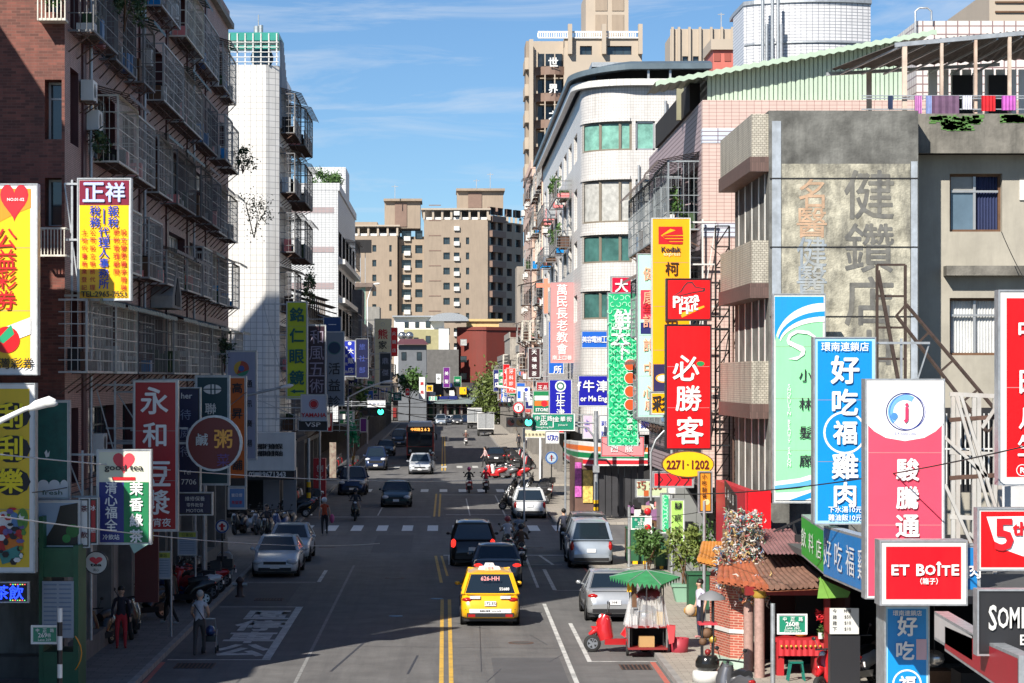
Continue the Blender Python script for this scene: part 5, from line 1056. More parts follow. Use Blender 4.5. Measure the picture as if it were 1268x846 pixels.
# ================================================================ signboards
def sign(label, x0, x1, y0, y1, D, face, side=OFFW, th=.28, txt=(), shp=(), arms='R', reach=None, name='signboard', cat='sign', frame=GAL, group=None, rim=.035, back=True):
    """a lit-box sign facing the camera; x0..y1 are its outline in the photograph, D its distance down the street.
    txt: (characters, fx, fy, height fraction of width, material, bold[, sx]); shp: ('disc'|'poly'|'ring'|'box', ...) in fractions of the board"""
    X0_, X1_, Z0_, Z1_ = PX(x0, D), PX(x1, D), PZ(y1, D), PZ(y0, D); W, Hh = X1_-X0_, Z1_-Z0_
    t = thing(name, label, cat, ((X0_+X1_)/2, D, Z0_), group=group)
    b = MB(side); b.box(X0_, X1_, D, D+th, Z0_, Z1_); b.build('panel', t)
    f = MB(face); f.face([(X0_+rim, D-.006, Z0_+rim), (X1_-rim, D-.006, Z0_+rim), (X1_-rim, D-.006, Z1_-rim), (X0_+rim, D-.006, Z1_-rim)]); f.build('face', t)
    def U(u, v): return X0_+W*u, Z1_-Hh*v
    if Hh > 2.4:
        q_ = MB(flat('vinyl_seam', (.25, .22, .22), .5)); k_ = int(Hh/1.15)
        for i in range(1, k_): z = Z0_+Hh*i/k_; q_.box(X0_+rim, X1_-rim, D-.0085, D-.006, z-.006, z+.006)
        q_.build('panel_seam', t)
    if shp:
        y = D-.010; done = {}
        for s in shp:
            y -= .003; m = s[-1]
            g = done.setdefault(s[0]+m.name if len(shp) > 14 else len(done), MB())
            g.use(m)
            if s[0] == 'disc': (a, c), r = U(s[1], s[2]), s[3]*W; g.face([(p, y, q) for p, q in disc_pts(a, c, r, r*(s[4] if len(s) > 5 else 1))])
            elif s[0] == 'poly': g.face([(U(*p)[0], y, U(*p)[1]) for p in s[1]])
            elif s[0] == 'box': a, c = U(s[1], s[2]); d, e = U(s[3], s[4]); g.face([(a, y, e), (d, y, e), (d, y, c), (a, y, c)])
            elif s[0] == 'ring':
                (a, c), r, r2 = U(s[1], s[2]), s[3]*W, s[4]*W; o = disc_pts(a, c, r); i = disc_pts(a, c, r2)
                for k in range(len(o)): k2 = (k+1) % len(o); g.face([(o[k][0], y, o[k][1]), (o[k2][0], y, o[k2][1]), (i[k2][0], y, i[k2][1]), (i[k][0], y, i[k][1])])
            elif s[0] == 'arc':
                (a, c), r, r2 = U(s[1], s[2]), s[3]*W, s[4]*W; o = disc_pts(a, c, r, n=20, a0=s[5], a1=s[6]); i = disc_pts(a, c, r2, n=20, a0=s[5], a1=s[6])
                for k in range(19): g.face([(o[k][0], y, o[k][1]), (o[k+1][0], y, o[k+1][1]), (i[k+1][0], y, i[k+1][1]), (i[k][0], y, i[k][1])])
        for g in done.values(): g.build('emblem' if 'band' not in name else 'band', t)
    if txt:
        ms = {}
        for s in txt:
            ch, fx, fy, k, m, bold = s[:6]; sx = s[6] if len(s) > 6 else 1; a, c = U(fx, fy); g = ms.setdefault(m.name, MB())
            text_mb(g, ch, a, c, k*W, m, bold, y=D-.045, sx=sx)
        for g in ms.values(): g.build('lettering', t)
    if frame:
        r = MB(frame)
        if arms:
            xe = reach if reach is not None else (8.6 if arms == 'R' else -9.15)
            xs = X1_ if arms == 'R' else X0_; n = max(2, int(Hh/1.3))
            if (arms == 'R' and xe > xs) or (arms == 'L' and xe < xs):
                for i in range(n+1):
                    z = Z0_+.1+(Hh-.2)*i/n; r.bar((xs, D+th/2, z), (xe, D+th/2, z), .05)
                r.bar(((xs+xe)/2, D+th/2+.03, Z0_), ((xs+xe)/2, D+th/2+.03, Z1_), .05)
                r.bar((xs, D+th/2+.04, Z0_+.1), (xe, D+th/2+.04, Z1_-.1), .03); r.build('bracket', t)
        rr_ = MB(frame); e = .03
        rr_.box(X0_-e, X1_+e, D-.02, D+th+.01, Z1_, Z1_+e); rr_.box(X0_-e, X1_+e, D-.02, D+th+.01, Z0_-e, Z0_); rr_.box(X0_-e, X0_, D-.02, D+th+.01, Z0_, Z1_); rr_.box(X1_, X1_+e, D-.02, D+th+.01, Z0_, Z1_); rr_.build('frame', t)
    return t
def V(s, fx, f0, f1, k, m, bold=.03, sx=1):
    n = len(s); return [(c, fx, f0+(f1-f0)*(i/(n-1) if n > 1 else 0), k, m, bold, sx) for i, c in enumerate(s)]
def Hz(s, f0, f1, fy, k, m, bold=.03, sx=1):
    n = len(s); return [(c, f0+(f1-f0)*(i/(n-1) if n > 1 else 0), fy, k, m, bold, sx) for i, c in enumerate(s) if c != ' ']
BW = flat('ink_black', (.015, .015, .02), .5); WH = flat('letter_white', (.80, .80, .80), .4); NB = flat('letter_blue', '1B3BA8', .4); RD = flat('letter_red', 'C01420', .4); GLD_L = flat('letter_gold', 'E8A33D', .4); TEAL = flat('sign_teal', '0B6B5E', .4)
PHR, KOY, MNT2 = flat('bright_red_board', 'F2060F', .35), flat('kodak_yellow', 'FBA90C', .35), flat('pale_mint_board', 'AEE0CF', .4)
# --- right side, near to far
def pts_arc(cx, cy, rx, ry, a0, a1, n=12): return [(cx+rx*math.cos(math.radians(a0+(a1-a0)*i/n)), cy-ry*math.sin(math.radians(a0+(a1-a0)*i/n))) for i in range(n+1)]
sign('black box sign with cream letters beginning SOME at the lower right edge', 1212, 1330, 732, 810, 39, flat('charcoal_board', (.022, .022, .025), .4), BLK, txt=[('S', .14, .42, .27, OFFW, .02, .55), ('O', .25, .42, .22, OFFW, .02, .5), ('M', .37, .42, .22, OFFW, .02, .5), ('E', .48, .42, .22, OFFW, .02, .55), ('E', .46, .77, .11, OFFW, .02)], arms=None)
t5 = sign('red box sign with a white shield reading 5th at the right edge', 1212, 1330, 631, 705, 42, PHR, OFFW, shp=[('poly', [(.08, .12), (1, .10), (1, .9), (.46, .78), (.18, .62)], WH)], txt=[('5', .26, .42, .34, RD, .035), ('th', .43, .32, .15, RD, .03)], arms=None)
sign('tall red box sign cut off by the right edge, white characters', 1238, 1330, 361, 599, 42.5, PHR, OFFW, rim=.12, txt=[('中', .38, .20, .3, WH, .03), ('日', .38, .47, .3, WH, .03), ('月', .38, .66, .28, WH, .03), ('生', .38, .80, .28, WH, .03), ('R', .3, .93, .08, WH, .02)], shp=[('ring', .30, .93, .08, .07, WH)], arms=None)
sign('square red sign with the white words ET BOÎTE', 1091, 1196, 671, 748, 44, flat('board_crimson', 'DE0A1C', .35), OFFW, th=.5, rim=.09, txt=[('E', .16, .45, .125, WH, .04, 1.1), ('T', .27, .45, .125, WH, .04, 1.1), ('B', .46, .45, .14, WH, .04, 1.0), ('O', .575, .45, .12, WH, .04, 1.0), ('Î', .675, .43, .165, WH, .04, 1.0), ('T', .76, .46, .12, WH, .04, 1.0), ('E', .87, .45, .13, WH, .04, 1.1), ('（箱子）', .56, .63, .075, WH, .03)], arms=None)
sg = [('poly', [(0, 0), (1, 0), (1, .20), (.9, .235), (.75, .265), (.5, .28), (.25, .265), (.1, .235), (0, .20)], WH), ('ring', .5, .145, .25, .235, NAV), ('arc', .5, .145, .225, .155, 1.0, 3.9, flat('swoosh_blue', '6FA9D8')), ('ring', .53, .145, .235, .228, NB), ('disc', .36, .165, .045, 1, flat('swoosh_blue2', '4A86C0'))]
sign('tall pink sign with a round blue ring logo and white characters, on a white frame', 1073, 1168, 471, 740, 46, PNK, WH, th=.4, shp=sg, txt=V('駿騰通訊行', .53, .41, .93, .28, WH, .035)+[('j', .51, .15, .26, flat('logo_pink', 'D4335F'), .035), ('J.T intercom', .5, .245, .05, NB, .0)], arms=None, rim=.03)
sign('tall blue sign with bulky white characters for chicken, price lines below', 1009, 1083, 419, 648, 52, BLU, flat('light_blue_box', '9CCBE8'), th=.35, rim=.06, shp=[('ring', .5, .51, .36, .325, WH)],
     txt=[('環南連鎖店', .5, .045, .15, WH, .02), ('好', .5, .17, .45, WH, .045), ('吃', .5, .345, .42, WH, .045), ('福', .5, .51, .38, WH, .04), ('雞', .5, .69, .42, WH, .045), ('肉', .5, .845, .40, WH, .045), ('下水湯10元', .5, .925, .105, WH, .02), ('雞油飯10元', .5, .968, .105, WH, .02)], arms='R', reach=10.6)
bt = flat('salon_green', '8FE3A4', .35); bl2 = flat('salon_blue', '1B8FCB', .35)
sign('tall pale green beauty salon sign with a swan curl, fixed to the concrete wall', 958, 1021, 365, 622, 62.6, bt, OFFW, th=.3, rim=.05,
     shp=[('poly', [(.02, .01), (.98, .01), (.98, .05)]+pts_arc(.98, .22, .95, .165, 90, 180, 10)+[(.02, .20)], bl2), ('poly', pts_arc(1.0, .23, .96, .19, 90, 170)+pts_arc(1.0, .235, .93, .155, 170, 90), WH), ('poly', pts_arc(1.0, .235, .93, .155, 90, 170)+pts_arc(1.0, .24, .90, .135, 170, 90), bl2), ('poly', pts_arc(1.0, .24, .90, .135, 90, 170)+pts_arc(1.0, .245, .88, .115, 170, 90), WH),
          ('poly', [(.02, .90), (.5, .885), (.98, .85), (.98, .875), (.5, .905), (.02, .92)], WH), ('poly', [(.02, .92), (.5, .905), (.98, .875), (.98, .90), (.5, .93), (.02, .94)], flat('salon_blue_pale', '5AA9DA')), ('poly', [(.02, .955), (.5, .95), (.98, .925), (.98, .99), (.02, .99)], WH), ('poly', [(.3, .99), (.98, .93), (.98, .96), (.6, .99)], bl2),
          ('poly', [(.25, .22), (.3, .19), (.45, .17), (.68, .175), (.82, .20), (.83, .235), (.80, .235), (.78, .205), (.65, .19), (.46, .185), (.35, .20), (.3, .22), (.42, .235), (.58, .25), (.62, .265), (.6, .29), (.45, .315), (.28, .31), (.5, .295), (.54, .275), (.4, .255), (.28, .24)], WH)],
     txt=V('小林髮廊', .62, .39, .80, .24, BW, .01)+V('SHOKULIN BEAUTY SALON'.replace(' ', ' '), .30, .44, .82, .07, WH, .0), arms=None)
sign('red pizza sign with a red hat drawing over slanted white letters', 826, 880, 346, 396, 72.0, PHR, flat('box_maroon', '6A1018'), th=.3,
     shp=[('poly', [(.12, .42), (.3, .30), (.38, .16), (.46, .07), (.58, .06), (.66, .18), (.88, .22), (.86, .30), (.6, .34), (.3, .42)], BW), ('poly', [(.16, .41), (.33, .31), (.41, .17), (.47, .10), (.57, .09), (.64, .20), (.84, .24), (.82, .28), (.55, .33), (.3, .40)], RD), ('poly', [(.30, .84), (.84, .65), (.86, .69), (.34, .95)], flat('swash_yellow', 'F2A81D'))],
     txt=[('P', .22, .56, .27, WH, .03), ('i', .34, .53, .2, WH, .03), ('z', .44, .52, .15, WH, .03), ('z', .55, .50, .15, WH, .03), ('a', .67, .47, .16, WH, .03), ('H', .38, .73, .24, WH, .03), ('u', .53, .72, .15, WH, .03), ('t', .65, .66, .2, WH, .03)], frame=BLK)
sign('tall bright red sign with three brushed white characters under the pizza sign', 825, 880, 403, 556, 72, PHR, flat('box_maroon', '6A1018'), th=.3,
     shp=[('disc', .77, .31, .09, .6, flat('pepper_green', '1F8A4C'))], txt=[('必', .44, .345, .56, WH, .03), ('勝', .50, .59, .56, WH, .03), ('客', .53, .85, .60, WH, .03)], frame=BLK)
# small coloured strip between the two red boards, then the ellipse
el = thing('ellipse_sign', 'yellow oval sign with the telephone number 2271-1202', 'sign', (PX(852, 71), 71, PZ(591, 71)))
b = MB(BRN); b.prism(disc_pts(PX(852, 71), PZ(575, 71), .78, .40), 'y', 71, 71.2); b.build('panel', el)
b = MB(YEL); b.face([(p, 70.99, q) for p, q in disc_pts(PX(852, 71), PZ(575, 71), .75, .37)]); b.build('face', el)
b = MB(); 
for i, ch in enumerate('2271-1202'): text_mb(b, ch, PX(828+i*5.9, 71), PZ(575.5, 71), .27 if ch != '-' else .05, flat('digit_red', '5A1015'), bold=.035, y=70.97, sx=.8)
b.build('lettering', el)
sign('tall orange film shop sign with a red logo behind the pizza sign', 808, 854, 271, 488, 75.6, KOY, YEL, th=.3,
     shp=[('poly', [(.16, .045), (.55, .045), (.22, .095), (.55, .145), (.38, .145), (.2, .145), (.16, .145)], RD), ('poly', [(.30, .045), (.80, .045), (.80, .075), (.55, .06)], RD), ('poly', [(.26, .095), (.80, .052), (.82, .09)], RD), ('poly', [(.26, .098), (.82, .098), (.82, .108), (.32, .108)], RD), ('poly', [(.35, .115), (.82, .115), (.82, .125), (.4, .125)], RD), ('poly', [(.42, .132), (.82, .132), (.80, .145), (.5, .145)], RD),
          ('box', .02, .83, .98, .99, flat('pack_navy', '2A2350')), ('disc', .28, .91, .2, .6, flat('pack_gold', 'E7A43A')), ('disc', .28, .91, .15, .55, WH)],
     txt=[('Kodak', .5, .175, .15, BW, .03), ('express', .52, .207, .10, flat('pale_text', (.75, .7, .5)), .0)]+V('柯達彩色沖印', .52, .285, .80, .36, flat('brown_ink', '3A1A08'), .02), frame=OFFW)
sign('pale mint vertical sign with faded orange characters behind the orange one', 790, 822, 315, 516, 76.4, MNT2, MNT2, txt=V('健康諮詢中心', .45, .12, .85, .5, flat('faded_orange', 'F0A588'), .02)+[('全', .35, .33, .35, RD, .02), ('廣', .45, .93, .4, flat('faded_orange', 'F0A588'), .02)], shp=[('box', .1, .22, .8, .40, flat('pack_red', 'C8324A')), ('box', .1, .42, .8, .49, NAV)])
sign('small orange sign with the black characters for lottery, below the mint one', 806, 850, 486, 513, 75.2, KOY, OFFW, txt=[('彩', .25, .5, .42, BW, .03), ('券', .72, .5, .42, BW, .03)])
gg = flat('lace_green', '25B57A', .35); gl = flat('lace_pale', 'A6EFC6', .4)
shp = []
for r in range(22):
    for c in range(5):
        u = .1+c*.2+(.1 if r % 2 else 0)-.05; v = .03+r*.0445
        shp.append(('arc', u, v, .085, .06, (r*1.3+c*2.1) % 6.28, (r*1.3+c*2.1) % 6.28+4.2, gl))
sign('tall green lace-patterned dumpling sign with four red discs', 753, 790, 363, 552, 105, gg, MNT2, th=.3, shp=shp+[('disc', .72, .47+.087*i, .20, 1, WH) for i in range(4)]+[('disc', .72, .47+.087*i, .18, 1, flat('disc_orange', 'D2521F')) for i in range(4)],
     txt=[('鮮', .52, .168, .62, WH, .03), ('天', .42, .283, .60, WH, .03), ('下', .47, .383, .53, WH, .03)]+V('鍋貼水餃', .72, .47, .73, .26, WH, .03)+V('專賣店', .72, .79, .88, .18, WH, .02))
sign('small crimson sign with a white brushed character above the green lace sign', 757, 782, 343, 363, 105, flat('crimson_board', 'C5123A', .35), OFFW, txt=[('大', .5, .55, .62, WH, .035)])
sign('royal blue sign with large white characters and English letters ending Eng', 716, 753, 465, 503, 124, flat('royal_blue', '17179A', .35), OFFW, txt=[('牛', .35, .35, .38, WH, .03), ('津', .80, .35, .38, WH, .03), ('f', .03, .35, .3, WH, .02), ('or Me Eng', .52, .78, .24, WH, .02, .85)], arms='R')
sign('blue horizontal sign with white characters above the royal blue one', 720, 752, 410, 431, 126, flat('mid_blue', '1D5FC0', .35), OFFW, txt=Hz('美容電機工', .12, .88, .5, .24, WH, .02, .8))
sign('dark blue vertical sign with a round crest and white characters', 680, 708, 470, 516, 132, flat('royal_blue', '17179A'), OFFW, shp=[('disc', .5, .18, .24, 1, WH), ('disc', .5, .18, .18, 1, flat('crest_green', '3F6F5F')), ('disc', .5, .18, .10, 1, WH)], txt=V('正牛津', .5, .47, .90, .36, WH, .02))
pk_ = sign('tall salmon pink church sign with white characters and a cross beside it', 682, 710, 350, 449, 140, SAL, SAL, txt=V('萬民長老教會', .5, .09, .83, .47, WH, .02)+[('南上口巷', .5, .94, .2, WH, .02)])
b = MB(flat('cross_salmon', 'F08A70', .4)); Dc = 140.05; b.box(PX(673.5, Dc), PX(678.5, Dc), Dc, Dc+.2, PZ(388, Dc), PZ(345, Dc)); b.box(PX(664, Dc), PX(673.4, Dc), Dc+.01, Dc+.19, PZ(356, Dc), PZ(351, Dc)); b.box(PX(678.6, Dc), PX(681.8, Dc), Dc+.01, Dc+.19, PZ(356, Dc), PZ(351, Dc)); b.build('cross', pk_)
sign('blue vertical sign ending in a white character, behind the church sign', 679, 698, 398, 463, 144, flat('mid_blue', '1D5FC0'), OFFW, txt=V('事務所', .6, .5, .92, .5, WH, .03))
sign('dark brown vertical sign with white characters, far right row', 654, 669, 431, 468, 175, flat('choc_board', '3C2226', .4), OFFW, txt=V('天福號茶', .5, .14, .86, .38, WH, .02))
sign('small red vertical sign in front of the olive tree', 627, 639, 456, 487, 195, flat('coral_board', 'EE4B3E', .4), OFFW, txt=V('牙科診所', .5, .14, .85, .42, WH, .02))
sign('white and blue pharmacy sign over the pavement, far right row', 640, 656, 479, 497, 165, WH, OFFW, shp=[('box', .06, .3, .3, .8, flat('mid_blue', '1D5FC0')), ('disc', .72, .2, .15, 1, NB)], txt=V('仁生', .7, .5, .82, .26, NB, .02))
sign('dark red board with white strokes beside the crest sign', 664, 680, 473, 487, 150, flat('wine_board', '9A1F2B', .4), OFFW, txt=Hz('王品', .3, .7, .5, .3, WH, .02))
sign('round-cornered store sign striped orange, green and red on the right pavement', 660, 680, 484, 512, 148, flat('stripe_green', '1B7A4B'), OFFW, shp=[('box', .1, .22, .98, .42, WH), ('box', .1, .45, .98, .66, OS), ('disc', .7, .56, .2, 1, RS), ('box', .1, .72, .98, .95, TEAL)], txt=[('STORE', .55, .84, .2, WH, .02)])
sign('white board with blue and black characters below the street name arrow', 676, 692, 535, 549, 134, WH, OFFW, txt=Hz('切功', .3, .7, .5, .45, NB, .02), arms=None)
sign('pale board over the shop entrance with a row of small black characters', 648, 676, 532, 542, 138, flat('beige_board', 'CFC7A8', .5), OFFW, txt=Hz('花店咖啡飲料', .1, .9, .6, .1, BW, .01), arms=None)
sign('pink tailor board with white characters above the striped fascia', 745, 797, 541, 565, 119, flat('tailor_pink', 'D98A8E', .4), RED, th=.3, txt=[('西', .3, .6, .17, WH, .02), ('服', .65, .6, .17, WH, .02)], arms=None)
sign('white board with blue characters in the shade behind the lamp pole', 722, 734, 514, 543, 126, flat('pinkwhite_board', 'C9B3C8', .5), OFFW, txt=V('上衣', .4, .3, .6, .5, NB, .02), arms=None)
sign('white vertical board with a large blue character left of the green lace sign', 742, 753, 515, 546, 122, WH, OFFW, txt=V('彩妝', .5, .3, .7, .6, NB, .02), arms=None)
sign('white board with blue characters right of the green lace sign', 791, 806, 516, 534, 101, WH, OFFW, txt=V('樂', .5, .5, .5, .7, NB, .03), arms=None)
sign('red slanted awning board with black zigzag lines under the yellow oval', 809, 858, 585, 603, 73, flat('awning_red', 'D5222F', .4), GAL, shp=[('poly', [(.1+.22*i, .1), (.22+.22*i, .5), (.1+.22*i, .9), (.13+.22*i, .9), (.25+.22*i, .5), (.13+.22*i, .1)], BW) for i in range(4)], arms=None)
sign('beige price board reading 200 below the red awning board', 788, 828, 595, 615, 82, flat('beige_board2', 'B8C3A0', .5), OFFW, shp=[('box', .23, .62, .38, .98, flat('seal_orange', 'B5582A'))], txt=[('200', .58, .36, .2, flat('digit_brown', '8A2A18'), .02), ('巧', .15, .3, .25, flat('digit_brown', '8A2A18'), .02)], arms=None)
sign('white blank light box at the end of the price board', 827, 836, 602, 612, 81.8, WH, OFFW, arms=None)
sign('apple green upright board with four black characters near the planters', 830, 847, 619, 676, 80, flat('apple_green', 'A6D36A', .4), OFFW, txt=V('腳底按摩', .55, .13, .9, .5, BW, .02), arms=None)
sign('emerald patterned narrow banner left of the apple green board', 819, 829, 612, 660, 80.5, flat('emerald', '2FB57A', .4), OFFW, shp=[('arc', .5, .06+.1*i, .3, .18, i, i+4, gl) for i in range(9)], arms=None)
sign('amber vertical sign with faded writing beside the red fascia', 866, 881, 585, 634, 70, flat('amber_board', 'D98A22', .4), BLK, txt=V('小吃麵食', .4, .1, .6, .4, flat('brown_ink', '3A1A08'), .01), shp=[('disc', .6, .75, .25, 1, flat('noodle', 'D9C08A'))], arms=None)
# fascias that face the street (normals towards -x)
def wallsign(label, X, ya, yb, z0a, z1a, z0b, z1b, face, txt='', m=WH, k=.6, th=.25, box=GAL, name='fascia_sign', fz=.5, group=None):
    t = thing(name, label, 'sign', (X, (ya+yb)/2, min(z0a, z0b)), group=group)
    b = MB(box); b.idx([(X, ya, z0a), (X, yb, z0b), (X, yb, z1b), (X, ya, z1a), (X+th, ya, z0a), (X+th, yb, z0b), (X+th, yb, z1b), (X+th, ya, z1a)], [(0, 1, 2, 3), (7, 6, 5, 4), (0, 4, 5, 1), (3, 2, 6, 7), (0, 3, 7, 4), (1, 5, 6, 2)]); b.build('panel', t)
    f = MB(face); X -= .006; f.face([(X, yb-.05, z0b+.05), (X, ya+.05, z0a+.05), (X, ya+.05, z1a-.05), (X, yb-.05, z1b-.05)]); f.build('face', t)
    if txt:
        g = MB(m); n = len(txt)
        for i, ch in enumerate(txt):
            u = (i+.5)/n; y = yb+(ya-yb)*u; zc = (z0b+(z0a-z0b)*u)*(1-fz)+(z1b+(z1a-z1b)*u)*fz; hh = (z1b+(z1a-z1b)*u-z0b-(z0a-z0b)*u)*k
            vv, ff, (x0, x1, y0, y1) = glyph(ch, 0); s_ = hh/max(.3, (y1-y0)); wd = min((yb-ya)/n*.85/max(.1, x1-x0), s_*1.6)
            g.idx([(X-.03, y-(v[0]-(x0+x1)/2)*wd, zc+(v[1]-(y0+y1)/2)*s_) for v in vv], ff, False)
        g.build('lettering', t)
    return t
wallsign('green fascia panel with white writing, beyond the blue one', 8.45, 53.2, 56.6, PZ(712, 53.2), PZ(655, 53.2), PZ(688, 56.6), PZ(637, 56.6), flat('fascia_green', '1F9A2E', .4), '飲料店', WH, .45)
wallsign('long blue shop fascia with white characters running along the street', 8.42, 45.8, 53.1, PZ(746, 45.8), PZ(672, 45.8), PZ(713, 53.1), PZ(651, 53.1), flat('fascia_blue', '1478BE', .4), '好吃福雞肉', WH, .55)
sign('blue front fascia with white characters right of the pink sign', 1086, 1212, 676, 738, 47.3, flat('fascia_blue', '1478BE'), GAL, txt=Hz('好吃麻油雞肉', .08, .95, .5, .14, WH, .03), arms=None)
wallsign('white and red shop fascia slanting down behind the black box sign', 8.9, 40.2, 43.4, PZ(822, 40.2), PZ(785, 40.2), PZ(792, 43.4), PZ(757, 43.4), flat('dull_white_board', (.45, .44, .44)), '', WH)
wallsign('dark red lower fascia at the bottom right corner', 8.9, 37.0, 42.5, PZ(870, 37), PZ(812, 37), PZ(806, 42.5), PZ(772, 42.5), flat('wine_board', '9A1F2B'))
sign('blue pillar sign with white characters reaching the bottom of the picture', 1097, 1149, 752, 868, 47.6, BLU, flat('light_blue_box', '9CCBE8'), th=.9, shp=[('ring', .5, .82, .35, .31, WH), ('box', .72, .34, .97, .56, flat('notice_paper', 'C9A9B4'))], txt=[('環南連鎖店', .5, .06, .13, WH, .02), ('好', .5, .2, .45, WH, .045), ('吃', .45, .46, .42, WH, .045), ('福', .5, .82, .38, WH, .04)], arms=None)
# --- left side
YB_ = flat('lottery_yellow', 'FFC61A', .35)
hrt = lambda cx, cy, s: [(cx+s*.5*16*math.sin(t)**3/16, cy-s*.30*(13*math.cos(t)-5*math.cos(2*t)-2*math.cos(3*t)-math.cos(4*t))/16) for t in [i*math.pi/14 for i in range(28)]]
sign('large yellow lottery sign with a red heart at top, cut by the left edge', -52, 45, 229, 463, 54.6, YB_, WH, th=.35, rim=.14, arms='L', reach=-12,
     shp=[('poly', [(.05, .02), (.93, .02), (.93, .12), (.7, .16), (.05, .30)], flat('lottery_orange', 'F7941D')), ('poly', hrt(.72, .08, .36), flat('heart_red', 'C8102E')), ('poly', hrt(.72, .08, .33), flat('heart_red2', 'E8202E')), ('poly', [(.05, .84), (.93, .70), (.93, .79), (.05, .93)], WH), ('disc', .62, .82, .17, 1, RED), ('poly', [(.5, .82), (.68, .74), (.72, .79), (.58, .84)], flat('leaf_teal', '1A9A6A'))],
     txt=V('公益彩券', .62, .285, .61, .25, flat('letter_crimson', 'C4101C'), .01)+[('台灣彩券', .68, .945, .14, BW, .02), ('NO.01-02', .74, .078, .04, WH, .02)])
sign('large yellow scratch card sign with cartoon lettering, lower left edge', -55, 42, 476, 708, 54.3, flat('lottery_yellow_dull', 'E8C21A', .35), WH, th=.35, rim=.10, arms='L', reach=-12,
     shp=[('poly', pts_arc(.72, .17+.175*i, .24, .075, 0, 360, 10), BW) for i in range(3)]+[('disc', .66, .80, .20, 1.4, RD), ('disc', .72, .74, .12, 1.2, flat('toy_blue', '5B86B8')), ('disc', .62, .72, .10, 1, WH), ('disc', .75, .86, .12, 1.0, flat('toy_orange', 'D97A20')), ('disc', .86, .72, .07, 2, flat('toy_green', '5B8F3A')), ('poly', [(.55, .9), (.8, .86), (.86, .93), (.6, .96)], flat('toy_teal', '3F8F8A'))]+[('poly', pts_arc(R.uniform(.58, .88), R.uniform(.66, .95), R.uniform(.02, .06), R.uniform(.008, .02), 0, 360, 6), m_) for m_ in (BW, flat('toy_violet', '6A5A9A'), RD, BW, WH, flat('toy_green', '5B8F3A'))*5],
     txt=V('刮刮樂', .71, .165, .515, .30, flat('toy_yellow', 'F7E01A'), .04))
sign('yellow accountancy sign with a dark red top and a telephone line', 97, 161, 222, 371, 57.0, flat('tax_yellow', 'FFC20E', .35), OFFW, th=.3, rim=.03, arms='L',
     shp=[('box', .02, .01, .98, .215, flat('plum', '7A1030', .4))], txt=[('正', .30, .11, .36, flat('pale_blue_letter', 'B9C4F0'), .04), ('祥', .72, .11, .36, flat('pale_blue_letter', 'B9C4F0'), .04), ('稅', .33, .265, .2, NB, .03), ('務', .33, .36, .2, NB, .03), ('報', .68, .265, .2, NB, .03), ('稅', .68, .36, .2, NB, .03)]+V('代理人事務所', .5, .44, .87, .19, NB, .03)+V('土地代書商業登記', .12, .44, .9, .10, RD, .01)+V('公司設立帳務代理', .28, .44, .9, .10, RD, .01)+V('節稅管理顧問', .74, .44, .77, .11, RD, .01)+V('設立變更繼承贈與', .88, .44, .9, .11, RD, .01)+[('TEL:2965-7553', .5, .955, .11, BW, .02, 1.0), ('|', .5, .31, .3, NB, .0)])
sign('tall dark red soy milk sign with four white characters', 166, 219, 472, 657, 62, flat('soy_red', 'A30F1C', .4), OFFW, th=.28, arms='L', txt=[('永', .48, .13, .62, WH, .03), ('和', .48, .36, .56, WH, .03), ('豆', .55, .62, .56, WH, .03), ('漿', .55, .81, .56, WH, .03), ('宵夜', .66, .945, .2, WH, .01)])
sign('tea shop sign half navy half green under a cream panel with a heart', 121, 186, 558, 673, 57.3, flat('cream_board', 'DCDCC4', .4), OFFW, th=.28, arms='L', shp=[('poly', hrt(.5, .12, .42), flat('heart_rose', 'D8404E')), ('box', .03, .34, .50, .99, flat('tea_navy', '232C7C')), ('box', .50, .34, .97, .99, flat('tea_green', '117A4A')), ('box', .28, .285, .72, .32, RD)],
     txt=[('good tea', .5, .19, .15, BW, .02, 1.3)]+V('清心福全', .26, .40, .80, .22, WH, .03)+V('茉香綠茶', .74, .41, .92, .24, WH, .035)+[('冷飲站', .26, .93, .1, WH, .01)])
sign('navy vertical sign with grey letters beside the red soy milk sign', 221, 247, 481, 611, 66, flat('board_navy', '10153F', .4), BLK, arms='L', txt=[('her', .4, .07, .28, OFFW, .01)]+V('待威待', .35, .25, .60, .5, flat('grey_letter', '8088A0'), .0)+[('Tel', .4, .80, .2, OFFW, .0), ('7706', .5, .89, .26, OFFW, .0)])
sign('dark teal vertical sign with a pale shell emblem', 243, 283, 466, 600, 69, flat('board_teal', '08363F', .4), GAL, arms='L', shp=[('disc', .5, .12, .28, .55, OFFW), ('box', .2, .115, .8, .125, flat('board_teal', '08363F')), ('box', .44, .05, .48, .19, flat('board_teal', '08363F')), ('box', .56, .05, .6, .19, flat('board_teal', '08363F'))], txt=V('聯邦', .45, .30, .5, .34, OFFW, .01))
sign('navy notice boards with small rows of writing under the dark signs', 221, 262, 611, 637, 65.8, flat('board_navy', '10153F'), BLK, arms='L', txt=[('維修保養', .5, .25, .14, OFFW, .0), ('零件批發', .5, .55, .12, OFFW, .0), ('MOTOR', .5, .82, .1, OFFW, .0)])
sign('orange vertical sign with black characters beyond the teal one', 284, 304, 467, 603, 77, flat('pawn_orange', 'C85F12', .4), OFFW, arms='L', txt=V('高昇當舖', .5, .10, .8, .62, BW, .03), shp=[('box', .04, .92, .96, .99, BLK)])
sign('small white and blue rental board below the orange sign', 283, 304, 604, 630, 76.8, flat('rental_blue', '5B84B8', .4), OFFW, txt=[('當日借', .5, .35, .2, WH, .02), ('免留車', .5, .7, .2, RD, .02)], arms=None)
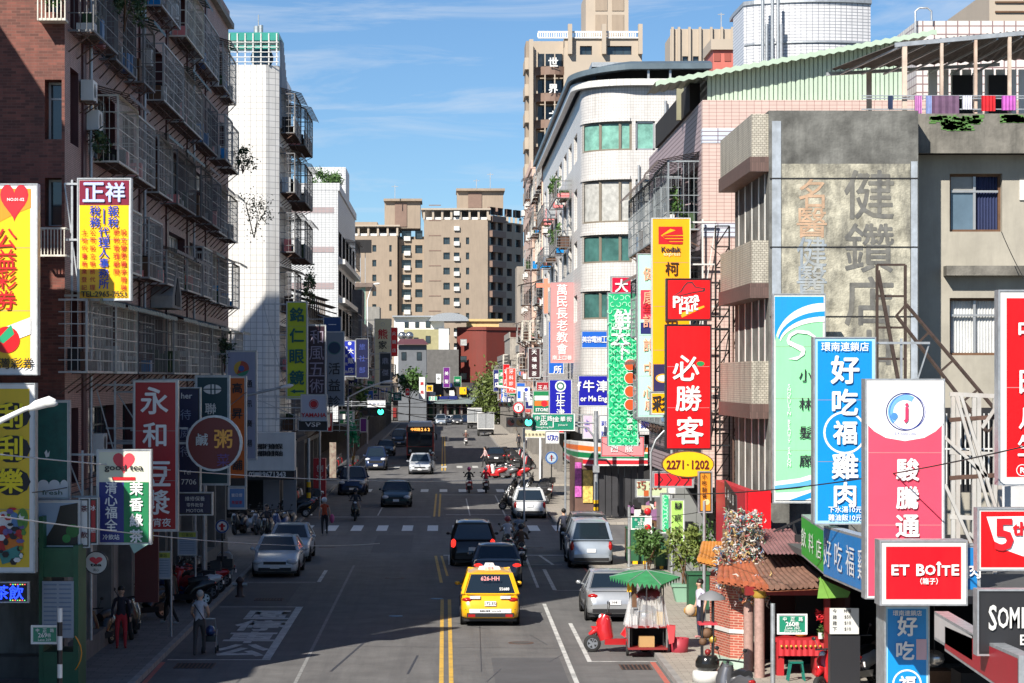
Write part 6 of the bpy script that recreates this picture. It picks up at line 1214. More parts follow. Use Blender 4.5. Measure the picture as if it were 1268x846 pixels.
sign('grey white vertical sign with a colourful round logo near the white tower', 281, 317, 435, 569, 90, flat('phone_grey', '9CA0B8', .4), OFFW, arms='L', shp=[('disc', .5, .16, .26, 1, flat('logo_red', 'B8503A')), ('poly', pts_arc(.5, .16, .26, .07, 90, 230), flat('logo_yellow', 'D8B040')), ('poly', pts_arc(.5, .16, .26, .07, 230, 350), flat('logo_green', '3F8F6F')), ('disc', .5, .16, .10, 1, flat('logo_blue', '3F5FA8'))], txt=V('通訊廣場', .75, .3, .85, .24, BW, .01))
sign('lime green optician sign with dark characters and an arrow', 355, 380, 374, 494, 116, flat('optic_lime', 'B9C81E', .4), OFFW, th=.3, arms='L', reach=-8.9, shp=[('poly', [(.16, .922), (.42, .90), (.42, .912), (.86, .912), (.86, .934), (.42, .934), (.42, .946)], flat('optic_teal', '0E5A52'))], txt=V('銘仁眼鏡', .5, .13, .78, .68, flat('optic_teal', '0E5A52'), .035))
sign('dark plum vertical sign with thin pale characters beside the optician', 381, 403, 403, 492, 124, flat('plum_board', '2E1424', .4), OFFW, arms='L', reach=-8.9, txt=V('和風五術', .5, .16, .84, .78, flat('pale_plum', '9A8FA0'), .0))
sign('grey vertical sign with a round dark emblem and brushed characters', 402, 426, 411, 502, 130, flat('herbal_grey', '7C828C', .4), OFFW, arms='L', reach=-8.9, shp=[('disc', .5, .22, .34, 1, flat('emblem_green', '3F6F6A')), ('disc', .5, .22, .30, 1, flat('emblem_navy', '14304F'))], txt=V('活益診', .5, .50, .95, .6, BW, .02))
sign('blue strip sign above the grey emblem sign', 401, 422, 393, 411, 137, flat('strip_blue', '1C3F7A', .4), flat('blue_grey_box', '66758A'), arms='L', reach=-8.8, txt=[('一', .5, .5, .1, WH, .0)])
ya = sign('white motorcycle dealer sign with a round red emblem reading YAMAHA', 373, 404, 489, 521, 112, flat('bike_white', 'B9BDC8', .4), OFFW, arms='L', shp=[('ring', .5, .36, .19, .16, RD), ('disc', .5, .36, .14, 1, RD)], txt=[('YAMAHA', .5, .78, .17, RD, .03, 1.05)])
sign('black sub-panel with white initials under the motorcycle dealer sign', 370, 405, 521, 533, 112.2, BLK, BLK, txt=[('VSP', .5, .4, .16, WH, .02, 1.6)], arms=None)
sign('vivid blue sign crowded with white characters, middle of the left row', 426, 440, 422, 465, 165, flat('hotel_blue', '1B2FA8', .4), OFFW, arms='L', reach=-8.8, shp=[('disc', .5, .08, .15, 1, WH)], txt=V('大飯店', .6, .3, .85, .5, WH, .03)+V('休息住宿', .2, .2, .9, .25, WH, .02))
sign('dark blue narrow sign behind the vivid blue one', 441, 456, 420, 468, 175, flat('board_navy', '10153F'), BLK, arms='L', reach=-8.8, txt=V('旅社部', .5, .2, .8, .5, flat('dim_blue_letter', '3F4F98'), .0))
sign('cream vertical sign with a red character and black characters below', 464, 484, 395, 480, 215, flat('cream_board2', 'D9D2B0', .4), OFFW, arms='L', reach=-8.8, shp=[('ring', .5, .08, .12, .10, GAL)], txt=[('熊', .5, .22, .6, RD, .03), ('家', .5, .38, .5, BW, .03), ('廚', .5, .53, .5, BW, .02), ('房', .5, .68, .5, BW, .02)])
sign('black vertical sign with grey characters in front of the cream one', 470, 484, 437, 478, 208, flat('slate_board', '1A2230', .4), OFFW, arms='L', reach=-8.8, txt=V('鼎傑', .5, .25, .6, .55, flat('grey_letter', '8088A0'), .02))
sign('bright red narrow sign beside the cream sign, far left row', 484, 492, 406, 441, 220, flat('bright_red_board', 'F2060F'), RED, arms='L', reach=-8.8, txt=V('火鍋店', .5, .2, .8, .6, WH, .02))
sign('small purple sign low on the left pavement side', 446, 454, 518, 535, 165, flat('violet_board', '6A1F7A', .4), OFFW, arms='L', reach=-8.8)
sign('white light box over the left pavement trees', 455, 477, 496, 504, 190, WH, OFFW, arms='L', reach=-8.8, txt=Hz('檳榔飲料', .15, .85, .5, .16, flat('grey_letter', '8088A0'), .0))
# small far signs at the end of the road
for lb, a, b_, c, d, D, m, tx, tm in (('tiny red lantern sign over the far left pavement', 502, 507, 481, 490, 330, RED, '酒', WH), ('small white and red board, far left row end', 519, 526, 467, 494, 345, WH, '藥局', RD), ('yellow shell shaped sign at the far left', 528, 536, 477, 485, 350, YEL, '燈', BW),
        ('purple vertical banner on the far houses', 549, 557, 455, 480, 395, flat('violet_board', '6A1F7A'), '美髮', WH), ('green and white board on the far houses', 562, 571, 466, 479, 398, flat('stripe_green', '1B7A4B'), '菜', WH), ('white cross-hatched far board left of the banner', 540, 546, 463, 475, 397, WH, '中', BW),
        ('teal board above the far left awning', 487, 497, 486, 496, 300, TEAL, '早', WH), ('small green board over the far left pavement', 531, 541, 491, 496, 340, flat('stripe_teal', '1FA88A'), '超', WH)):
    sign(lb, a, b_, c, d, D, m, OFFW, txt=[(tx[0], .5, .3 if len(tx) > 1 else .5, .6, tm, .02)]+([(tx[1], .5, .7, .6, tm, .02)] if len(tx) > 1 else []), arms=None)
# round porridge sign
DIMR = flat('dim_red_disc', (.13, .01, .01))
rd_ = thing('round_sign', 'large round red porridge sign with golden characters and a pale rim', 'sign', (PX(265, 64), 64, PZ(582, 64)))
b = MB(DIMR); cx, cz = PX(265, 64), PZ(549, 64); r = 33*64/F; b.prism(disc_pts(cx, cz, r), 'y', 64, 64.25); b.build('panel', rd_)
b = MB(GAL); o, i = disc_pts(cx, cz, r+.04), disc_pts(cx, cz, r-.02)
for k in range(len(o)): k2 = (k+1) % len(o); b.face([(o[k][0], 63.98, o[k][1]), (o[k2][0], 63.98, o[k2][1]), (i[k2][0], 63.98, i[k2][1]), (i[k][0], 63.98, i[k][1])]); b.face([(o[k][0], 63.98, o[k][1]), (o[k][0], 64.25, o[k][1]), (o[k2][0], 64.25, o[k2][1]), (o[k2][0], 63.98, o[k2][1])])
b.build('rim', rd_); b = MB(); text_mb(b, '粥', cx+.25, cz+.12, .48, GLD_L, .03, y=63.96); text_mb(b, '鹹', cx-.32, cz+.1, .32, GAL, .02, y=63.96); text_mb(b, '菜', cx+.25, cz-.45, .34, flat('dim_violet', '5A3A7A'), .0, y=63.96); b.build('lettering', rd_)
b = MB(GAL); b.bar((cx-r, 64.1, cz), (-9.15, 64.1, cz), .06); b.bar((cx-r, 64.1, cz+.4), (-9.15, 64.1, cz+.4), .05); b.build('bracket', rd_)
# teal shop panel and picture panel of the corner shop
wl = sign('dark green panel with rays and a white scalloped foot on the corner shop', 45, 85, 497, 617, 56.8, mat('ray_green', (.012, .10, .085), .45, var=.25, scale=4), OFFW, th=.2, arms=None, shp=[('poly', [(.03, .99), (.03, .86)]+pts_arc(.22, .86, .17, .05, 180, 0, 8)+pts_arc(.56, .86, .17, .05, 180, 0, 8)+pts_arc(.86, .86, .12, .05, 180, 0, 6)+[(.97, .99)], WH), ('poly', [(.25, .53), (.32, .50), (.36, .54), (.42, .51), (.40, .57), (.30, .58)], WH)], txt=[('fresh', .5, .94, .14, DGR, .0, 1.6)])
sign('picture panel of a rock and green leaves under the dark green panel', 46, 98, 621, 677, 56.1, flat('sky_print', '8FA3B8', .4), OFFW, th=.2, arms=None, shp=[('poly', [(.03, .97), (.25, .75), (.45, .45), (.55, .1), (.97, .03), (.97, .97)], flat('rock_print', '1E1D18')), ('disc', .85, .65, .16, 1, flat('leaf_print', '1F6A2A')), ('disc', .7, .82, .1, 1, flat('leaf_print2', '2F8A3F')), ('disc', .1, .85, .1, .8, flat('leaf_print', '1F6A2A'))])
sign('narrow white board with maroon strokes beside the picture panel', 99, 110, 618, 677, 56.3, OFFW, BLK, arms=None, txt=V('茶飲', .5, .2, .75, .7, flat('maroon_ink', '5A0A1C'), .03))
sign('narrow red board with white strokes beside the tea sign', 111, 120, 618, 673, 56.4, flat('soy_red', 'A30F1C'), BLK, arms=None, txt=V('冰熱', .5, .2, .7, .7, WH, .02))
hs_ = thing('round_sign', 'small round white tea shop sign with a red heart', 'sign', (PX(119, 57.5), 57.5, PZ(712, 57.5)))
cx, cz, r = PX(119, 57.5), PZ(697, 57.5), 14.5*57.5/F
b = MB(BLK); b.prism(disc_pts(cx, cz, r), 'y', 57.5, 57.65); b.build('panel', hs_); b = MB(OFFW); b.face([(p, 57.49, q) for p, q in disc_pts(cx, cz, r*.92)]); b.build('face', hs_)
b = MB(flat('heart_rose', 'D8404E')); b.face([(cx+(u-.5)*r*1.6, 57.48, cz+.06-(v-.5)*r*1.8) for u, v in hrt(.5, .5, .7)]); b.build('emblem', hs_)
b = MB(); text_mb(b, 'tea', cx, cz-.05, .07, BW, .03, y=57.47, sx=2); text_mb(b, '清心', cx, cz-.17, .07, BW, .0, y=57.47); b.build('lettering', hs_); b = MB(GAL); b.cyl(PX(105, 57.6), 57.6, .13, PZ(640, 57.6), .035, 8); b.bar((PX(105, 57.6), 57.6, cz), (cx-r, 57.6, cz), .03); b.build('post', hs_)
# LED moving sign
sign('small LED matrix sign with glowing blue dots at the lower left edge', -20, 34, 722, 745, 54, flat('led_black', (.01, .01, .012), .5), BLK, th=.15, arms=None, txt=[('茶', .73-.32, .5, .32, mat('led_blue', (.02, .06, .9), emit=1.6, var=0), .03), ('飲', .75, .5, .32, mat('led_blue', (.02, .06, .9)), .03)], shp=[('box', .60+.055*i, .05, .63+.055*i, .1, mat('led_mix%d' % (i % 3), [(.8, .1, .1), (.1, .7, .2), (.7, .6, .1)][i % 3], emit=1.2, var=0)) for i in range(7)]+[('box', .60+.055*i, .9, .63+.055*i, .95, mat('led_mix%d' % ((i+1) % 3), (.5, .5, .5))) for i in range(7)])
# the thicket of small boards hung along the far facades
rr = random.Random(31); fc_ = [('red', RED, WH), ('white', OFFW, RD), ('blue', flat('mid_blue', '1D5FC0'), WH), ('yellow', YEL, BW), ('green', flat('stripe_green', '1B7A4B'), WH), ('orange', ORG, BW), ('navy', NAV, WH), ('pink', SAL, WH)]
for i, ch in enumerate('車藥電茶眼衣書米花金鐘房皮油鞋機布紙魚麵湯旅銀印'):
    left = i % 2; D = 150+i*8.5 if left else 158+i*8.8; nm_, fm_, tm_ = fc_[(i*5+left*3) % 8]; xw = rr.uniform(.7, 1.2); x = -8.6 if left else 8.2; xa = x if left else x-xw; z = rr.uniform(3.4, 6.5); hgt = rr.uniform(1.0, 3.2)
    p0, p1 = VX+xa*F/D, VX+(xa+xw)*F/D; ya_, yb_ = VY-(z+hgt-H)*F/D, VY-(z-H)*F/D
    sign('small %s board lettered %s, number %s outwards on the far %s row' % (nm_, ch, ORD[i//2], 'left' if left else 'right'), p0, p1, ya_, yb_, D, fm_, OFFW, txt=[(ch, .5, .3 if hgt > 1.6 else .5, .7, tm_, .03)]+([('店', .5, .7, .7, tm_, .03)] if hgt > 1.6 else []), arms=None, group='small boards along the far shop rows')
# ================================================================ vehicles (local front is +y)
PAINT = {}
def paint(name, c, metal=.3, rough=.28): return mat('paint_'+name, c, rough, metal, var=.05, scale=2, coat=.6, grime=.08)
CGL = mat('car_glass', (.012, .02, .03), .04, 0, var=0, spec=.9); HLT = flat('headlamp_glass', (.62, .65, .70), .1); TLT = flat('tail_lamp_red', (.35, .01, .01), .15); TLON = mat('tail_lamp_lit', (.9, .03, .02), .3, emit=1.2, var=0)
RIM = flat('alloy_rim', (.35, .35, .36), .3, metal=.7)
def wheel_mesh(r, wd):
    k = ('wheel', r, wd)
    if k not in WINM:
        t = MB(TYR); n = 18; P = [(r*.62, -wd/2), (r*.95, -wd/2), (r, -wd*.3), (r, wd*.3), (r*.95, wd/2), (r*.62, wd/2)]
        v = []; f = []
        for rr_, x in P:
            for i in range(n): a = 2*math.pi*i/n; v.append((x, rr_*math.cos(a), rr_*math.sin(a)))
        for j in range(len(P)-1):
            for i in range(n): f.append((j*n+i, j*n+(i+1) % n, (j+1)*n+(i+1) % n, (j+1)*n+i))
        t.idx(v, f, True)
        rm = MB(RIM)
        for sx in (-1, 1):
            x = sx*wd*.42; rm.idx([(x, r*.64*math.cos(2*math.pi*i/n), r*.64*math.sin(2*math.pi*i/n)) for i in range(n)], [tuple(range(n))[::sx]], False)
            for i in range(5): a = 2*math.pi*i/5; rm.use(DRK).idx([(x+sx*.004, r*.55*math.cos(a-.35), r*.55*math.sin(a-.35)), (x+sx*.004, r*.55*math.cos(a+.35), r*.55*math.sin(a+.35)), (x+sx*.004, r*.22*math.cos(a), r*.22*math.sin(a))], [(0, 1, 2)], False); rm.use(RIM)
        WINM[k] = (t.mesh('tyre'), rm.mesh('rim'))
    return WINM[k]
SPEC = {
 'sedan': dict(L=4.5, W=.86, H=1.46, belt=.93, nose=.66, cowl=.93, tail=.98, cb=(-1.6, 1.05), rf=(-.85, .30), r=.31),
 'hatch': dict(L=4.2, W=.86, H=1.58, belt=.96, nose=.72, cowl=.97, tail=.96, cb=(-2.0, 1.0), rf=(-1.7, .25), r=.31),
 'suv': dict(L=4.5, W=.89, H=1.74, belt=1.08, nose=.88, cowl=1.08, tail=1.06, cb=(-2.15, .95), rf=(-1.9, .25), r=.35),
 'wagon': dict(L=4.55, W=.87, H=1.60, belt=.98, nose=.74, cowl=.98, tail=.98, cb=(-2.12, 1.30), rf=(-1.62, .25), r=.31),
 'van': dict(L=4.5, W=.85, H=1.86, belt=1.12, nose=.98, cowl=1.12, tail=1.12, cb=(-2.18, 1.25), rf=(-2.05, .55), r=.32)}
CARM = {}
def car_parts(kind):
    if kind in CARM: return CARM[kind]
    s = SPEC[kind]; L_, W_, H_, bl = s['L'], s['W'], s['H'], s['belt']; h = L_/2; out = []
    pm = flat('paint_slot', (.5, .5, .5))
    st = [(-h, .55, .42, .80), (-h+.06, s['tail']-.12, .28, .94), (-h+.22, s['tail'], .22, .985), (-h+.7, s['tail']+.02 if kind == 'sedan' else bl, .2, 1), (s['cb'][0]+.3, bl, .2, 1), (0, bl, .2, 1), (s['cb'][1], s['cowl'], .2, 1), (h-.75, (s['nose']*1.3+s['cowl'])/2.3+.03, .2, .995), (h-.3, s['nose']+.05, .2, .95), (h-.08, s['nose']-.06, .25, .88), (h, .5, .38, .72)]
    b = MB(pm); ring = []
    for y, zt, zb, k in st:
        w_ = W_*k; hh = zt-zb
        half = [(w_*.82, zb), (w_*.97, zb+.10*hh), (w_, zb+.42*hh), (w_*.985, zb+.78*hh), (w_*.93, zt-.035*min(1, hh)), (w_*.78, zt), (w_*.4, zt+.015)]
        ring.append([(x, y, z) for x, z in half]+[(-x, y, z) for x, z in half[::-1]])
    n = len(ring[0]); v = [p for r in ring for p in r]; f = []
    for i in range(len(ring)-1):
        for k in range(n): f.append((i*n+k, (i+1)*n+k, (i+1)*n+(k+1) % n, i*n+(k+1) % n))
    b.idx(v, f, True); b.idx(ring[0], [tuple(range(n))], False); b.idx(ring[-1], [tuple(range(n))[::-1]], False)
    # roof and pillars
    (c0, c1), (r0, r1) = s['cb'], s['rf']; wb, wr_ = W_*.94, W_*.72
    base = [(-wb, c0, bl-.02), (wb, c0, bl-.02), (wb*.98, c1, s['cowl']-.02), (-wb*.98, c1, s['cowl']-.02)]
    top = [(-wr_, r0, H_-.06), (wr_, r0, H_-.06), (wr_*.95, r1, H_-.05), (-wr_*.95, r1, H_-.05)]
    cr = [(-wr_*.55, (r0+.12), H_), (wr_*.55, r0+.12, H_), (wr_*.5, r1-.12, H_), (-wr_*.5, r1-.12, H_)]
    b.idx(top+cr, [(4, 5, 6, 7), (0, 1, 5, 4), (1, 2, 6, 5), (2, 3, 7, 6), (3, 0, 4, 7)], True)
    for i in range(4): b.bar(base[i], top[i], .09, .07)
    for x in (-1, 1):
        ym = (c0+c1)/2+.05; b.bar((x*wb*.99, ym, bl), (x*wr_, (r0+r1)/2+.05, H_-.07), .06, .04)
        b.bar((x*wr_*1.01, r0, H_-.07), (x*wr_*.97, r1, H_-.06), .06, .05)
        if kind in ('van', 'wagon', 'suv'): b.bar((x*wb*.99, (c0*2.2+c1)/3.2, bl), (x*wr_, (r0*2.2+r1)/3.2, H_-.07), .06, .04)
    b.bar(top[0], top[1], .07, .05); b.bar(top[3], top[2], .06, .05)
    out.append(('body', b.mesh('body'), (0, 0, 0), True))
    def gl(nm, pts):
        c = [sum(p[k] for p in pts)/4 for k in range(3)]; s1 = MB(pm); s1.face(pts); out.append(('body_panel', s1.mesh('body_panel'), (0, 0, 0), True))
        a_, b_ = Vector(pts[1])-Vector(pts[0]), Vector(pts[3])-Vector(pts[0]); nn = a_.cross(b_).normalized()
        if nn.dot(Vector((c[0], c[1], .5))-Vector((0, 0, 0))) < 0: nn = -nn
        q_ = [tuple(Vector(c)+(Vector(p)-Vector(c))*.90+nn*.012) for p in pts]; g = MB(CGL); g.face(q_); out.append((nm, g.mesh(nm), (0, 0, 0), False))
    e = .985
    gl('rear_window', [base[1], base[0], top[0], top[1]][::-1]); gl('windscreen', [base[3], base[2], top[2], top[3]][::-1])
    for sx, (i0, i1) in ((1, (1, 2)), (-1, (0, 3))):
        bm_ = [tuple((base[i0][k]+base[i1][k])/2 for k in range(3)), tuple((top[i0][k]+top[i1][k])/2 for k in range(3))]
        gl('side_window', [base[i0], bm_[0], bm_[1], top[i0]]); gl('side_window', [bm_[0], base[i1], top[i1], bm_[1]])
    # underside, bumper line, lamps, plate
    u = MB(BLK); u.box(-W_*.9, W_*.9, -h+.15, h-.15, .16, .24)
    for wy in (-h+.82, h-.85):
        for sx in (-1, 1):
            r_ = s['r']+.05; x = sx*(W_*1.002); u.idx([(x, wy+r_*math.cos(2*math.pi*i/14), s['r']+r_*math.sin(2*math.pi*i/14)) for i in range(14)], [tuple(range(14))], False)
    out.append(('underbody', u.mesh('underbody'), (0, 0, 0), False)); u = MB(BLK)
    for sx in (-1, 1):
        x = sx*W_*1.004
        for yy in (c1-.75, (c0+c1)/2-.1, c0+.75): u.bar((x*.998, yy, .30), (sx*W_*.95, yy, bl-.02), .012)
        u.bar((x, -h+1.25, .30), (x, h-1.3, .30), .04); u.bar((x*.975, c0+.4, bl-.10), (x*.975, c1-.3, bl-.10), .012)
        for yy in (c1-1.0, c0+1.1): u.bar((x*.995, yy, bl-.16), (x*.995, yy+.16, bl-.16), .03)
    u.bar((-W_*.8, -h+.13, s['tail']-.04), (W_*.8, -h+.13, s['tail']-.04), .012); u.bar((-W_*.86, -h+.02, .52), (W_*.86, -h+.02, .52), .014); out.append(('body_trim', u.mesh('body_trim'), (0, 0, 0), False))
    u = MB(BLK); u.box(-W_*.80, W_*.80, -h-.015, -h+.1, .30, .42); out.append(('bumper_insert', u.mesh('bumper_insert'), (0, 0, 0), False))
    g = MB(BLK); g.box(-.42, .42, h-.12, h+.012, .50, .60) if kind != 'van' else g.box(-.55, .55, h-.2, h+.01, .62, .8); g.box(-.6, .6, h-.1, h+.0, .26, .38); out.append(('grille', g.mesh('grille'), (0, 0, 0), False))
    for sx in (-1, 1):
        q = MB(HLT); zn = s['nose']-.1; q.ball((sx*W_*.72, h-.12, zn+.03), .17, 10, sz=(1.25, 1.0, .68)); q.ball((sx*W_*.72, h-.05, zn+.03), .075, 8, BLK, sz=(1, .8, .8)); out.append(('headlight', q.mesh('headlight'), (0, 0, 0), False))
        q = MB(TLT); zt = s['tail']-.16
        if kind in ('sedan', 'wagon'): q.ball((sx*W_*.76, -h+.13, zt-.02), .17, 10, sz=(1.05, .75, .48))
        elif kind == 'suv': q.ball((sx*W_*.86, -h+.12, zt+.0), .17, 10, sz=(.62, .75, 1.15))
        else: q.ball((sx*W_*.87, -h+.10, zt-.10), .16, 10, sz=(.55, .7, 1.2))
        out.append(('tail_light', q.mesh('tail_light'), (0, 0, 0), False))
        m_ = MB(pm); m_.ball((sx*(W_+.09), c1-.30, bl+.05), .085, 8, sz=(1, .6, .75)); m_.bar((sx*W_*.92, c1-.25, bl), (sx*(W_+.08), c1-.28, bl+.04), .04); out.append(('mirror', m_.mesh('mirror'), (0, 0, 0), True))
    for sy, z in ((-1, .62 if kind in ('sedan',) else .70), (1, .42)):
        p = MB(WH); p.box(-.17, .17, sy*(h+.012), sy*(h+.03), z-.07, z+.07); t_ = MB(); 
        out.append(('number_plate', p.mesh('number_plate'), (0, 0, 0), False))
    CARM[kind] = out; return out
def plate_text(t, s, h, z, front=False):
    mb = MB(); text_mb(mb, s, 0, z, .09, BW, .01, y=-(h+.036))
    o = bpy.data.objects.new('plate_lettering', mb.mesh('plate_lettering')); C.objects.link(o); o.parent = t
    if front: o.rotation_euler = (0, 0, math.pi)
def car(kind, label, x, y, rz, pt, cat='car', name=None, group=None, lit=False, plate='', k=1.0):
    t = thing(name or {'sedan': 'sedan_car', 'hatch': 'hatchback_car', 'suv': 'suv_car', 'wagon': 'estate_car', 'van': 'minivan'}[kind], label, cat, (x, y, 0), rz, group); t.scale = (k, k, k)
    for nm, me, loc, pa in car_parts(kind):
        o = inst(nm, me, t, loc)
        if pa: repaint(o, pt)
        if lit and nm == 'tail_light': repaint(o, TLON)
    s = SPEC[kind]; h = s['L']/2; tm, rm = wheel_mesh(s['r'], .2)
    for wy in (-h+.82, h-.85):
        for sx in (-1, 1): o = inst('wheel', tm, t, (sx*(s['W']-.08), wy, s['r'])); inst('rim', rm, o)
    if plate: plate_text(t, plate, h, .62 if kind == 'sedan' else .70, False)
    return t
pW, pS, pBk, pY, pG, pNv, pTl = paint('white', (.62, .64, .66), .1), paint('silver', (.46, .48, .50), .6), paint('black', (.012, .012, .014), .2), paint('taxi_yellow', (.80, .42, .01), .05), paint('grey', (.16, .16, .17), .6), paint('navy', (.015, .03, .08), .4), paint('dark_teal', (.02, .045, .055), .5)
pLB = paint('pale_silver_blue', (.38, .44, .52), .5)
def cx_(px, D): return PX(px, D)
tx_ = car('wagon', 'yellow taxi seen from behind with an illuminated style roof sign', .06+PX(603, 73), 73.0, 0, pY, 'taxi', 'yellow_taxi', plate='172-E5')
hh = 2.275
b = MB(WH); b.prism([(-.34, 1.60), (.34, 1.60), (.30, 1.68), (.16, 1.70), (.12, 1.79), (-.12, 1.79), (-.16, 1.70), (-.30, 1.68)], 'y', -.85, -.65); o = bpy.data.objects.new('roof_sign', b.mesh('roof_sign')); C.objects.link(o); o.parent = tx_
b = MB(); text_mb(b, '計程車', 0, 1.64, .07, RD, .0, y=-.86, sx=1.2); text_mb(b, '大', 0, 1.74, .06, RD, .0, y=-.86); q = bpy.data.objects.new('lettering', b.mesh('lettering')); C.objects.link(q); q.parent = o
b = MB(); text_mb(b, '626-HH', 0, 1.42, .13, flat('letter_rose', 'F2A0A0'), .02, y=-1.98); text_mb(b, '55688', .42, 1.12, .09, WH, .02, y=-2.13); q = bpy.data.objects.new('window_lettering', b.mesh('window_lettering')); C.objects.link(q); q.parent = tx_
b = MB(WH); b.box(-.62, .62, -hh-.03, -hh-.015, .42, .54); o = bpy.data.objects.new('advert_strip', b.mesh('advert_strip')); C.objects.link(o); o.parent = tx_
b = MB(); text_mb(b, '無線計程車  2234-5678', 0, .48, .06, BW, .01, y=-hh-.034); q = bpy.data.objects.new('lettering', b.mesh('lettering')); C.objects.link(q); q.parent = o
b = MB(HLT); b.box(-.60, -.30, -hh-.01, -hh+.1, .84, .92); b.box(.30, .60, -hh-.01, -hh+.1, .84, .92); o = bpy.data.objects.new('reversing_lamp', b.mesh('reversing_lamp')); C.objects.link(o); o.parent = tx_
b = MB(TLT)
for sx in (-1, 1): b.box(sx*.45, sx*.66, -hh-.02, -hh+.1, .30, .38)
o = bpy.data.objects.new('rear_reflector', b.mesh('rear_reflector')); C.objects.link(o); o.parent = tx_
car('suv', 'black suv stopped in the lane ahead of the grey sedan with red brake lights', PX(586, 93), 95.5, 0, pBk, lit=True)
car('sedan', 'grey sedan directly in front of the taxi with brake lights on', PX(616, 84), 86, 0, pG, lit=True)
car('sedan', 'silver sedan parked at the right kerb behind the red scooter', PX(757, 73)+.05, 74.2, 0, pS, plate='H4-')
car('van', 'silver blue minivan parked at the right kerb', PX(731, 93), 94.6, 0, pLB, plate='', k=1.0)
car('suv', 'dark grey vehicle parked ahead of the silver blue minivan', PX(726, 101), 101.3, 0, paint('gunmetal', (.10, .105, .11), .5))
car('hatch', 'white hatchback parked on the right beyond the crosswalk', PX(656, 125), 127, 0, pW)
car('sedan', 'silver sedan parked facing us at the left kerb, nearest of the two', PX(340, 88)+.0, 90.3, math.pi, paint('silver_white', (.74, .78, .82), .1), plate='')
car('sedan', 'white taxi-signed sedan parked facing us behind the nearest silver one', PX(356, 95), 97.5, math.pi, paint('white_blueish', (.55, .60, .66), .2))
car('sedan', 'dark teal sedan driving towards us past the crosswalk', PX(490, 135), 138, math.pi, pTl)
car('suv', 'dark blue car waiting at the left kerb behind the scooters', PX(436, 150), 152, math.pi, pNv)
car('hatch', 'silver white hatchback coming towards us in front of the bus', PX(520, 182), 184, math.pi, paint('pearl', (.55, .57, .60), .3))
car('van', 'dark blue minivan parked in the far left row', PX(465, 190), 192, math.pi, pNv)
car('sedan', 'black sedan parked behind the dark blue minivan on the left', PX(477, 225), 228, math.pi, pBk)
car('van', 'slate blue van in the far left lane beside the bus', PX(494, 255), 258, math.pi, paint('slate', (.06, .09, .13), .4))
car('sedan', 'black sedan parked in the shade on the right before the motorcycles', PX(615, 200), 204, 0, pBk)
for i, (px_, D, col, kd) in enumerate(((546, 372, pLB, 'suv'), (556, 380, pW, 'sedan'), (566, 378, pG, 'hatch'), (576, 384, pNv, 'sedan'), (588, 386, pW, 'van'))):
    car(kd, ['small pale blue car at the far crossing', 'tiny white car second at the far crossing', 'tiny grey car in the middle of the far crossing', 'tiny navy car near the far trucks', 'tiny white van beside the far trucks'][i], PX(px_, D), D, math.pi*.5 if i % 2 else math.pi, col)
# bus
bs = thing('city_bus', 'red and black city bus with an orange route display coming towards us', 'bus', (PX(520, 215), 222, 0), math.pi)
def P_(mb, nm, par, k=None): o = bpy.data.objects.new(nm, mb.mesh(nm)); C.objects.link(o); o.parent = par; return o
b = MB(flat('bus_red', (.42, .02, .015), .35)); b.prism([(-1.25, .35), (1.25, .35), (1.25, 2.9), (1.15, 3.1), (-1.15, 3.1), (-1.25, 2.9)], 'y', -5, 5); P_(b, 'body', bs)
b = MB(flat('bus_roof_white', (.6, .62, .68), .3)); b.prism([(-1.1, 3.1), (1.1, 3.1), (1.0, 3.35), (-1.0, 3.35)], 'y', -3.5, 4.6); b.box(-1.12, 1.12, 4.9, 5.03, 2.95, 3.25); P_(b, 'roof_unit', bs)
b = MB(CGL); b.box(-1.12, 1.12, 5.0, 5.04, 1.15, 2.45); P_(b, 'windscreen', bs)
b = MB(BLK); b.box(-1.15, 1.15, 5.0, 5.035, .45, 1.1); b.box(-1.2, 1.2, 5.0, 5.03, 2.47, 2.93); P_(b, 'front_panel', bs)
b = MB(); 
for i, ch in enumerate('中和路262'): text_mb(b, ch, -.72+i*.30, 2.7, .28, mat('route_display', (1.0, .42, .08), emit=1.6, var=0), .02, y=-5.05)
o = P_(b, 'route_display', bs); o.rotation_euler = (0, 0, math.pi)
for sx in (-1, 1):
    b = MB(HLT); b.ball((sx*.9, 5.0, .75), .14, 8); P_(b, 'headlight', bs); b = MB(BLK); b.bar((sx*1.2, 5, 2.5), (sx*1.45, 5.25, 2.3), .05); b.box(sx*1.38, sx*1.55, 5.15, 5.3, 1.75, 2.3); P_(b, 'mirror', bs)
    b = MB(CGL); b.box(sx*1.251, sx*1.26, -4.5, 4.5, 1.3, 2.4); P_(b, 'side_window', bs)
tm, rm = wheel_mesh(.48, .28)
for wy in (-3, 3.2):
    for sx in (-1, 1): o = inst('wheel', tm, bs, (sx*1.1, wy, .48)); inst('rim', rm, o)
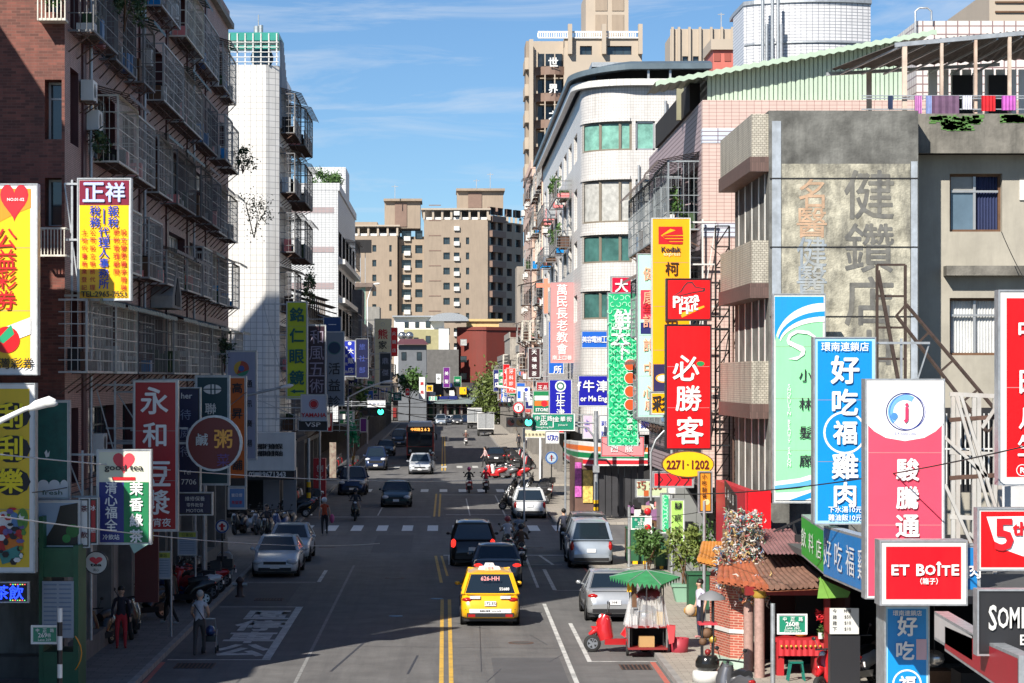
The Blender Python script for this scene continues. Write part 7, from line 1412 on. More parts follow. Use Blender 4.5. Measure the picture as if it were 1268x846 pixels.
def truck(label, x, y, c, k=1.0, rz=0):
    t = thing('box_truck', label, 'truck', (x, y, 0), rz); t.scale = (k, k, k)
    b = MB(c); b.box(-1.05, 1.05, -3, 1.2, .9, 3.0); P_(b, 'cargo_box', t); b = MB(GAL); b.box(-1.0, 1.0, -3.02, -3.0, 1.0, 2.9); b.box(-.02, .02, -3.04, -3.02, 1.0, 2.9, DRK); P_(b, 'rear_door', t)
    b = MB(pLB); b.prism([(1.3, .6), (3.0, .6), (3.0, 1.3), (2.7, 2.1), (1.3, 2.15)], 'x', -.9, .9) ; P_(b, 'cab', t)
    b = MB(CGL); b.face([(-.8, 2.99, 1.35), (.8, 2.99, 1.35), (.8, 2.72, 2.05), (-.8, 2.72, 2.05)]); P_(b, 'windscreen', t)
    b = MB(BLK); b.box(-.9, .9, -2.9, 2.6, .45, .7); P_(b, 'chassis', t)
    tm, rm = wheel_mesh(.38, .24)
    for wy in (-1.8, 2.1):
        for sx in (-1, 1): o = inst('wheel', tm, t, (sx*.9, wy, .38)); inst('rim', rm, o)
truck('white box truck on the right of the far road', PX(602, 300), 305, WH); truck('second pale truck behind the white box truck', PX(588, 345), 350, OFFW)
# ---------------------------------------------------------------- scooters
SCM = {}
def scooter_parts(kind='a'):
    if kind in SCM: return SCM[kind]
    pm = flat('paint_slot', (.5, .5, .5)); out = []
    b = MB(pm)
    b.tube([(0, .52, .48), (0, .50, .75), (0, .42, .98)], [.13, .19, .13], 8)               # front apron
    b.tube([(0, .66, .52), (0, .78, .62), (0, .55, .60)], [.05, .09, .10], 6)
    b.prism([(-.20, .20), (.20, .20), (.24, .36), (-.24, .36)], 'y', -.35, .46); b.tube([(0, .40, .34), (0, .47, .6), (0, .43, .9)], [.2, .23, .15], 8)                # floorboard
    b.tube([(0, -.12, .36), (0, -.26, .56), (0, -.60, .66), (0, -.95, .72)], [.20, .23, .22, .07], 8)   # tail
    b.tube([(0, .58, .60), (0, .70, .58), (0, .86, .46)], [.09, .09, .05], 6)                   # fender
    out.append(('body', b.mesh('body'), True))
    s = MB(BLK); s.tube([(0, -.08, .76), (0, -.35, .80), (0, -.72, .84)], [.12, .16, .11], 8); out.append(('seat', s.mesh('seat'), False))
    s = MB(BLK); s.tube([(0, .62, .35), (0, .42, 1.02)], .035, 6); s.tube([(-.34, .30, 1.03), (-.12, .40, 1.04), (.12, .40, 1.04), (.34, .30, 1.03)], .022, 6); s.tube([(0, .78, .26), (0, .62, .6)], .05, 6); out.append(('handlebar', s.mesh('handlebar'), False))
    for sx in (-1, 1):
        s = MB(BLK); s.tube([(sx*.22, .36, 1.05), (sx*.32, .34, 1.26)], .01, 4); s.ball((sx*.34, .34, 1.29), .06, 8, sz=(1, .35, .75)); out.append(('mirror', s.mesh('mirror'), False))
    s = MB(HLT); s.ball((0, .55, .93), .09, 8, sz=(1, .7, .8)); out.append(('headlight', s.mesh('headlight'), False))
    s = MB(TLT); s.ball((0, -.93, .72), .07, 8, sz=(1.3, .6, .7)); out.append(('tail_light', s.mesh('tail_light'), False))
    s = MB(WH); s.box(-.12, .12, -1.0, -.985, .50, .62); out.append(('number_plate', s.mesh('number_plate'), False))
    s = MB(BLK); s.tube([(.14, -.35, .30), (.16, -.75, .34)], .05, 6); s.box(-.12, .12, -.6, -.1, .22, .45); s.tube([(0, -.9, .68), (0, -.98, .58)], .03, 4); out.append(('engine', s.mesh('engine'), False))
    SCM[kind] = out; return out
def scooter(label, x, y, rz, pt, z=0.0, name='parked_scooter', group=None, lean=.12, k=1.0, far=False, box=False):
    t = thing(name, label, 'scooter', (x, y, z), rz, group); t.rotation_euler = (0, lean, rz); t.scale = (k, k, k)
    for nm, me, pa in scooter_parts():
        if far and nm in ('number_plate', 'engine'): continue
        o = inst(nm, me, t)
        if pa: repaint(o, pt)
    tm, rm = wheel_mesh(.23, .10)
    for wy in (.78, -.62): o = inst('wheel', tm, t, (0, wy, .23)); inst('rim', rm, o)
    if box: b = MB(BLK); b.box(-.2, .2, -1.1, -.75, .84, 1.14); P_(b, 'top_case', t)
    return t
sR, sW, sK, sB, sGr = paint('scooter_red', (.50, .015, .02), .1), paint('scooter_white', (.6, .6, .6), .1), pBk, paint('scooter_blue', (.02, .05, .16), .3), paint('scooter_grey', (.15, .15, .16), .5)
scooter('glossy red scooter standing side-on between the silver sedan and the food cart', PX(770, 63.6)+.05, 64.3, math.pi*.5, sR, k=1.02, lean=.06)
rr = random.Random(21)
cols = [sK, sGr, sK, sW, sB, sR, sK, sGr]
def row(lbl, pts, rz, colf, z=.13, group=None, jit=.12):
    for i, (x, y) in enumerate(pts):
        scooter(lbl % ORD[i], x, y, rz+rr.uniform(-jit, jit), colf(i), z, group=group, lean=rr.choice([.12, .14, .1]), far=y > 110, box=rr.random() < .12)
row('dark scooter, %s from the near end of the row beyond the white hatchback', [(PX(632, 140)+.15+.10*i, 133.5+i*2.0) for i in range(10)], math.pi*.45, lambda i: [sK, sGr, sK, sK, sW][i % 5], 0, 'scooters in the sunlit row on the right')
row('scooter %s in the second file of the sunlit right row', [(PX(646, 142)+.1*i, 134.5+i*2.1) for i in range(8)], math.pi*.5, lambda i: [sGr, sK, sK, sW][i % 4], 0, 'scooters in the sunlit row on the right')
row('scooter %s in the third file of the sunlit right row', [(PX(659, 142)+.1*i, 137+i*1.9) for i in range(8)], math.pi*.5, lambda i: [sK, sW, sGr, sK][i % 4], .13, 'scooters in the sunlit row on the right')
row('red or white scooter, %s in the bright cluster before the junction', [(PX(612+i*4.6, 176), 175+ (i % 3)*1.6) for i in range(8)], math.pi*.42, lambda i: [sR, sW, sK, sGr, sK, sW, sR, sK][i], 0, 'red scooters at the right junction')
row('shaded scooter, %s in the row along the left pavement past the soy milk sign', [(-8.3-.3*(i % 2), 76+i*1.15) for i in range(7)], math.pi*.5, lambda i: [sK, sB, sW, sK, sR, sK, sGr][i], .13, 'scooters on the shaded left pavement')
row('scooter, %s of the dark cluster in front of the white tiled tower', [(PX(300+i*8.5, 114), 113+(i % 3)*1.3) for i in range(8)], math.pi*.9, lambda i: [sK, sW, sK, sGr, sR, sK, sB, sK][i], 0.0, 'scooters before the white tiled tower')
row('scooter, %s of the row beside the striped post on the left', [(-7.9, 124+i*1.1) for i in range(12)], math.pi*.55, lambda i: [sK, sK, sR, sGr, sK, sW][i % 6], .13, 'scooters along the far left pavement')
row('scooter, %s in the dark line under the far left shops', [(-7.9, 172+i*1.5) for i in range(12)], math.pi*.5, lambda i: [sK, sGr, sK, sR][i % 4], .13, 'scooters under the far left shops')
row('tiny scooter, %s along the far right kerb', [(6.2, 190+i*2.2) for i in range(12)], -math.pi*.5, lambda i: [sK, sR, sW, sK][i % 4], .13, 'scooters along the far right kerb')
scooter('dark motorcycle standing against the green kiosk on the left', PX(118, 63.5), 64.6, math.pi*.9, sK, .13)
scooter('black scooter with blue headlight rings behind the woman in dark', PX(160, 66), 67.0, math.pi*1.02, sK, .13, k=1.1)
scooter('second dark scooter with a raised front wheel near the maroon panel', PX(172, 70), 71.5, math.pi*.75, sK, .13, k=1.05)
scooter('red and white sporty scooter by the bus notice board', PX(218, 76), 77.5, math.pi*.15, sR, .13, k=1.1)
for i, (px_, D, c, lb) in enumerate(((1040, 55.0, sR, 'red and white scooter parked at the bottom right by the black pillar'), (1062, 56.2, sW, 'white scooter second in the bottom right pair'), (1083, 57.8, sK, 'dark scooter behind the bottom right pair, in the shop mouth'), (905, 52.2, sGr, 'grey scooter with a pale blue helmet in front of the shrine'))):
    scooter(lb, PX(px_, D), D, [2.4, 2.3, 2.2, .3][i], c, .13)
# ================================================================ people
def person(label, x, y, z, rz, pose='stand', top=(.05, .05, .08), leg=(.03, .03, .04), shoe=(.03, .03, .03), h=1.68, hair=True, helmet=None, hat=None, sleeve='long', seed=1, shorts=False, bend=0.0, extra=None, build=1.0):
    r = random.Random(seed); k = h/1.7
    V_, E_, Rr, G = [], [], [], []
    def a(p, rad, g, par=None):
        V_.append(tuple(c*k for c in p)); Rr.append(rad*k*(build if g in ('top', 'leg') else 1)); G.append(g)
        if par is not None: E_.append((par, len(V_)-1))
        return len(V_)-1
    sit = pose == 'ride'; hz = .80 if sit else .92
    pel = a((0, 0, hz), .135, 'leg'); b1 = a((0, .02+bend*.12, hz+.16), .12, 'top', pel); b2 = a((0, .03+bend*.25, hz+.33), .135, 'top', b1); nb = a((0, .03+bend*.36, hz+.50), .075, 'top', b2)
    nk = a((0, .05+bend*.40, hz+.57), .05, 'skin', nb); hd = a((0, .07+bend*.44, hz+.65), .075, 'skin', nk); h2 = a((0, .06+bend*.46, hz+.74), .088, 'skin', hd)
    a((0, .17+bend*.46, hz+.69), .014, 'skin', h2)
    for sx in (-1, 1): a((sx*.095, .06+bend*.46, hz+.695), .018, 'skin', h2)
    for sx in (-1, 1):
        sh = a((sx*.17, .02+bend*.33, hz+.46), .062, 'top', nb)
        if pose == 'ride': el = (sx*.27, .20, hz+.24); ha = (sx*.30, .44, hz+.22)
        elif pose == 'push': el = (sx*.23, .10, hz+.22); ha = (sx*.20, .34, hz+.12)
        elif pose == 'walk': el = (sx*.23, sx*.08, hz+.20); ha = (sx*.24, sx*.20+.05, hz-.02)
        else: el = (sx*.24, -.02, hz+.19); ha = (sx*.25, .06, hz-.04)
        bz = bend*.25; el = (el[0], el[1]+bz, el[2]); ha = (ha[0], ha[1]+bz*.6, ha[2])
        e = a(el, .043, 'top' if sleeve == 'long' else 'skin', sh); w_ = a(ha, .030, 'skin' if sleeve != 'long' else 'top', e)
        d = Vector(ha)-Vector(el); d.normalize(); pm_ = Vector(ha)+d*.06; p = a(tuple(pm_), .036, 'skin', w_)
        s_ = d.cross(Vector((sx, 0, 0)))
        if s_.length < .1: s_ = Vector((0, 1, 0))
        s_.normalize()
        for i, (o, l) in enumerate(((-.028, .060), (-.010, .072), (.010, .068), (.027, .052))):
            q = pm_+d*l*.75+s_*o; t1 = a(tuple(q), .0095, 'skin', p); a(tuple(q+d*l*.35+Vector((-sx*.018, 0, -.006))), .0085, 'skin', t1)
        a(tuple(pm_+d*.015-s_*.052), .011, 'skin', p)
    for sx in (-1, 1):
        hp = a((sx*.095, 0, hz-.05), .095, 'leg', pel)
        if sit: kn, an, fo = (sx*.16, .40, hz-.12), (sx*.16, .30, .36), (sx*.16, .46, .33)
        elif pose in ('walk', 'push'): kn, an, fo = (sx*.10, sx*.14+.04, .50), (sx*.10, sx*.26-.06, .09), (sx*.11, sx*.26+.10, .045)
        else: kn, an, fo = (sx*.11, .02, .49), (sx*.11, -.01, .08), (sx*.13, .14, .04)
        kk = a(kn, .062, 'leg', hp); aa = a(an, .042, 'skin' if shorts else 'leg', kk); f0 = a((an[0], an[1], an[2]-.03), .04, 'shoe', aa); a(fo, .036, 'shoe', f0)
    me0 = bpy.data.meshes.new('t'); me0.from_pydata(V_, E_, [])
    ob = bpy.data.objects.new('t', me0); tmp = bpy.data.scenes.new('skin'); tmp.collection.objects.link(ob)
    m = ob.modifiers.new('s', 'SKIN'); m.use_smooth_shade = True
    sk = me0.skin_vertices[0].data if me0.skin_vertices else None
    if sk is None:
        bpy.context.view_layer.update(); tmp.view_layers[0].update()
        sk = me0.skin_vertices[0].data if me0.skin_vertices else None
    if sk is None:
        bm = bmesh.new(); bm.from_mesh(me0); ly = bm.verts.layers.skin.verify()
        for i, v in enumerate(bm.verts): v[ly].radius = (Rr[i]*1.15 if G[i] == 'top' and i in (1, 2) else Rr[i], Rr[i]*.85 if i in (1, 2) else Rr[i]); v[ly].use_root = i == 0
        bm.to_mesh(me0); bm.free()
    else:
        for i, s_ in enumerate(sk): s_.radius = (Rr[i], Rr[i]); s_.use_root = i == 0
    ss = ob.modifiers.new('u', 'SUBSURF'); ss.levels = 1
    vl = tmp.view_layers[0]; vl.update()
    me = bpy.data.meshes.new_from_object(ob.evaluated_get(vl.depsgraph)); bpy.data.objects.remove(ob); bpy.data.scenes.remove(tmp); me.name = 'person'
    key = '%.2f_%.2f_%.2f' % tuple(top); ms = {'skin': SKIN, 'top': flat('cloth_top_'+key, top, .85, var=.2, scale=8), 'leg': flat('cloth_leg_%.2f_%.2f_%.2f' % tuple(leg), leg, .85, var=.15), 'shoe': flat('shoe_%.2f_%.2f' % tuple(shoe[:2]), shoe, .6)}
    order = ['skin', 'top', 'leg', 'shoe']; me.materials.clear()
    for o in order: me.materials.append(ms[o])
    S = [(Vector(V_[i]), G[i], Rr[i]) for i in range(len(V_))]+[((Vector(V_[p])*(1-t)+Vector(V_[q])*t), G[q], (Rr[p]+Rr[q])/2) for p, q in E_ for t in (.35, .7)]
    idx = []
    for p in me.polygons:
        c = p.center; g = min(S, key=lambda s: (s[0]-c).length-s[2])[1]; idx.append(order.index(g))
    me.polygons.foreach_set('material_index', idx); me.polygons.foreach_set('use_smooth', [True]*len(idx)); me.update()
    t = bpy.data.objects.new('person', me); C.objects.link(t); t.location = (x, y, z); t.rotation_euler = (0, 0, rz); tag(t, label, 'person')
    hc = (0, (.055+bend*.46)*k, (hz+.735)*k)
    if helmet: b = MB(flat('helmet_%.2f_%.2f' % helmet[:2], helmet, .25)); b.ball((hc[0], hc[1]-.005, hc[2]+.01), .135*k, 12, sz=(1, 1.1, 1)); b.box(-.09, .09, hc[1]+.10, hc[1]+.15, hc[2]-.06, hc[2]+.03, CGL); P_(b, 'helmet', t)
    elif hat: b = MB(flat('hat_pale', hat, .8)); b.ball((hc[0], hc[1], hc[2]+.035), .11*k, 10, sz=(1, 1.1, .75)); P_(b, 'cap', t)
    elif hair: b = MB(HAIR if hair is True else flat('hair_grey', hair, .7)); b.ball((0, hc[1]-.028, hc[2]+.022), .100*k, 12, sz=(1.0, 1.05, 1.02)); P_(b, 'hair', t)
    e = MB(BLK)
    for sx in (-1, 1): e.ball((sx*.034*k, hc[1]+.088*k, hc[2]-.005), .010*k, 6)
    e.bar((-.02*k, hc[1]+.086*k, hc[2]-.085), (.02*k, hc[1]+.086*k, hc[2]-.085), .008); P_(e, 'face_features', t)
    if extra: extra(t, k, hz)
    return t
def g_at(px_, py): D = GD(py); return PX(px_, D), D
# left pavement
def ex_bag(t, k, hz): b = MB(WHT); b.ball((.30, .10, .62), .09, 8, sz=(.6, .8, 1.1)); P_(b, 'carried_bag', t)
x, y = g_at(150, 809); person('woman in dark top and bright red trousers on the shaded left pavement', x, y, .13, math.pi*1.05, 'stand', (.02, .018, .03), (.50, .03, .04), (.3, .02, .02), 1.62, extra=None, seed=3)
x, y = g_at(210, 778); person('person in black standing by the bus notice board', x, y, .13, math.pi*.4, 'walk', (.015, .015, .018), (.012, .012, .014), (.5, .5, .5), 1.70, seed=4)
def ex_strap(t, k, hz): b = MB(BLK); b.tube([(-.15, .02, hz+.44), (0, -.115, hz+.25), (.14, -.05, hz+.02)], .014, 5); P_(b, 'shoulder_strap', t)
x, y = g_at(247, 812); person('grey-haired man in a pale striped shirt pushing a pushchair', x, y, .01, math.pi*.0, 'push', (.42, .42, .46), (.05, .045, .045), (.04, .035, .03), 1.66, hair=(.35, .34, .33), sleeve='short', extra=ex_strap, bend=.25, seed=5)
pc = thing('pushchair', 'small dark pushchair with a blue and red load in front of the grey-haired man', 'pushchair', (x+.22, y+.62, .01))
b = MB(GAL); 
for sx in (-.17, .17): b.tube([(sx, -.35, .95), (sx, 0, .45), (sx, .35, .10)], .014, 5); b.tube([(sx, -.25, .1), (sx, .05, .45), (sx, .2, .6)], .012, 5)
b.bar((-.17, -.35, .95), (.17, -.35, .95), .025); P_(b, 'frame', pc); b = MB(BLK); b.box(-.16, .16, -.08, .25, .30, .45); P_(b, 'basket', pc); b = MB(sB); b.ball((0, .05, .58), .15, 8); P_(b, 'seat', pc)
tm, rm = wheel_mesh(.09, .04)
for sx in (-.18, .18):
    for yy in (-.25, .33): inst('wheel', tm, pc, (sx, yy, .09))
x, y = g_at(402, 663); person('person in an orange shirt and white helmet standing at the left kerb', x, y, 0, math.pi*.1, 'stand', (.42, .06, .02), (.015, .015, .02), (.4, .4, .4), 1.70, helmet=(.6, .62, .65), sleeve='short', seed=6)
b = MB(flat('pink_plastic', (.6, .10, .25), .3)); b.ball((PX(411, y), y+.1, .78), .16, 8, sz=(.7, .5, 1.4)); tag(b.build('shopping_bag', loc=(PX(411, y), y+.1, .55)), 'bright pink carrier bag held beside the orange-shirted person', 'bag')
x, y = g_at(331, 668); scooter('dark scooter ridden by the seated person near the white tower pillar', x, y, math.pi*.95, sK, 0, 'ridden_scooter', lean=0); person('person with cropped hair sitting on a scooter by the white tower', x, y-.15, 0, math.pi*.95, 'ride', (.06, .06, .07), (.02, .02, .025), seed=7)
# motorcyclists
def rider(label, slabel, px_, py, rz, top, col, helmet, leg=(.02, .02, .03), h=1.68, sleeve='long'):
    x, y = g_at(px_, py); s = scooter(slabel, x, y+.9*math.cos(rz), rz, col, 0, 'ridden_scooter', lean=0); person(label, x+.2*math.sin(rz), y+.9*math.cos(rz)-.28*math.cos(rz), .02, rz, 'ride', top, leg, h=h, helmet=helmet, sleeve=sleeve, seed=int(px_))
rider('rider in a white vest and red patterned helmet beside the black suv', 'black scooter under the white-vested rider', 629, 690, 0, (.62, .62, .68), sK, (.45, .08, .09), sleeve='short')
rider('rider in a brown jacket nearest behind the white-vested one', 'black scooter under the brown-jacketed rider', 646, 702, 0, (.09, .065, .05), sK, (.06, .055, .06))
rider('rider in a pale blue shirt between the two other motorcyclists', 'scooter under the rider in pale blue', 643, 684, 0, (.25, .30, .38), sGr, (.05, .05, .06), sleeve='short')
rider('rider with a pink helmet and dark jacket on a red scooter', 'red scooter under the pink-helmeted rider', 581, 611, 0, (.03, .035, .04), sR, (.70, .10, .30))
rider('rider in a bright red jacket with a white helmet', 'dark scooter under the red-jacketed rider', 602, 611, 0, (.60, .02, .05), sK, (.6, .6, .62))
rider('small distant rider in brown on the left of the far lane', 'white scooter under the distant brown rider', 577, 552, 0, (.12, .05, .04), sW, (.5, .45, .4))
rider('distant rider in violet coming down the far road', 'grey scooter under the violet rider', 584, 530, math.pi, (.25, .12, .4), sGr, (.3, .4, .6))
rider('distant rider in blue in front of the white truck', 'blue scooter under the distant blue rider', 600, 538, math.pi, (.08, .15, .4), sB, (.6, .6, .6))
rider('oncoming rider waiting in shade at the left stop line', 'scooter of the oncoming rider at the left stop line', 441, 643, math.pi, (.03, .03, .04), sK, (.03, .03, .05))
rider('oncoming rider beside the silver hatchback at the junction', 'scooter beside the silver hatchback at the junction', 536, 586, math.pi, (.2, .2, .22), sW, (.5, .5, .5))
x, y = g_at(601, 579); person('pedestrian in a pinkish top crossing by the red scooters', x, y, 0, math.pi*.6, 'walk', (.5, .34, .34), (.02, .02, .03), seed=9)
x, y = g_at(698, 682); person('man in a dark checked shirt standing beside the parked minivan', x, y, 0, 0, 'stand', (.03, .035, .06), (.012, .012, .015), seed=10, h=1.74)
x, y = g_at(640, 560); person('dark dressed pedestrian on the far right pavement', x+.2, y, .13, 0, 'walk', (.02, .02, .03), (.02, .02, .02), seed=12)
x, y = g_at(648, 558); person('pedestrian in a white top on the far right pavement', x+.4, y, .13, math.pi, 'stand', (.6, .6, .6), (.02, .02, .04), seed=13)
def ex_pk(t, k, hz): b = MB(BLK); b.tube([(-.14, .06, hz+.42), (.0, -.12, hz+.3), (.15, -.08, hz+.05)], .012, 5); P_(b, 'shoulder_strap', t)
x, y = PX(868, 66.5), 66.5; person('woman in a lilac T-shirt and navy trousers beside the shrine wall', x, y, .13, math.pi*.65, 'stand', (.52, .50, .62), (.02, .025, .05), (.5, .2, .2), 1.60, sleeve='short', extra=ex_pk, seed=14)
b = MB(flat('straw_bag', (.55, .42, .30), .8)); b.ball((x-.30, y-.05, .92), .17, 8, sz=(.9, .5, 1.0)); tag(b.build('shoulder_bag', loc=(x-.3, y-.05, .75)), 'pale straw bag carried by the woman in lilac', 'bag')
# ================================================================ the shrine at the lower right
TZ = .13
shr = thing('shrine', 'small street shrine of red brick with orange tiled roofs and a crowded ornamental ridge', 'shrine', (PX(925, 59), 59, TZ))
TBR = mat('shrine_brick', (.34, .075, .045), .7, tile=(.20, .065, .007, (.50, .36, .28), .5), var=.22, )
pA, pB, pC_, pD = (PX(879, 61), 61.0), (PX(904, 59.6), 59.6), (PX(921, 59.4), 59.4), (PX(921, 62.5), 62.5)
for z0, z1, e, m, nm in ((TZ, TZ+.25, .06, mat('pale_green_plinth', (.35, .45, .38), .7), 'plinth'), (TZ+.25, 1.02, 0, TBR, 'brick_wall'), (1.02, 1.12, .05, OFFW, 'string_course'), (1.12, 2.32, 0, TBR, 'brick_wall')):
    b = MB(m); b.prism([(pA[0]-e, pA[1]), (pB[0]-e*.5, pB[1]-e), (pC_[0]+e, pC_[1]-e), pD, (pA[0]+.3, 63.2)], 'z', z0, z1); b.build(nm, shr)
GRA = mat('pink_granite', (.36, .23, .20), .5, var=.2, scale=12); GOLD = flat('temple_gold', (.55, .35, .06), .4, metal=.3)
for px_, D in ((927, 59.0), (940.5, 57.8)):
    b = MB(GRA); b.cyl(PX(px_, D), D, TZ, 2.12, .125, 14); b.build('column', shr); b = MB(GOLD); b.lathe([(.12, 2.05), (.19, 2.12), (.17, 2.2), (.2, 2.25)], PX(px_, D), D, 12); b.build('capital', shr)
for px_, D in ((1024, 57.8),): b = MB(DRED); b.box(PX(px_, D)-.07, PX(px_, D)+.07, D-.07, D+.07, TZ, 2.3); b.build('column', shr)
b = MB(DRED); b.box(PX(921, 58), PX(1028, 58), 57.7, 57.95, 2.13, 2.34); b.box(PX(940, 61.5), PX(1035, 61.5), 61.6, 61.8, TZ, 2.3, flat('shrine_inner', (.05, .01, .01), .7)); b.box(PX(1030, 60), PX(1036, 60), 58, 61.7, TZ, 2.3, flat('shrine_inner', (.05, .01, .01), .7)); b.build('lintel', shr)
def tiles(nm, P0, P1, P2, P3, n, m, par, r=.075):
    """barrel tiles from ridge P0-P1 down to eave P3-P2; every row of tiles is a part"""
    P0, P1, P2, P3 = map(Vector, (P0, P1, P2, P3))
    b = MB(TERR); b.face([P0, P1, P2, P3]); b.face([P0-Vector((0, 0, .07)), P3-Vector((0, 0, .07)), P2-Vector((0, 0, .07)), P1-Vector((0, 0, .07))]); o = b.build('roof_bed', par)
    for i in range(n):
        u = (i+.5)/n; a = P0.lerp(P1, u); c = P3.lerp(P2, u); mid = a.lerp(c, .55)-Vector((0, 0, .04)); c = c+Vector((0, 0, .03)); t = MB(m); t.tube([a, a.lerp(mid, .5), mid, c.lerp(mid, .4), c], [r, r*1.08, r, r*1.08, r], 8); t.build('roof_tile', o)
OT, RT_, DT = mat('glazed_orange_tile', (.50, .21, .04), .4, var=.25, scale=4), mat('glazed_red_tile', (.38, .11, .05), .45, var=.3, scale=4), mat('weathered_brown_tile', (.20, .11, .08), .6, var=.35, scale=4)
tiles('a', (PX(873, 62), 62.6, 3.05), (PX(907, 62), 62.4, 3.05), (PX(903, 61), 60.4, 2.55), (PX(863, 61), 60.8, 2.75), 9, OT, shr)
tiles('b', (PX(893, 61.5), 61.5, 2.86), (PX(925, 61), 60.4, 2.75), (PX(952, 57.2), 57.2, 2.33), (PX(889, 58.6), 58.8, 2.40), 8, RT_, shr, .085)
tiles('c', (PX(926, 61), 61.0, 2.80), (PX(985, 61), 61.0, 2.90), (PX(1030, 57.2), 57.2, 2.40), (PX(952, 57.2), 57.2, 2.33), 11, DT, shr, .07)
# ridge ornaments: figures, flames and flowers in porcelain chips
rr = random.Random(8); oc = [flat('chip_%d' % i, c, .3) for i, c in enumerate(((.55, .53, .48), (.40, .17, .08), (.50, .36, .14), (.10, .22, .25), (.12, .18, .10), (.38, .08, .08), (.55, .44, .42), (.50, .48, .44), (.22, .15, .10), (.06, .05, .05), (.42, .38, .33), (.12, .16, .28)))]
def ornament(px0, px1, y0_, y1_, D, n, sz):
    b = MB()
    for _ in range(n):
        x, y, z = PX(rr.uniform(px0, px1), D), D+rr.uniform(-.5, .5), PZ(rr.uniform(y0_, y1_), D); m = rr.choice(oc); k = rr.random(); s = sz*rr.uniform(.6, 1.4); b.use(m)
        if k < .10: b.ball((x, y, z), s*.55, 6, sz=(rr.uniform(.6, 1.3), 1, rr.uniform(.6, 1.5)))
        elif k < .5: a = rr.uniform(0, 6.28); b.tube([(x, y, z), (x+s*1.1*math.cos(a), y+rr.uniform(-.05, .05), z+s*1.1*math.sin(a)), (x+s*1.9*math.cos(a+.5), y, z+s*1.9*math.sin(a+.5))], [s*.35, s*.25, s*.06], 5)
        else: b.face([(x, y-.02, z), (x+s*rr.uniform(-1, 1), y, z+s*rr.uniform(.3, 1.3)), (x+s*rr.uniform(-1, 1.5), y+.03, z+s*rr.uniform(-.5, .6))])
    b.build('ridge_ornament', shr, kind='stuff')
ornament(886, 944, 676, 724, 60.4, 900, .06); ornament(898, 944, 634, 684, 60.8, 800, .065); ornament(910, 952, 712, 748, 58.8, 240, .07); ornament(886, 905, 722, 730, 59.6, 40, .05)
b = MB(flat('chip_4', (.1, .3, .1))); b.box(PX(898, 61), PX(944, 61), 60.7, 61.6, 2.6, 3.5, flat('ornament_core', (.25, .16, .10), .6)); b.build('ridge_core', shr)
b = MB(mat('faded_maroon_sheet', (.20, .10, .10), .7, var=.3)); 
for i in range(22): x0, x1 = PX(944+i*2.5, 60), PX(946.5+i*2.5, 60); b.face([(x0, 59, 3.02+.03*(i % 2)), (x1, 59, 3.02+.03*((i+1) % 2)), (x1, 62.6, 3.42+.03*((i+1) % 2)), (x0, 62.6, 3.42+.03*(i % 2))])
b.build('lean_to_roof', shr)
al = thing('altar_table', 'red altar table with an embroidered cloth inside the shrine', 'altar', (PX(990, 57.9), 58.4, TZ))
b = MB(flat('altar_red', (.40, .015, .02), .5)); b.box(PX(961, 58), PX(1021, 58), 58.1, 58.9, .95, 1.05); b.box(PX(963, 58), PX(972, 58), 58.15, 58.8, TZ, .95); b.box(PX(1010, 58), PX(1019, 58), 58.15, 58.8, TZ, .95); b.build('table', al)
b = MB(flat('altar_cloth', (.5, .02, .03), .7)); 
for i in range(16): x0, x1 = PX(962+i*3.7, 58), PX(965.7+i*3.7, 58); b.face([(x0, 58.06+.03*(i % 2), .62), (x1, 58.06+.03*((i+1) % 2), .62), (x1, 58.06+.03*((i+1) % 2), 1.0), (x0, 58.06+.03*(i % 2), 1.0)])
for i in range(9): b.ball((PX(968+i*6, 58), 58.03, .86), .035, 6, GOLD)
b.build('embroidered_cloth', al)
b = MB(GOLD); b.lathe([(.02, 1.05), (.14, 1.08), (.17, 1.2), (.15, 1.3), (.12, 1.3)], PX(995, 58), 58.4, 12); tag(b.build('incense_pot', loc=(PX(995, 58), 58.4, 1.05)), 'brass incense pot standing on the red altar table', 'incense pot')
fl_ = thing('flower_vase', 'bunch of red flowers with green leaves on the altar table end', 'flowers', (PX(1017, 57.9), 58.0, 1.05)); b = MB(); foliage(b, (PX(1017, 57.9), 58.0, 1.55), (.18, .15, .18), 120, .06, flat('petal_red', (.6, .02, .03), .5), R, 5); b.build('petals', fl_); b = MB(); foliage(b, (PX(1016, 57.9), 58.0, 1.25), (.14, .12, .2), 90, .06, LEAF, R, 5); b.build('leaves', fl_); b = MB(OFFW); b.cyl(PX(1017, 57.9), 58.0, 1.05, 1.2, .06, 10); b.build('vase', fl_)
b = MB(TEAL); b.box(PX(985, 57.3)-.16, PX(985, 57.3)+.16, 57.1, 57.4, .55, .6)
for sx in (-1, 1):
    for yy in (57.12, 57.38): b.bar((PX(985, 57.3)+sx*.2, yy, TZ), (PX(985, 57.3)+sx*.13, yy, .56), .04)
tag(b.build('plastic_stool', loc=(PX(985, 57.3), 57.3, TZ)), 'teal plastic stool in front of the altar table', 'stool')
inc = thing('incense_burner', 'black urn on a round white pedestal with a little lantern on posts above it', 'incense burner', (PX(876, 57), 57, TZ)); cx = PX(876, 57)
b = MB(OFFW); b.lathe([(0, TZ), (.36, TZ), (.36, .36), (.33, .40), (0, .40)], cx, 57, 20); b.build('pedestal', inc)
b = MB(flat('urn_black', (.012, .012, .012), .15)); b.lathe([(0, .40), (.20, .40), (.29, .50), (.29, .62), (.24, .72), (.22, .76), (0, .76)], cx, 57, 20); b.build('urn', inc)
b = MB(BLK)
for dx, dy in ((-.13, -.13), (.13, -.13), (-.13, .13), (.13, .13)): b.tube([(cx+dx, 57+dy, .74), (cx+dx, 57+dy, 2.15)], .022, 6)
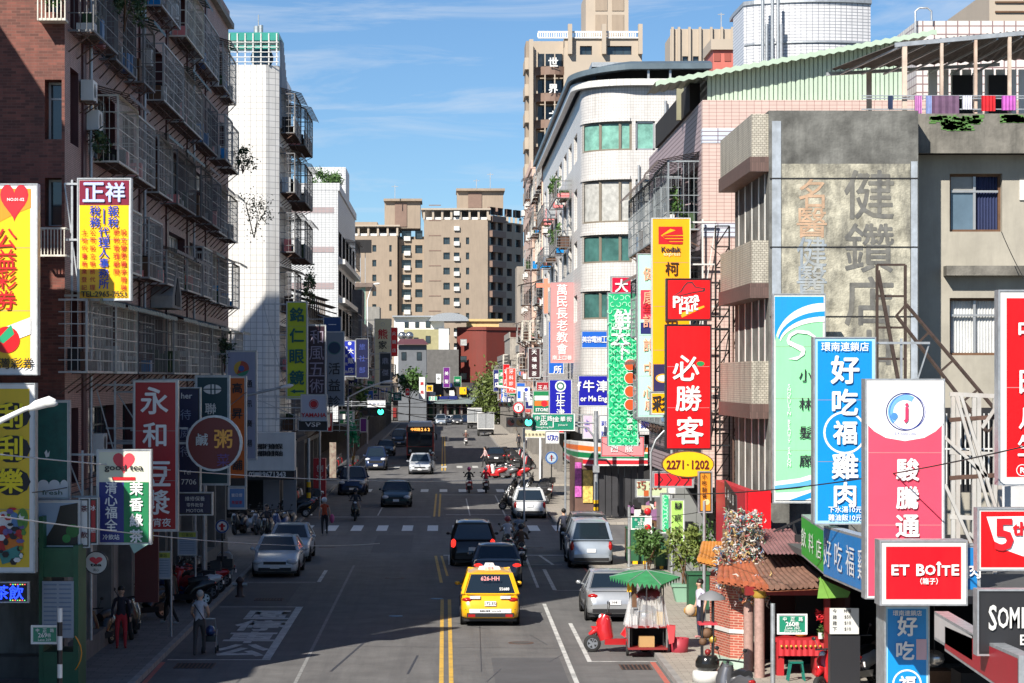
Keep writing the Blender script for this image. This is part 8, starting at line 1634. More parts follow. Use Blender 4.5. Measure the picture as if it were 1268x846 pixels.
b.build('post', inc); b = MB(flat('tray_red', (.5, .04, .06), .5)); b.box(cx-.22, cx+.22, 56.8, 57.2, 1.50, 1.56); b.build('tray', inc)
b = MB(flat('burner_roof', (.18, .18, .19), .6)); b.lathe([(.34, 2.10), (.30, 2.18), (.12, 2.28), (.0, 2.32)], cx+.1, 57, 12); b.build('roof', inc)
b = MB(BRN); b.ball((cx-.02, 56.95, 1.3), .14, 8); b.ball((cx-.12, 56.9, 1.1), .10, 8); b.ball((cx+.12, 56.95, 1.15), .10, 8, m=GOLD); b.ball((cx, 56.9, .85), .08, 8, m=DRED); b.build('dragon_figure', inc)
# shop mouth right of the shrine
sm = thing('corner_shop', 'dark shop mouth with black pillar, notice sheets and green tarpaulin right of the shrine', 'shop', (PX(1045, 53), 53, TZ))
b = MB(DRK); b.box(8.9, 15, 60.6, 60.8, TZ, 3.4); b.box(14.8, 15, 44, 60.5, TZ, 3.2); b.build('back_wall', sm)
b = MB(mat('canopy_underside', (.07, .07, .07), .8)); b.box(8.68, 15, 45.8, 60.5, 3.05, 3.2); b.build('ceiling', sm)
b = MB(flat('black_panel', (.02, .02, .024), .4)); b.box(PX(1028, 53), PX(1065, 53), 53, 53.3, TZ, PZ(787, 53)); b.build('pillar_panel', sm)
b = MB(flat('notice_paper', 'C9A9B4')); b.box(PX(1028, 52.9), PX(1064, 52.9), 52.95, 52.99, PZ(785, 53), PZ(753, 53), OFFW); b.build('notice_sheet', sm)
b = MB(); 
for i, s in enumerate(('今日特餐', '雞肉飯 $50', '雞油飯 $10', '下水湯 $10')): text_mb(b, s[0], PX(1034, 52.9), PZ(757+i*7.5, 52.9), .09, BW, .0, y=52.94); text_mb(b, s[-3:] if i else '特餐', PX(1050, 52.9), PZ(757+i*7.5, 52.9), .08, BW, .0, y=52.94)
b.build('lettering', sm)
b = MB(flat('green_tarp', (.14, .30, .05), .5, var=.2)); b.face([(PX(1012, 54), 54, PZ(741, 54)), (PX(1026, 54), 54, PZ(741, 54)), (PX(1020, 54), 54.5, PZ(716, 54))]); b.face([(PX(1016, 54.3), 54.6, PZ(718, 54)), (PX(1053, 53.6), 53.6, PZ(736, 53)), (PX(1050, 53.6), 53.6, PZ(743, 53)), (PX(1024, 54), 54.2, PZ(742, 54))]); b.build('tarpaulin', sm)
b = MB(BRN); b.box(PX(1100, 52), PX(1180, 52), 52, 52.6, TZ, 1.0); b.box(PX(1190, 50), PX(1240, 50), 50, 51, TZ, 1.2, DRK); b.build('counter', sm)
b = MB(STAIN); b.ball((PX(1157, 48.5), 48.5, PZ(815, 48.5)), .22, 10, sz=(1, 1, .8)); b.tube([(PX(1157, 48.5), 48.5, PZ(812, 48.5)), (PX(1157, 48.5), 48.5, 3.1)], .012, 5, BLK); b.build('hanging_lamp', sm)
# ================================================================ food cart
fc = thing('food_cart', 'street food cart with a scalloped green umbrella, clear plastic sheeting and red worktop', 'food cart', (PX(801, 63.2), 63.2, 0)); cx, cy = PX(801, 63.2), 63.3
GU = flat('umbrella_green', (.03, .22, .08), .7, var=.25, scale=3); b = MB(GU)
rim_ = [(cx+PX(552+dx, 63.2), cy+dy, z) for dx, dy, z in ((-46, .0, 2.13), (-26, -.85, 2.05), (14, -.95, 1.98), (42, .0, 2.12), (26, .8, 2.2), (-20, .8, 2.22))]
ap = (cx, cy, 2.30)
for i in range(6):
    a, c = Vector(rim_[i]), Vector(rim_[(i+1) % 6]); b.face([ap, a, c]) ; n = 7
    for k in range(n):
        p, q = a.lerp(c, k/n), a.lerp(c, (k+1)/n); m_ = a.lerp(c, (k+.5)/n); b.face([p, m_-Vector((0, 0, .13)), q])
b.build('umbrella_canopy', fc)
b = MB(GAL)
for i in range(6): b.bar(ap, rim_[i], .02)
b.tube([(cx, cy, .9), (cx, cy, 2.5)], .02, 6); b.build('umbrella_frame', fc)
for sx in (-.42, .42):
    for sy in (-.30, .35): b = MB(BLK); b.tube([(cx+sx, cy+sy, .3), (cx+sx, cy+sy, 2.05)], .017, 5); b.build('post', fc)
b = MB(flat('worktop_red', (.24, .025, .025), .35)); b.box(cx-.55, cx+.55, cy-.45, cy+.5, .80, .86); b.box(cx-.52, cx+.52, cy-.42, cy+.45, .22, .28); b.build('worktop', fc)
b = MB(STAIN); 
for sx in (-.52, .48): b.box(cx+sx, cx+sx+.04, cy-.42, cy+.45, .281, .799)
b.box(cx-.48, cx+.48, cy+.40, cy+.44, .281, .799, DRK); b.build('cart_side', fc)
b = MB(flat('cardboard', (.42, .25, .10), .8)); b.box(cx-.22, cx+.18, cy-.35, cy, .285, .56); tag(b.build('cardboard_box', loc=(cx, cy, .28)), 'brown cardboard box on the lower shelf of the food cart', 'box')
tm, rm = wheel_mesh(.2, .06)
for sx in (-.5, .5): o = inst('wheel', tm, fc, (cx+sx-fc.location.x, .25, .2)); inst('rim', rm, o)
b = MB(STAIN); b.lathe([(0, .86), (.22, .86), (.24, 1.15), (.20, 1.2), (0, 1.22)], cx-.05, cy, 14); b.box(cx-.45, cx-.28, cy-.3, cy+.2, .87, 1.1, OFFW); b.box(cx+.25, cx+.45, cy-.3, cy+.3, .87, 1.2, GOLD); b.build('steamer', fc)
PLS = bpy.data.materials.new('clear_plastic'); PLS.use_nodes = True; q = PLS.node_tree.nodes['Principled BSDF']; q.inputs['Base Color'].default_value = (.8, .8, .82, 1); q.inputs['Roughness'].default_value = .12; q.inputs['Alpha'].default_value = .30; q.inputs['Specular IOR Level'].default_value = .9; MATS['clear_plastic'] = PLS
b = MB(PLS); n = 16
for i in range(n):
    u0, u1 = i/n, (i+1)/n
    for (xa, ya, xb, yb) in ((-.48, -.42, .48, -.42), (-.48, -.42, -.48, .4), (.48, -.42, .48, .4)):
        j = lambda u: .045*math.sin(u*37)+.02*math.sin(u*91)
        pts = []
        for u, z, k in ((u0, .82, 1.12), (u1, .82, 1.12), (u1, 1.62, .86), (u0, 1.62, .86)): pts.append((cx+(xa+(xb-xa)*u)*k+j(u)*(.3 if z > 1 else 1), cy+(ya+(yb-ya)*u)*k+j(u+.4), z+.03*math.sin(u*23)))
        b.face(pts)
b.smooth = False; b.build('plastic_sheet', fc)
b = MB(flat('cap_maroon', (.15, .02, .03), .6)); b.ball((cx+.08, cy+.3, 1.62), .32, 12, sz=(1, .8, .55)); b.build('pot_lid', fc)
b = MB(flat('towel_red', (.55, .05, .06), .8)); b.face([(cx+.5, cy-.47, .88), (cx+.72, cy-.47, .84), (cx+.68, cy-.5, .42), (cx+.55, cy-.5, .38)]); b.face([(cx+.5, cy-.46, .9), (cx+.74, cy-.3, .86), (cx+.72, cy-.42, .5), (cx+.55, cy-.49, .45)]); b.build('towel', fc)
b = MB(flat('bin_red', (.35, .03, .05), .5)); b.lathe([(0, 0), (.22, 0), (.27, .5), (.25, .5), (.2, .06)], cx+.85, cy-.1, 12); tag(b.build('plastic_bin', loc=(cx+.85, cy-.1, 0)), 'dark red plastic bin standing right of the food cart', 'bin')
b = MB(BRN); b.box(cx-.42, cx-.30, cy-.5, cy-.42, 1.35, 1.95); b.box(cx-.55, cx-.35, cy-.45, cy-.4, 1.75, 1.98, YEL); b.box(cx-.15, cx+.42, cy+.36, cy+.4, 1.65, 2.0, OFFW); b.build('price_board', fc)
# ================================================================ street furniture
def pole(name, label, x, y, z0, z1, r, m=GAL, cat='pole', extra=None):
    t = thing(name, label, cat, (x, y, z0)); b = MB(m); b.tube([(x, y, z0), (x, y, z1)], [r, r*.85], 10); b.build('post', t); b = MB(GAL); b.lathe([(r*2.2, z0), (r*2.2, z0+.04), (r*1.2, z0+.08)], x, y, 10); b.build('base_plate', t)
    if extra: extra(t)
    return t
def stripes(t, x, y, r, z0, z1, n=6):
    for i in range(n):
        b = MB(YEL if i % 2 else BLK); za, zb = z0+(z1-z0)*i/n, z0+(z1-z0)*(i+1)/n; b.tube([(x, y, za), (x, y, zb-.005)], r, 10); b.build('warning_band', t)
def lamp_head(t, p, d, k=1.0):
    b = MB(WHT); p = Vector(p); d = Vector(d).normalized(); b.tube([p, p+d*.25*k, p+d*.7*k, p+d*.95*k], [.05*k, .12*k, .15*k, .05*k], 8); b.build('lamp_head', t)
# near left street lamp reaching into the frame
lx = thing('street_lamp', 'white street lamp head on a long arm at the left edge, nearest one', 'street lamp', (-8.1, 42, .13)); yL = 42
b = MB(WHT); b.tube([(-8.4, yL, .13), (-8.4, yL, 6.2), (-8.25, yL, 6.45), (PX(30, yL), yL, PZ(507, yL)), (PX(44, yL), yL, PZ(503, yL))], [.09, .07, .06, .045, .045], 8); b.build('pole_arm', lx)
b = MB(WHT); b.tube([(PX(36, yL), yL, PZ(506, yL)), (PX(45, yL), yL, PZ(502, yL)), (PX(62, yL), yL, PZ(497, yL)), (PX(69, yL), yL, PZ(496.5, yL))], [.05, .09, .10, .03], 10); b.build('lamp_head', lx); b = MB(flat('lamp_glass', (.6, .6, .58), .2)); b.ball((PX(60, yL), yL, PZ(500, yL)), .11, 8, sz=(1.6, 1, .6)); b.build('lamp_glass', lx)
def ex(t):
    b = MB(GAL); y = 78.8; b.tube([(PX(253, y), y, PZ(520, y)), (PX(256, y), y, PZ(508, y)), (PX(268, y), y, PZ(498, y)), (PX(352, y), y, PZ(479, y))], [.08, .07, .055, .04], 8); b.build('arm', t); lamp_head(t, (PX(346, y), y, PZ(480.5, y)), (1, 0, .2), .5)
pole('street_lamp', 'tall grey street lamp with a curved arm over the red porridge sign', PX(253, 78.8), 78.8, .13, PZ(518, 78.8), .10, GAL, 'street lamp', ex)
def exr(t):
    y = 84; b = MB(BLK); b.tube([(PX(830, y), y, PZ(442, y)), (PX(802, y), y, PZ(429, y))], .035, 6); b.build('arm', t); b = MB(WHT); b.tube([(PX(804, y), y, PZ(430, y)), (PX(798, y), y, PZ(427, y)), (PX(786, y), y, PZ(419, y))], [.05, .09, .04], 8); b.build('lamp_head', t)
pole('street_lamp', 'street lamp whose white head floats before the green dumpling sign', PX(832, 84), 84, .13, PZ(440, 84), .07, GAL, 'street lamp', exr)
def lamp2(label, px0, py0, px1, py1, D, base_px):
    t = thing('street_lamp', label, 'street lamp', (PX(base_px, D), D, .13)); b = MB(WHT); b.tube([(PX(base_px, D), D, .13), (PX(base_px, D), D, PZ(py0, D)), (PX((px0+px1)/2, D), D, PZ((py0*.4+py1*.6), D)), (PX(px1, D), D, PZ(py1, D))], [.09, .07, .06, .05], 7); b.build('pole_arm', t); lamp_head(t, (PX(px1, D), D, PZ(py1, D)), (1 if px1 > px0 else -1, 0, .1), .8)
lamp2('street lamp arching over the left lane in front of the far signs', 432, 492, 472, 474, 150, 431); lamp2('white street lamp against the olive tree on the right of the far road', 668, 492, 628, 480, 170, 669)
lamp2('slender lamp beside the teal shed on the left row', 455, 372, 462, 352, 262, 455)
def exs(t):
    y = 121; x = PX(738, y); b = MB(GAL); b.tube([(x, y, PZ(556, y)), (PX(735, y), y, PZ(540, y)), (PX(727, y), y, PZ(530, y)), (PX(712, y), y, PZ(527, y)), (PX(640, y), y, PZ(527, y))], .055, 7); b.tube([(x, y, PZ(524, y)), (PX(660, y), y, PZ(522, y))], .05, 6); b.build('arm', t); b = MB(GAL); b.box(x-.16, x+.16, y-.2, y+.1, 2.6, 2.95); b.build('control_box', t)
    stripes(t, x, y, .125, .13, 1.2)
pole('signal_pole', 'thick grey signal pole with yellow and black stripes at its foot', PX(738, 121), 121, .13, PZ(509, 121), .12, GAL, 'signal pole', exs)
def street_sign(label, x0, x1, y0, y1, D, lines, post=None, z0=.13):
    t = sign(label, x0, x1, y0, y1, D, flat('street_sign_green', (.01, .22, .13), .4), WHT, th=.04, rim=.02, txt=lines, arms=None, frame=WHT, name='street_name_sign', cat='street sign')
    if post: b = MB(GAL); b.cyl(PX(post, D+.1), D+.1, z0, PZ(y0-14 if post != 779 else 628, D), .055, 8); b.build('post', t)
    return t
street_sign('green street name sign with arrows hanging from the signal arm', 659, 711, 513, 533, 120.7, Hz('中正路', .12, .42, .26, .12, WH, .01)+Hz('金華街', .58, .88, .30, .12, WH, .01)+[('205', .27, .56, .09, WH, .01), ('Zhongzheng Rd', .27, .82, .06, WH, 0), ('Jinhua St', .73, .68, .06, WH, 0), ('|', .5, .5, .25, WH, 0)])
street_sign('green lane sign on the grey pole in front of the shrine', 964, 998, 762, 784, 53.6, Hz('中正路', .22, .80, .20, .15, WH, .01)+[('260 巷'[0:3], .42, .48, .17, WH, .02), ('巷', .66, .48, .16, WH, .01), ('Lane 260', .5, .70, .10, WH, .0), ('Zhongzheng Rd', .5, .87, .09, WH, 0)], 957)
street_sign('green lane sign beside the white van and green kiosk boxes', 782, 806, 640, 655, 91.5, Hz('中正路', .22, .80, .25, .15, WH, .01)+[('257巷'[:3], .5, .55, .18, WH, .01), ('Zhongzheng Rd', .5, .84, .09, WH, 0)], 779)
street_sign('dim green lane sign on the striped post at the lower left', 40, 71, 776, 796, 53, Hz('中正路', .22, .80, .22, .15, WH, .01)+[('269', .42, .52, .18, WH, .01), ('巷', .68, .52, .16, WH, 0), ('Lane 269', .5, .80, .1, WH, 0)])
t = thing('striped_post', 'black and white post carrying the dim green lane sign', 'post', (PX(74, 52.8), 52.8, .13))
for i in range(7):
    b = MB(BLK if i % 2 else WHT); z0 = .13+i*.31; b.tube([(PX(74, 52.8), 52.8, z0), (PX(74, 52.8), 52.8, z0+.305)], .06, 8); b.build('band', t)
def signal(label, x0, x1, yc_, D, on, off_lens=3, kind='h'):
    t = thing('traffic_light', label, 'traffic light', (PX((x0+x1)/2, D), D, PZ(yc_, D))); hh = (x1-x0)/3*.55*D/F; b = MB(BLK); b.box(PX(x0, D), PX(x1, D), D, D+.25, PZ(yc_, D)-hh, PZ(yc_, D)+hh); b.build('housing', t)
    for i in range(3):
        cx = PX(x0+(x1-x0)*(i+.5)/3, D); r = hh*.72; m = mat('signal_green', (.05, .9, .55), emit=2.2, var=0) if i == on else flat('dark_lens_%d' % i, [(.03, .006, .006), (.03, .02, .008), (.01, .05, .03)][i], .2)
        b = MB(m); b.face([(p, D-.012, q) for p, q in disc_pts(cx, PZ(yc_, D), r, n=16)]); b.build('lens', t)
        b = MB(BLK); b.tube([(cx, D-.18, PZ(yc_, D)+r*.95), (cx, D, PZ(yc_, D)+r*1.05)], r*.5, 6); b.build('visor', t)
    return t
signal('traffic light with a lit green lens beside the street name sign', 627, 660, 523, 120.4, 2); signal('traffic light over the left lane, green lens lit', 448, 476, 510, 160, 2); signal('small unlit traffic light in front of the olive tree', 617, 634, 501, 168, 9)
def round_sign(label, px_, py, r_px, D, kind, base_py=None, m=WHT):
    x, z, r = PX(px_, D), PZ(py, D), r_px*D/F; t = thing('round_sign', label, 'road sign', (x, D, .13)); b = MB(GAL); b.prism(disc_pts(x, z, r), 'y', D, D+.03); b.build('plate', t)
    rim, inner = {'no': (RD, WH), 'arrow': (flat('mandatory_blue', (.03, .10, .30)), flat('pale_blue_face', (.35, .45, .55))), 'hyd': (flat('hyd_blue', (.03, .07, .25)), WH)}[kind]
    b = MB(rim); b.face([(p, D-.006, q) for p, q in disc_pts(x, z, r*.97)]); b.face([(p, D-.010, q) for p, q in disc_pts(x, z, r*.74)], inner); b.build('face', t); g = MB()
    if kind == 'no': g.use(BW); g.bar((x, D-.016, z-r*.45), (x, D-.016, z+.35*r), r*.14, .004); g.bar((x, D-.016, z+.30*r), (x-r*.3, D-.016, z+.1*r), r*.14, .004); g.bar((x, D-.016, z+.3*r), (x+r*.4, D-.016, z+.3*r), r*.12, .004); g.use(RD); g.bar((x-r*.6, D-.022, z+r*.6), (x+r*.6, D-.022, z-r*.6), r*.16, .004)
    elif kind == 'arrow': g.use(DRED); g.bar((x, D-.016, z-r*.5), (x, D-.016, z+r*.1), r*.2, .004); g.bar((x-r*.4, D-.016, z), (x+r*.4, D-.016, z), r*.2, .004); g.face([(x-r*.25, D-.017, z+r*.1), (x+r*.25, D-.017, z+r*.1), (x, D-.017, z+r*.55)])
    else: g.use(RD); g.box(x-r*.2, x+r*.2, D-.016, D-.013, z-r*.5, z+r*.25); g.box(x-r*.45, x+r*.45, D-.018, D-.014, z-.05*r, z+r*.18); g.face([(p, D-.019, q) for p, q in disc_pts(x, z+r*.28, r*.2)]); g.box(x-r*.35, x+r*.35, D-.017, D-.0135, z-r*.6, z-r*.48)
    g.build('symbol', t)
    if base_py: b = MB(BLK if kind != 'no' else GAL); b.cyl(x, D+.07, .13, z, .035, 7); b.build('post', t)
    return t
round_sign('round no-turn sign with a red ring hanging near the signal', 642, 505, 7, 121.2, 'no'); round_sign('dark blue round arrow sign on a thin black post, right pavement', 683, 567, 8, 143, 'arrow', 620); round_sign('round white fire hydrant sign on a thin pole, left pavement', 275, 652, 8.5, 81, 'hyd', 738)
b = MB(GAL); b.tube([(PX(649, 121.3), 121.3, .13), (PX(649, 121.3), 121.3, PZ(485, 121.3))], .05, 6); tag(b.build('sign_post', loc=(PX(649, 121.3), 121.3, .13)), 'white post behind the no-turn sign', 'post')
hy = thing('fire_hydrant', 'dark fire hydrant at the left kerb behind the painted bay', 'fire hydrant', (PX(297, 79), 79, .13)); x = PX(297, 79); b = MB(flat('hydrant_dark', (.05, .03, .03), .5)); b.lathe([(.16, .13), (.16, .18), (.10, .2), (.10, .62), (.14, .64), (.13, .70), (.05, .80), (0, .82)], x, 79, 12); b.build('barrel', hy); b = MB(GAL); b.tube([(x-.24, 79, .55), (x+.24, 79, .55)], .06, 8); b.build('outlet', hy)
def notice(label, x0, x1, y0, y1, D, post):
    t = sign(label, x0, x1, y0, y1, D, flat('notice_blue', (.34, .42, .52), .4), WHT, th=.04, shp=[('box', .02, .01, .98, .22, flat('notice_lime', (.42, .48, .08)))]+[('box', .1, .3+.1*i, .9, .32+.1*i, flat('notice_line', (.15, .2, .3))) for i in range(6)], txt=[('公車站', .5, .12, .2, BW, .0)], arms=None, rim=.01, name='notice_board', cat='notice board')
    b = MB(GAL); b.cyl(PX(post, D+.08), D+.08, .13, PZ(y0-45, D), .035, 8); b.build('post', t)
notice('bus stop notice board with a lime heading, nearer of the two', 189, 211, 684, 716, 66.8, 212); notice('bus stop notice board with a lime heading, behind the nearer one', 221, 243, 659, 687, 76, 242)
# left kiosk in front of the brick corner
ki = thing('green_kiosk', 'green framed booth with a pale menu board at the lower left', 'kiosk', (PX(72, 56), 56, .13)); x0, x1 = PX(48, 55.6), PX(97, 55.6)
b = MB(DGR); b.box(x0, x0+.1, 55.6, 56.8, .13, PZ(640, 55.6)); b.box(x1-.12, x1, 55.6, 56.8, .13, PZ(676, 55.6)); b.box(x0+.1, x1-.12, 55.65, 56.8, PZ(715, 55.6), PZ(679, 55.6)); b.box(x0+.1, x1-.12, 55.62, 56.8, .13, 1.0); b.build('frame', ki)
b = MB(flat('menu_board', (.30, .34, .40), .4)); b.box(PX(52, 55.5), PX(91, 55.5), 55.52, 55.58, PZ(790, 55.5), PZ(720, 55.5)); b.build('menu_board', ki)
b = MB()
for i in range(11): b.box(PX(54, 55.5), PX(70, 55.5), 55.50, 55.515, PZ(725+i*5.5, 55.5), PZ(723.5+i*5.5, 55.5), flat('notice_line', (.15, .2, .3))); b.box(PX(73, 55.5), PX(88, 55.5), 55.50, 55.515, PZ(725+i*5.5, 55.5), PZ(723.5+i*5.5, 55.5))
b.build('menu_lines', ki); b = MB(ORG); 
pts = [(PX(97, 55.4)+.08*math.cos(k*.9), 55.4+.03*math.sin(k*.9), 1.0+.40*math.sin(k*.45)) for k in range(24)]; b.tube(pts, .012, 5); tag(b.build('coiled_hose', loc=(PX(97, 55.4), 55.4, .5)), 'orange cable coiled on the corner of the green booth', 'cable')
b = MB(flat('maroon_panel', (.10, .01, .012), .5)); b.box(PX(168, 66), PX(197, 66), 65.8, 66, 1.2, 3.9); b.box(PX(172, 65.7), PX(190, 65.7), 65.74, 65.79, 2.9, 3.2, GOLD); tag(b.build('wall_board', loc=(PX(182, 66), 66, 1.2)), 'maroon shop panel with a dull gold emblem below the soy milk sign', 'panel')
b = MB(GAL); b.tube([(PX(270, 88), 88, .13), (PX(270, 88), 88, .85), (PX(273, 88), 88, .95), (PX(284, 88), 88, .95), (PX(287, 88), 88, .85), (PX(287, 88), 88, .13)], .03, 6); tag(b.build('hoop_barrier', loc=(PX(278, 88), 88, .13)), 'bent steel hoop barrier on the shaded left pavement', 'barrier')
b = MB(flat('awning_corner_teal', (.25, .40, .36), .5)); b.face([(PX(160, 56.1), 56.1, PZ(674, 56)), (PX(184, 56.1), 56.1, PZ(674, 56)), (PX(166, 56.1), 56.1, PZ(686, 56))]); tag(b.build('awning_scrap', loc=(PX(170, 56), 56.1, 3)), 'torn pale teal scrap of awning hanging under the tea sign', 'awning')
for lb, px_, D, z1, r, st in (('grey post with yellow and black stripes by the left scooters', 382, 126, 4.2, .10, True), ('post striped yellow and black at the far left kerb', 437, 168, 5.0, .07, True), ('thin pole by the red vending cabinet', 396, 132, 6.5, .06, False)):
    t = pole('utility_pole', lb, PX(px_, D), D, .13, z1, r)
    if st: stripes(t, PX(px_, D), D, r+.02, .2, 1.9)
for lb, px_, D, py in (('white post standing on the sunlit right pavement', 700, 118.0, 535), ('pale post behind the round arrow sign', 671, 150, 545), ('grey pole at the edge of the grey panelled shop', 872, 70, 620), ('pole rising beside the green utility boxes', 779.5, 92.2, 628)):
    pole('utility_pole', lb, PX(px_, D), D, .13, PZ(py, D), .055)
t = thing('vending_cabinet', 'red illuminated cabinet beside the left pavement scooters', 'cabinet', (PX(394, 140), 140, .13)); b = MB(flat('cabinet_red', (.40, .02, .03), .4)); b.box(PX(388, 140), PX(403, 140), 140, 141, .13, PZ(568, 140)); b.build('body', t); b = MB(mat('lit_panel_warm', (.9, .55, .4), emit=.35, var=.5, scale=4)); b.box(PX(408, 143), PX(416, 143), 143, 143.2, PZ(592, 143), PZ(548, 143)); b.build('lit_display', t); b = MB(); text_mb(b, '刨', PX(396, 140), PZ(580, 140), .4, OFFW, .0, y=139.97); text_mb(b, '冰', PX(396, 140), PZ(592, 140), .4, OFFW, .0, y=139.97); b.build('lettering', t)
tree('street_tree', 'small bright green shrub tree trained on the striped post, far left kerb', PX(437, 167), 167, 4.6, (.5, .5, 1.3), 420, .12, mat('leaf_teal', (.02, .22, .10), .5, var=.4), trunk=.05, low=.3)
# right pavement: green cabinets, planters
for lb, x0, x1, y0, y1, D in (('green utility cabinet behind the lane sign', 777, 809, 655, 700, 93), ('second green utility cabinet right of the leafy bush', 812, 836, 674, 707, 90.5), ('green utility cabinet behind the woman in lilac', 853, 878, 712, 765, 73.5)):
    t = thing('utility_cabinet', lb, 'cabinet', (PX((x0+x1)/2, D), D, .13)); b = MB(DGR); b.box(PX(x0, D), PX(x1, D), D, D+.7, .25, PZ(y0, D)); b.build('body', t); b = MB(DGR); b.box(PX(x0, D)-.04, PX(x1, D)+.04, D-.05, D+.75, PZ(y0, D)+.002, PZ(y0, D)+.06); b.build('lid', t); b = MB(YEL)
    n = 5
    for i in range(n): xa = PX(x0, D)+(PX(x1, D)-PX(x0, D))*i/n; b.box(xa, xa+(PX(x1, D)-PX(x0, D))/n-.01, D-.02, D+.7, .13, .249, YEL if i % 2 else BLK)
    b.build('warning_base', t); b = MB(DRK); xm = PX((x0+x1)/2, D); b.box(xm-.008, xm+.008, D-.006, D-.001, .3, PZ(y0, D)-.05); b.build('door_joint', t)
def planter(label, px_, D, h, rad, n, m, pot=True, leaf=.09):
    t = thing('potted_bush', label, 'potted plant', (PX(px_, D), D, .13)); x = PX(px_, D)
    if pot: b = MB(flat('planter_green', (.20, .36, .26), .6)); b.prism([(x-.30, .13), (x+.30, .13), (x+.42, .62), (x-.42, .62)], 'y', D-.3, D+.3); b.box(x-.46, x+.46, D-.34, D+.34, .621, .70); b.build('pot', t)
    b = MB(BRN)
    for k in range(6): b.tube([(x+R.uniform(-.15, .15), D, .5 if pot else .13), (x+R.uniform(-.5, .5)*rad[0], D+R.uniform(-.3, .3), h)], [.025, .01], 5)
    b.build('stem', t); b = MB(); foliage(b, (x, D, h), rad, n, leaf, m, R, 12); b.build('foliage', t)
planter('full dark green bush in front of the green cabinets', 802, 89.5, 1.25, (.75, .5, .65), 1500, LEAF, False)
planter('loose yellow-green bush in a green square planter', 848, 77.5, 1.9, (.75, .5, .8), 900, mat('leaf_yellowgreen', (.13, .17, .035), .6, var=.4), True)
planter('sparse bush against the grey shop panels', 868, 79.5, 1.9, (.6, .4, .9), 600, LEAF, False)
b = MB(flat('bag_orange', (.55, .28, .05), .7)); b.ball((PX(857, 72.5), 72.5, .32), .22, 8, sz=(1.2, .8, .8)); tag(b.build('sack', loc=(PX(857, 72.5), 72.5, .13)), 'orange sack lying by the green cabinet near the woman', 'sack')
t = thing('mascot_figure', 'small red and white paper decoration standing above the dark green bush', 'decoration', (PX(802, 90), 90, 1.8)); b = MB(WHT); b.prism([(PX(797, 90), 1.5), (PX(808, 90), 1.5), (PX(806, 90), 2.2), (PX(799, 90), 2.2)], 'y', 90, 90.1); b.build('body', t); b = MB(RD); b.ball((PX(802, 90), 89.97, 2.35), .14, 8, sz=(1, .5, 1)); b.ball((PX(802, 90), 89.97, 1.75), .13, 8, sz=(1, .4, 1)); b.build('ball', t)
# stall of goods and laundry behind the cabinets
st_ = thing('clothes_stall', 'heaped stall of pale cloth and mixed goods behind the green cabinets', 'stall', (PX(795, 95), 95, .13)); b = MB(); rr = random.Random(12)
for i in range(60):
    x, z = PX(rr.uniform(776, 812), 95), rr.uniform(1.2, 2.6); m = rr.choice([OFFW, WHT, SAL, flat('cloth_violet', (.25, .12, .25)), BRN, DRK, flat('cloth_beige', (.5, .38, .25)), OFFW]); y = 95+rr.uniform(-.2, .5); s = rr.uniform(.1, .28); b.idx([(x, y, z), (x+s, y-.05, z+rr.uniform(-.05, .1)), (x+s*1.1, y, z-s*1.5), (x-.02, y-.06, z-s*1.3)], [(0, 1, 2, 3)]) if not b.use(m) is None else None
b.build('goods', st_, kind='stuff'); b = MB(BRN); b.box(PX(776, 95), PX(812, 95), 95.2, 96, .13, 1.4); b.build('table', st_)
# ================================================================ steel frames for signs
def ladder(label, pts_a, pts_b, n, m=RUST, wd=.06, name='steel_lattice', diag=True):
    t = thing(name, label, 'steel frame', pts_a[0]); A0, A1, B0, B1 = map(Vector, (*pts_a, *pts_b)); b = MB(m); b.bar(A0, A1, wd); b.bar(B0, B1, wd); b.build('rail', t)
    for i in range(n+1): b = MB(m); b.bar(A0.lerp(A1, i/n), B0.lerp(B1, i/n), wd*.8); b.build('rung', t)
    if diag:
        b = MB(m)
        for i in range(n): b.bar(A0.lerp(A1, i/n), B0.lerp(B1, (i+1)/n), wd*.55)
        b.build('brace', t)
DKR = mat('dark_rusted_steel', (.045, .028, .022), .8, var=.4, scale=5)
q = lambda px_, py, D: (PX(px_, D), D, PZ(py, D))
ladder('rusty upright frame left bare above the pink sign', (q(1086, 600, 61), q(1086, 328, 61)), (q(1121, 600, 61), q(1121, 328, 61)), 7, DKR, .07, diag=False)
b = MB(DKR); b.bar(q(1087, 335, 60.9), q(1112, 470, 60.9), .09); tag(b.build('steel_strut', loc=q(1087, 335, 60.9)), 'thick slanting strut inside the bare rusty frame', 'strut')
ladder('rusty ladder frame leaning diagonally down to the right', (q(1122, 377, 60), q(1243, 520, 56)), (q(1110, 391, 60), q(1222, 535, 56)), 4, DKR, .065, diag=False)
ladder('dark lattice mast behind the tall red sign, nearer the street', (q(886, 640, 73), q(886, 280, 73)), (q(903, 640, 73.8), q(903, 280, 73.8)), 14, BLK, .05); ladder('rusty lattice mast between the pink block and the balconies', (q(908, 620, 72), q(908, 350, 72)), (q(915, 620, 72.6), q(915, 350, 72.6)), 10, RUST, .05)
WF = mat('white_painted_steel', (.44, .43, .41), .6, var=.15, grime=.4, stain=(.30, .16, .08))
sc_ = thing('sign_scaffold', 'white painted steel scaffold behind the pink sign', 'steel frame', (PX(1205, 51), 51, 3)); b = MB(WF)
for p in (1180, 1206, 1232): b = MB(WF); b.bar(q(p, 735, 51), q(p, 488, 51), .08); b.build('upright', sc_)
for p in (1186, 1212, 1238): b = MB(WF); b.bar(q(p, 700, 53.5), q(p, 488, 53.5), .09); b.build('upright', sc_)
for i, yy in enumerate((488, 520, 560, 592, 640, 672)): b = MB(WF if i % 2 == 0 else RUST); b.bar(q(1176, yy, 51), q(1240, yy+(-4 if i % 2 else 3), 51), .09); b.build('cross_rail', sc_)
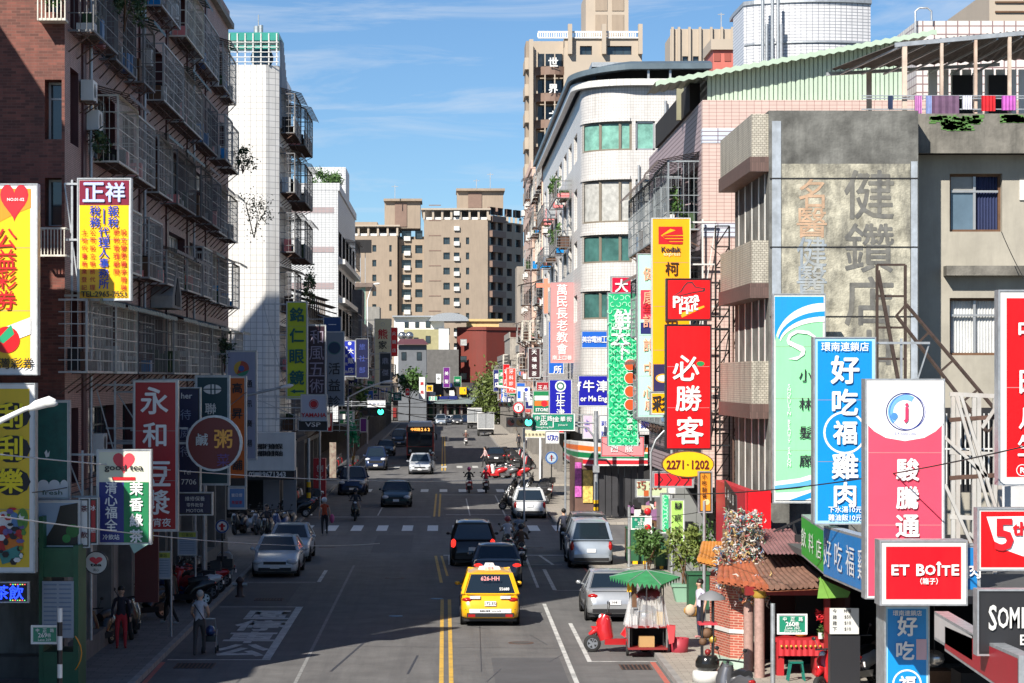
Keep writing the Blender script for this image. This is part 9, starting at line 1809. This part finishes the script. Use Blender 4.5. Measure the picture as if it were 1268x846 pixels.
for a, c in (((1184, 490), (1228, 640)), ((1190, 490), (1236, 640)), ((1168, 540), (1222, 590)), ((1170, 600), (1210, 690)), ((1200, 660), (1240, 700)), ((1236, 500), (1216, 530))): b = MB(WF); b.bar(q(*a, 50.9), q(*c, 50.9), .065); b.build('brace', sc_)
gr_ = thing('balcony_grille', 'dark window grille behind the white scaffold', 'grille', (PX(1205, 60), 60, 3)); b = MB(DRK); b.box(PX(1170, 62), PX(1262, 62), 62, 62.2, PZ(610, 62), PZ(505, 62)); b.build('shaded_window', gr_); b = MB(OFFW)
for i in range(16): b.bar(q(1172+i*5.8, 600, 61.8), q(1172+i*5.8, 512, 61.8), .03)
b.bar(q(1170, 556, 61.8), q(1262, 556, 61.8), .04); b.build('grille', gr_)
b = MB(mat('light_box_back', (.55, .55, .55), .5)); b.box(PX(1228, 55), PX(1262, 55), 54, 55, PZ(690, 55), PZ(600, 55)); tag(b.build('blank_light_box', loc=q(1245, 690, 55)), 'blank white back of a light box between the scaffold and the red sign', 'sign back')
ladder('black lattice of brackets under the green salon sign', (q(955, 660, 62.2), q(1024, 628, 62.2)), (q(962, 700, 62.2), q(1020, 700, 62.2)), 5, BLK, .05)
# white ribbon frame and curved neon frame under the yellow oval
b = MB(GAL); b.tube([q(806, 620, 72.5), q(806, 560, 72.5), q(812, 545, 72.5), q(822, 534, 72.5), q(836, 530, 72.5)], .035, 6); tag(b.build('curved_tube', loc=q(806, 620, 72.5)), 'curved steel tube left of the yellow oval sign', 'tube')
# ================================================================ cables
CAB = flat('cable_black', (.02, .02, .02), .6); CABW = flat('cable_pale', (.55, .55, .55), .5)
def cable(label, a, c, sag=.3, r=.014, m=CAB, name='cable', n=14):
    A, B_ = Vector(a), Vector(c); pts = [A.lerp(B_, i/n)-Vector((0, 0, sag*4*(i/n)*(1-i/n))) for i in range(n+1)]; b = MB(m); b.tube(pts, r, 5, caps=False); tag(b.build(name, loc=a), label, 'cable')
cable('pale overhead cable crossing in front of the left signs, upper of two', q(-20, 561, 50), q(640, 592, 112), .35, .016, CABW); cable('pale overhead cable crossing the lower left, below the tea sign', q(-20, 637, 44), q(470, 673, 105), .3, .014, CABW)
cable('thin black cable rising to the right across the blue and pink signs', q(820, 612, 60), q(1290, 548, 40), .25, .014); cable('black cable from the green box to the signal pole', q(740, 545, 118), q(1010, 600, 62), .5, .014)
cable('sagging cable along the tea sign and soy milk sign', q(85, 600, 58), q(305, 486, 76), .35, .015); cable('black cable beside the previous one on the left signs', q(40, 610, 54), q(240, 540, 70), .3, .012)
cable('thin line slanting down the cream wall at the right', q(1240, 287, 64.5), q(1268, 345, 64.5), .05, .012); cable('cable over the lane near the planters', q(770, 640, 88), q(1090, 560, 58), .5, .012)
for i, (a, c, D1, D2) in enumerate((((400, 480), (560, 520), 150, 230), ((396, 496), (640, 500), 160, 300), ((430, 470), (700, 520), 155, 140), ((420, 505), (640, 508), 200, 200), ((470, 500), (650, 480), 260, 260))):
    cable('distant overhead cable spanning the street, %s counted from the near side' % ORD[i], q(*a, D1), q(*c, D2), .5, .03)
cable('wire drooping along the green roof storey', q(880, 305, 74), q(955, 345, 66), .2, .012)
# aerials on the far towers
for px_, D, y0_, y1_, lb in ((489, 525, 246, 229, 'thin aerial on the left tan tower'), (607, 505, 234, 214, 'thin aerial on the middle tan tower'), (590, 505, 234, 222, 'second thin aerial on the middle tan tower'), (893, 352, 36, 16, 'small aerial on the tan tower behind the green roof')):
    b = MB(GAL); b.bar(q(px_, y0_, D), q(px_, y1_, D), .15); b.bar(q(px_-4, y1_+2, D), q(px_+4, y1_+2, D), .12); tag(b.build('aerial', loc=q(px_, y0_, D)), lb, 'aerial')
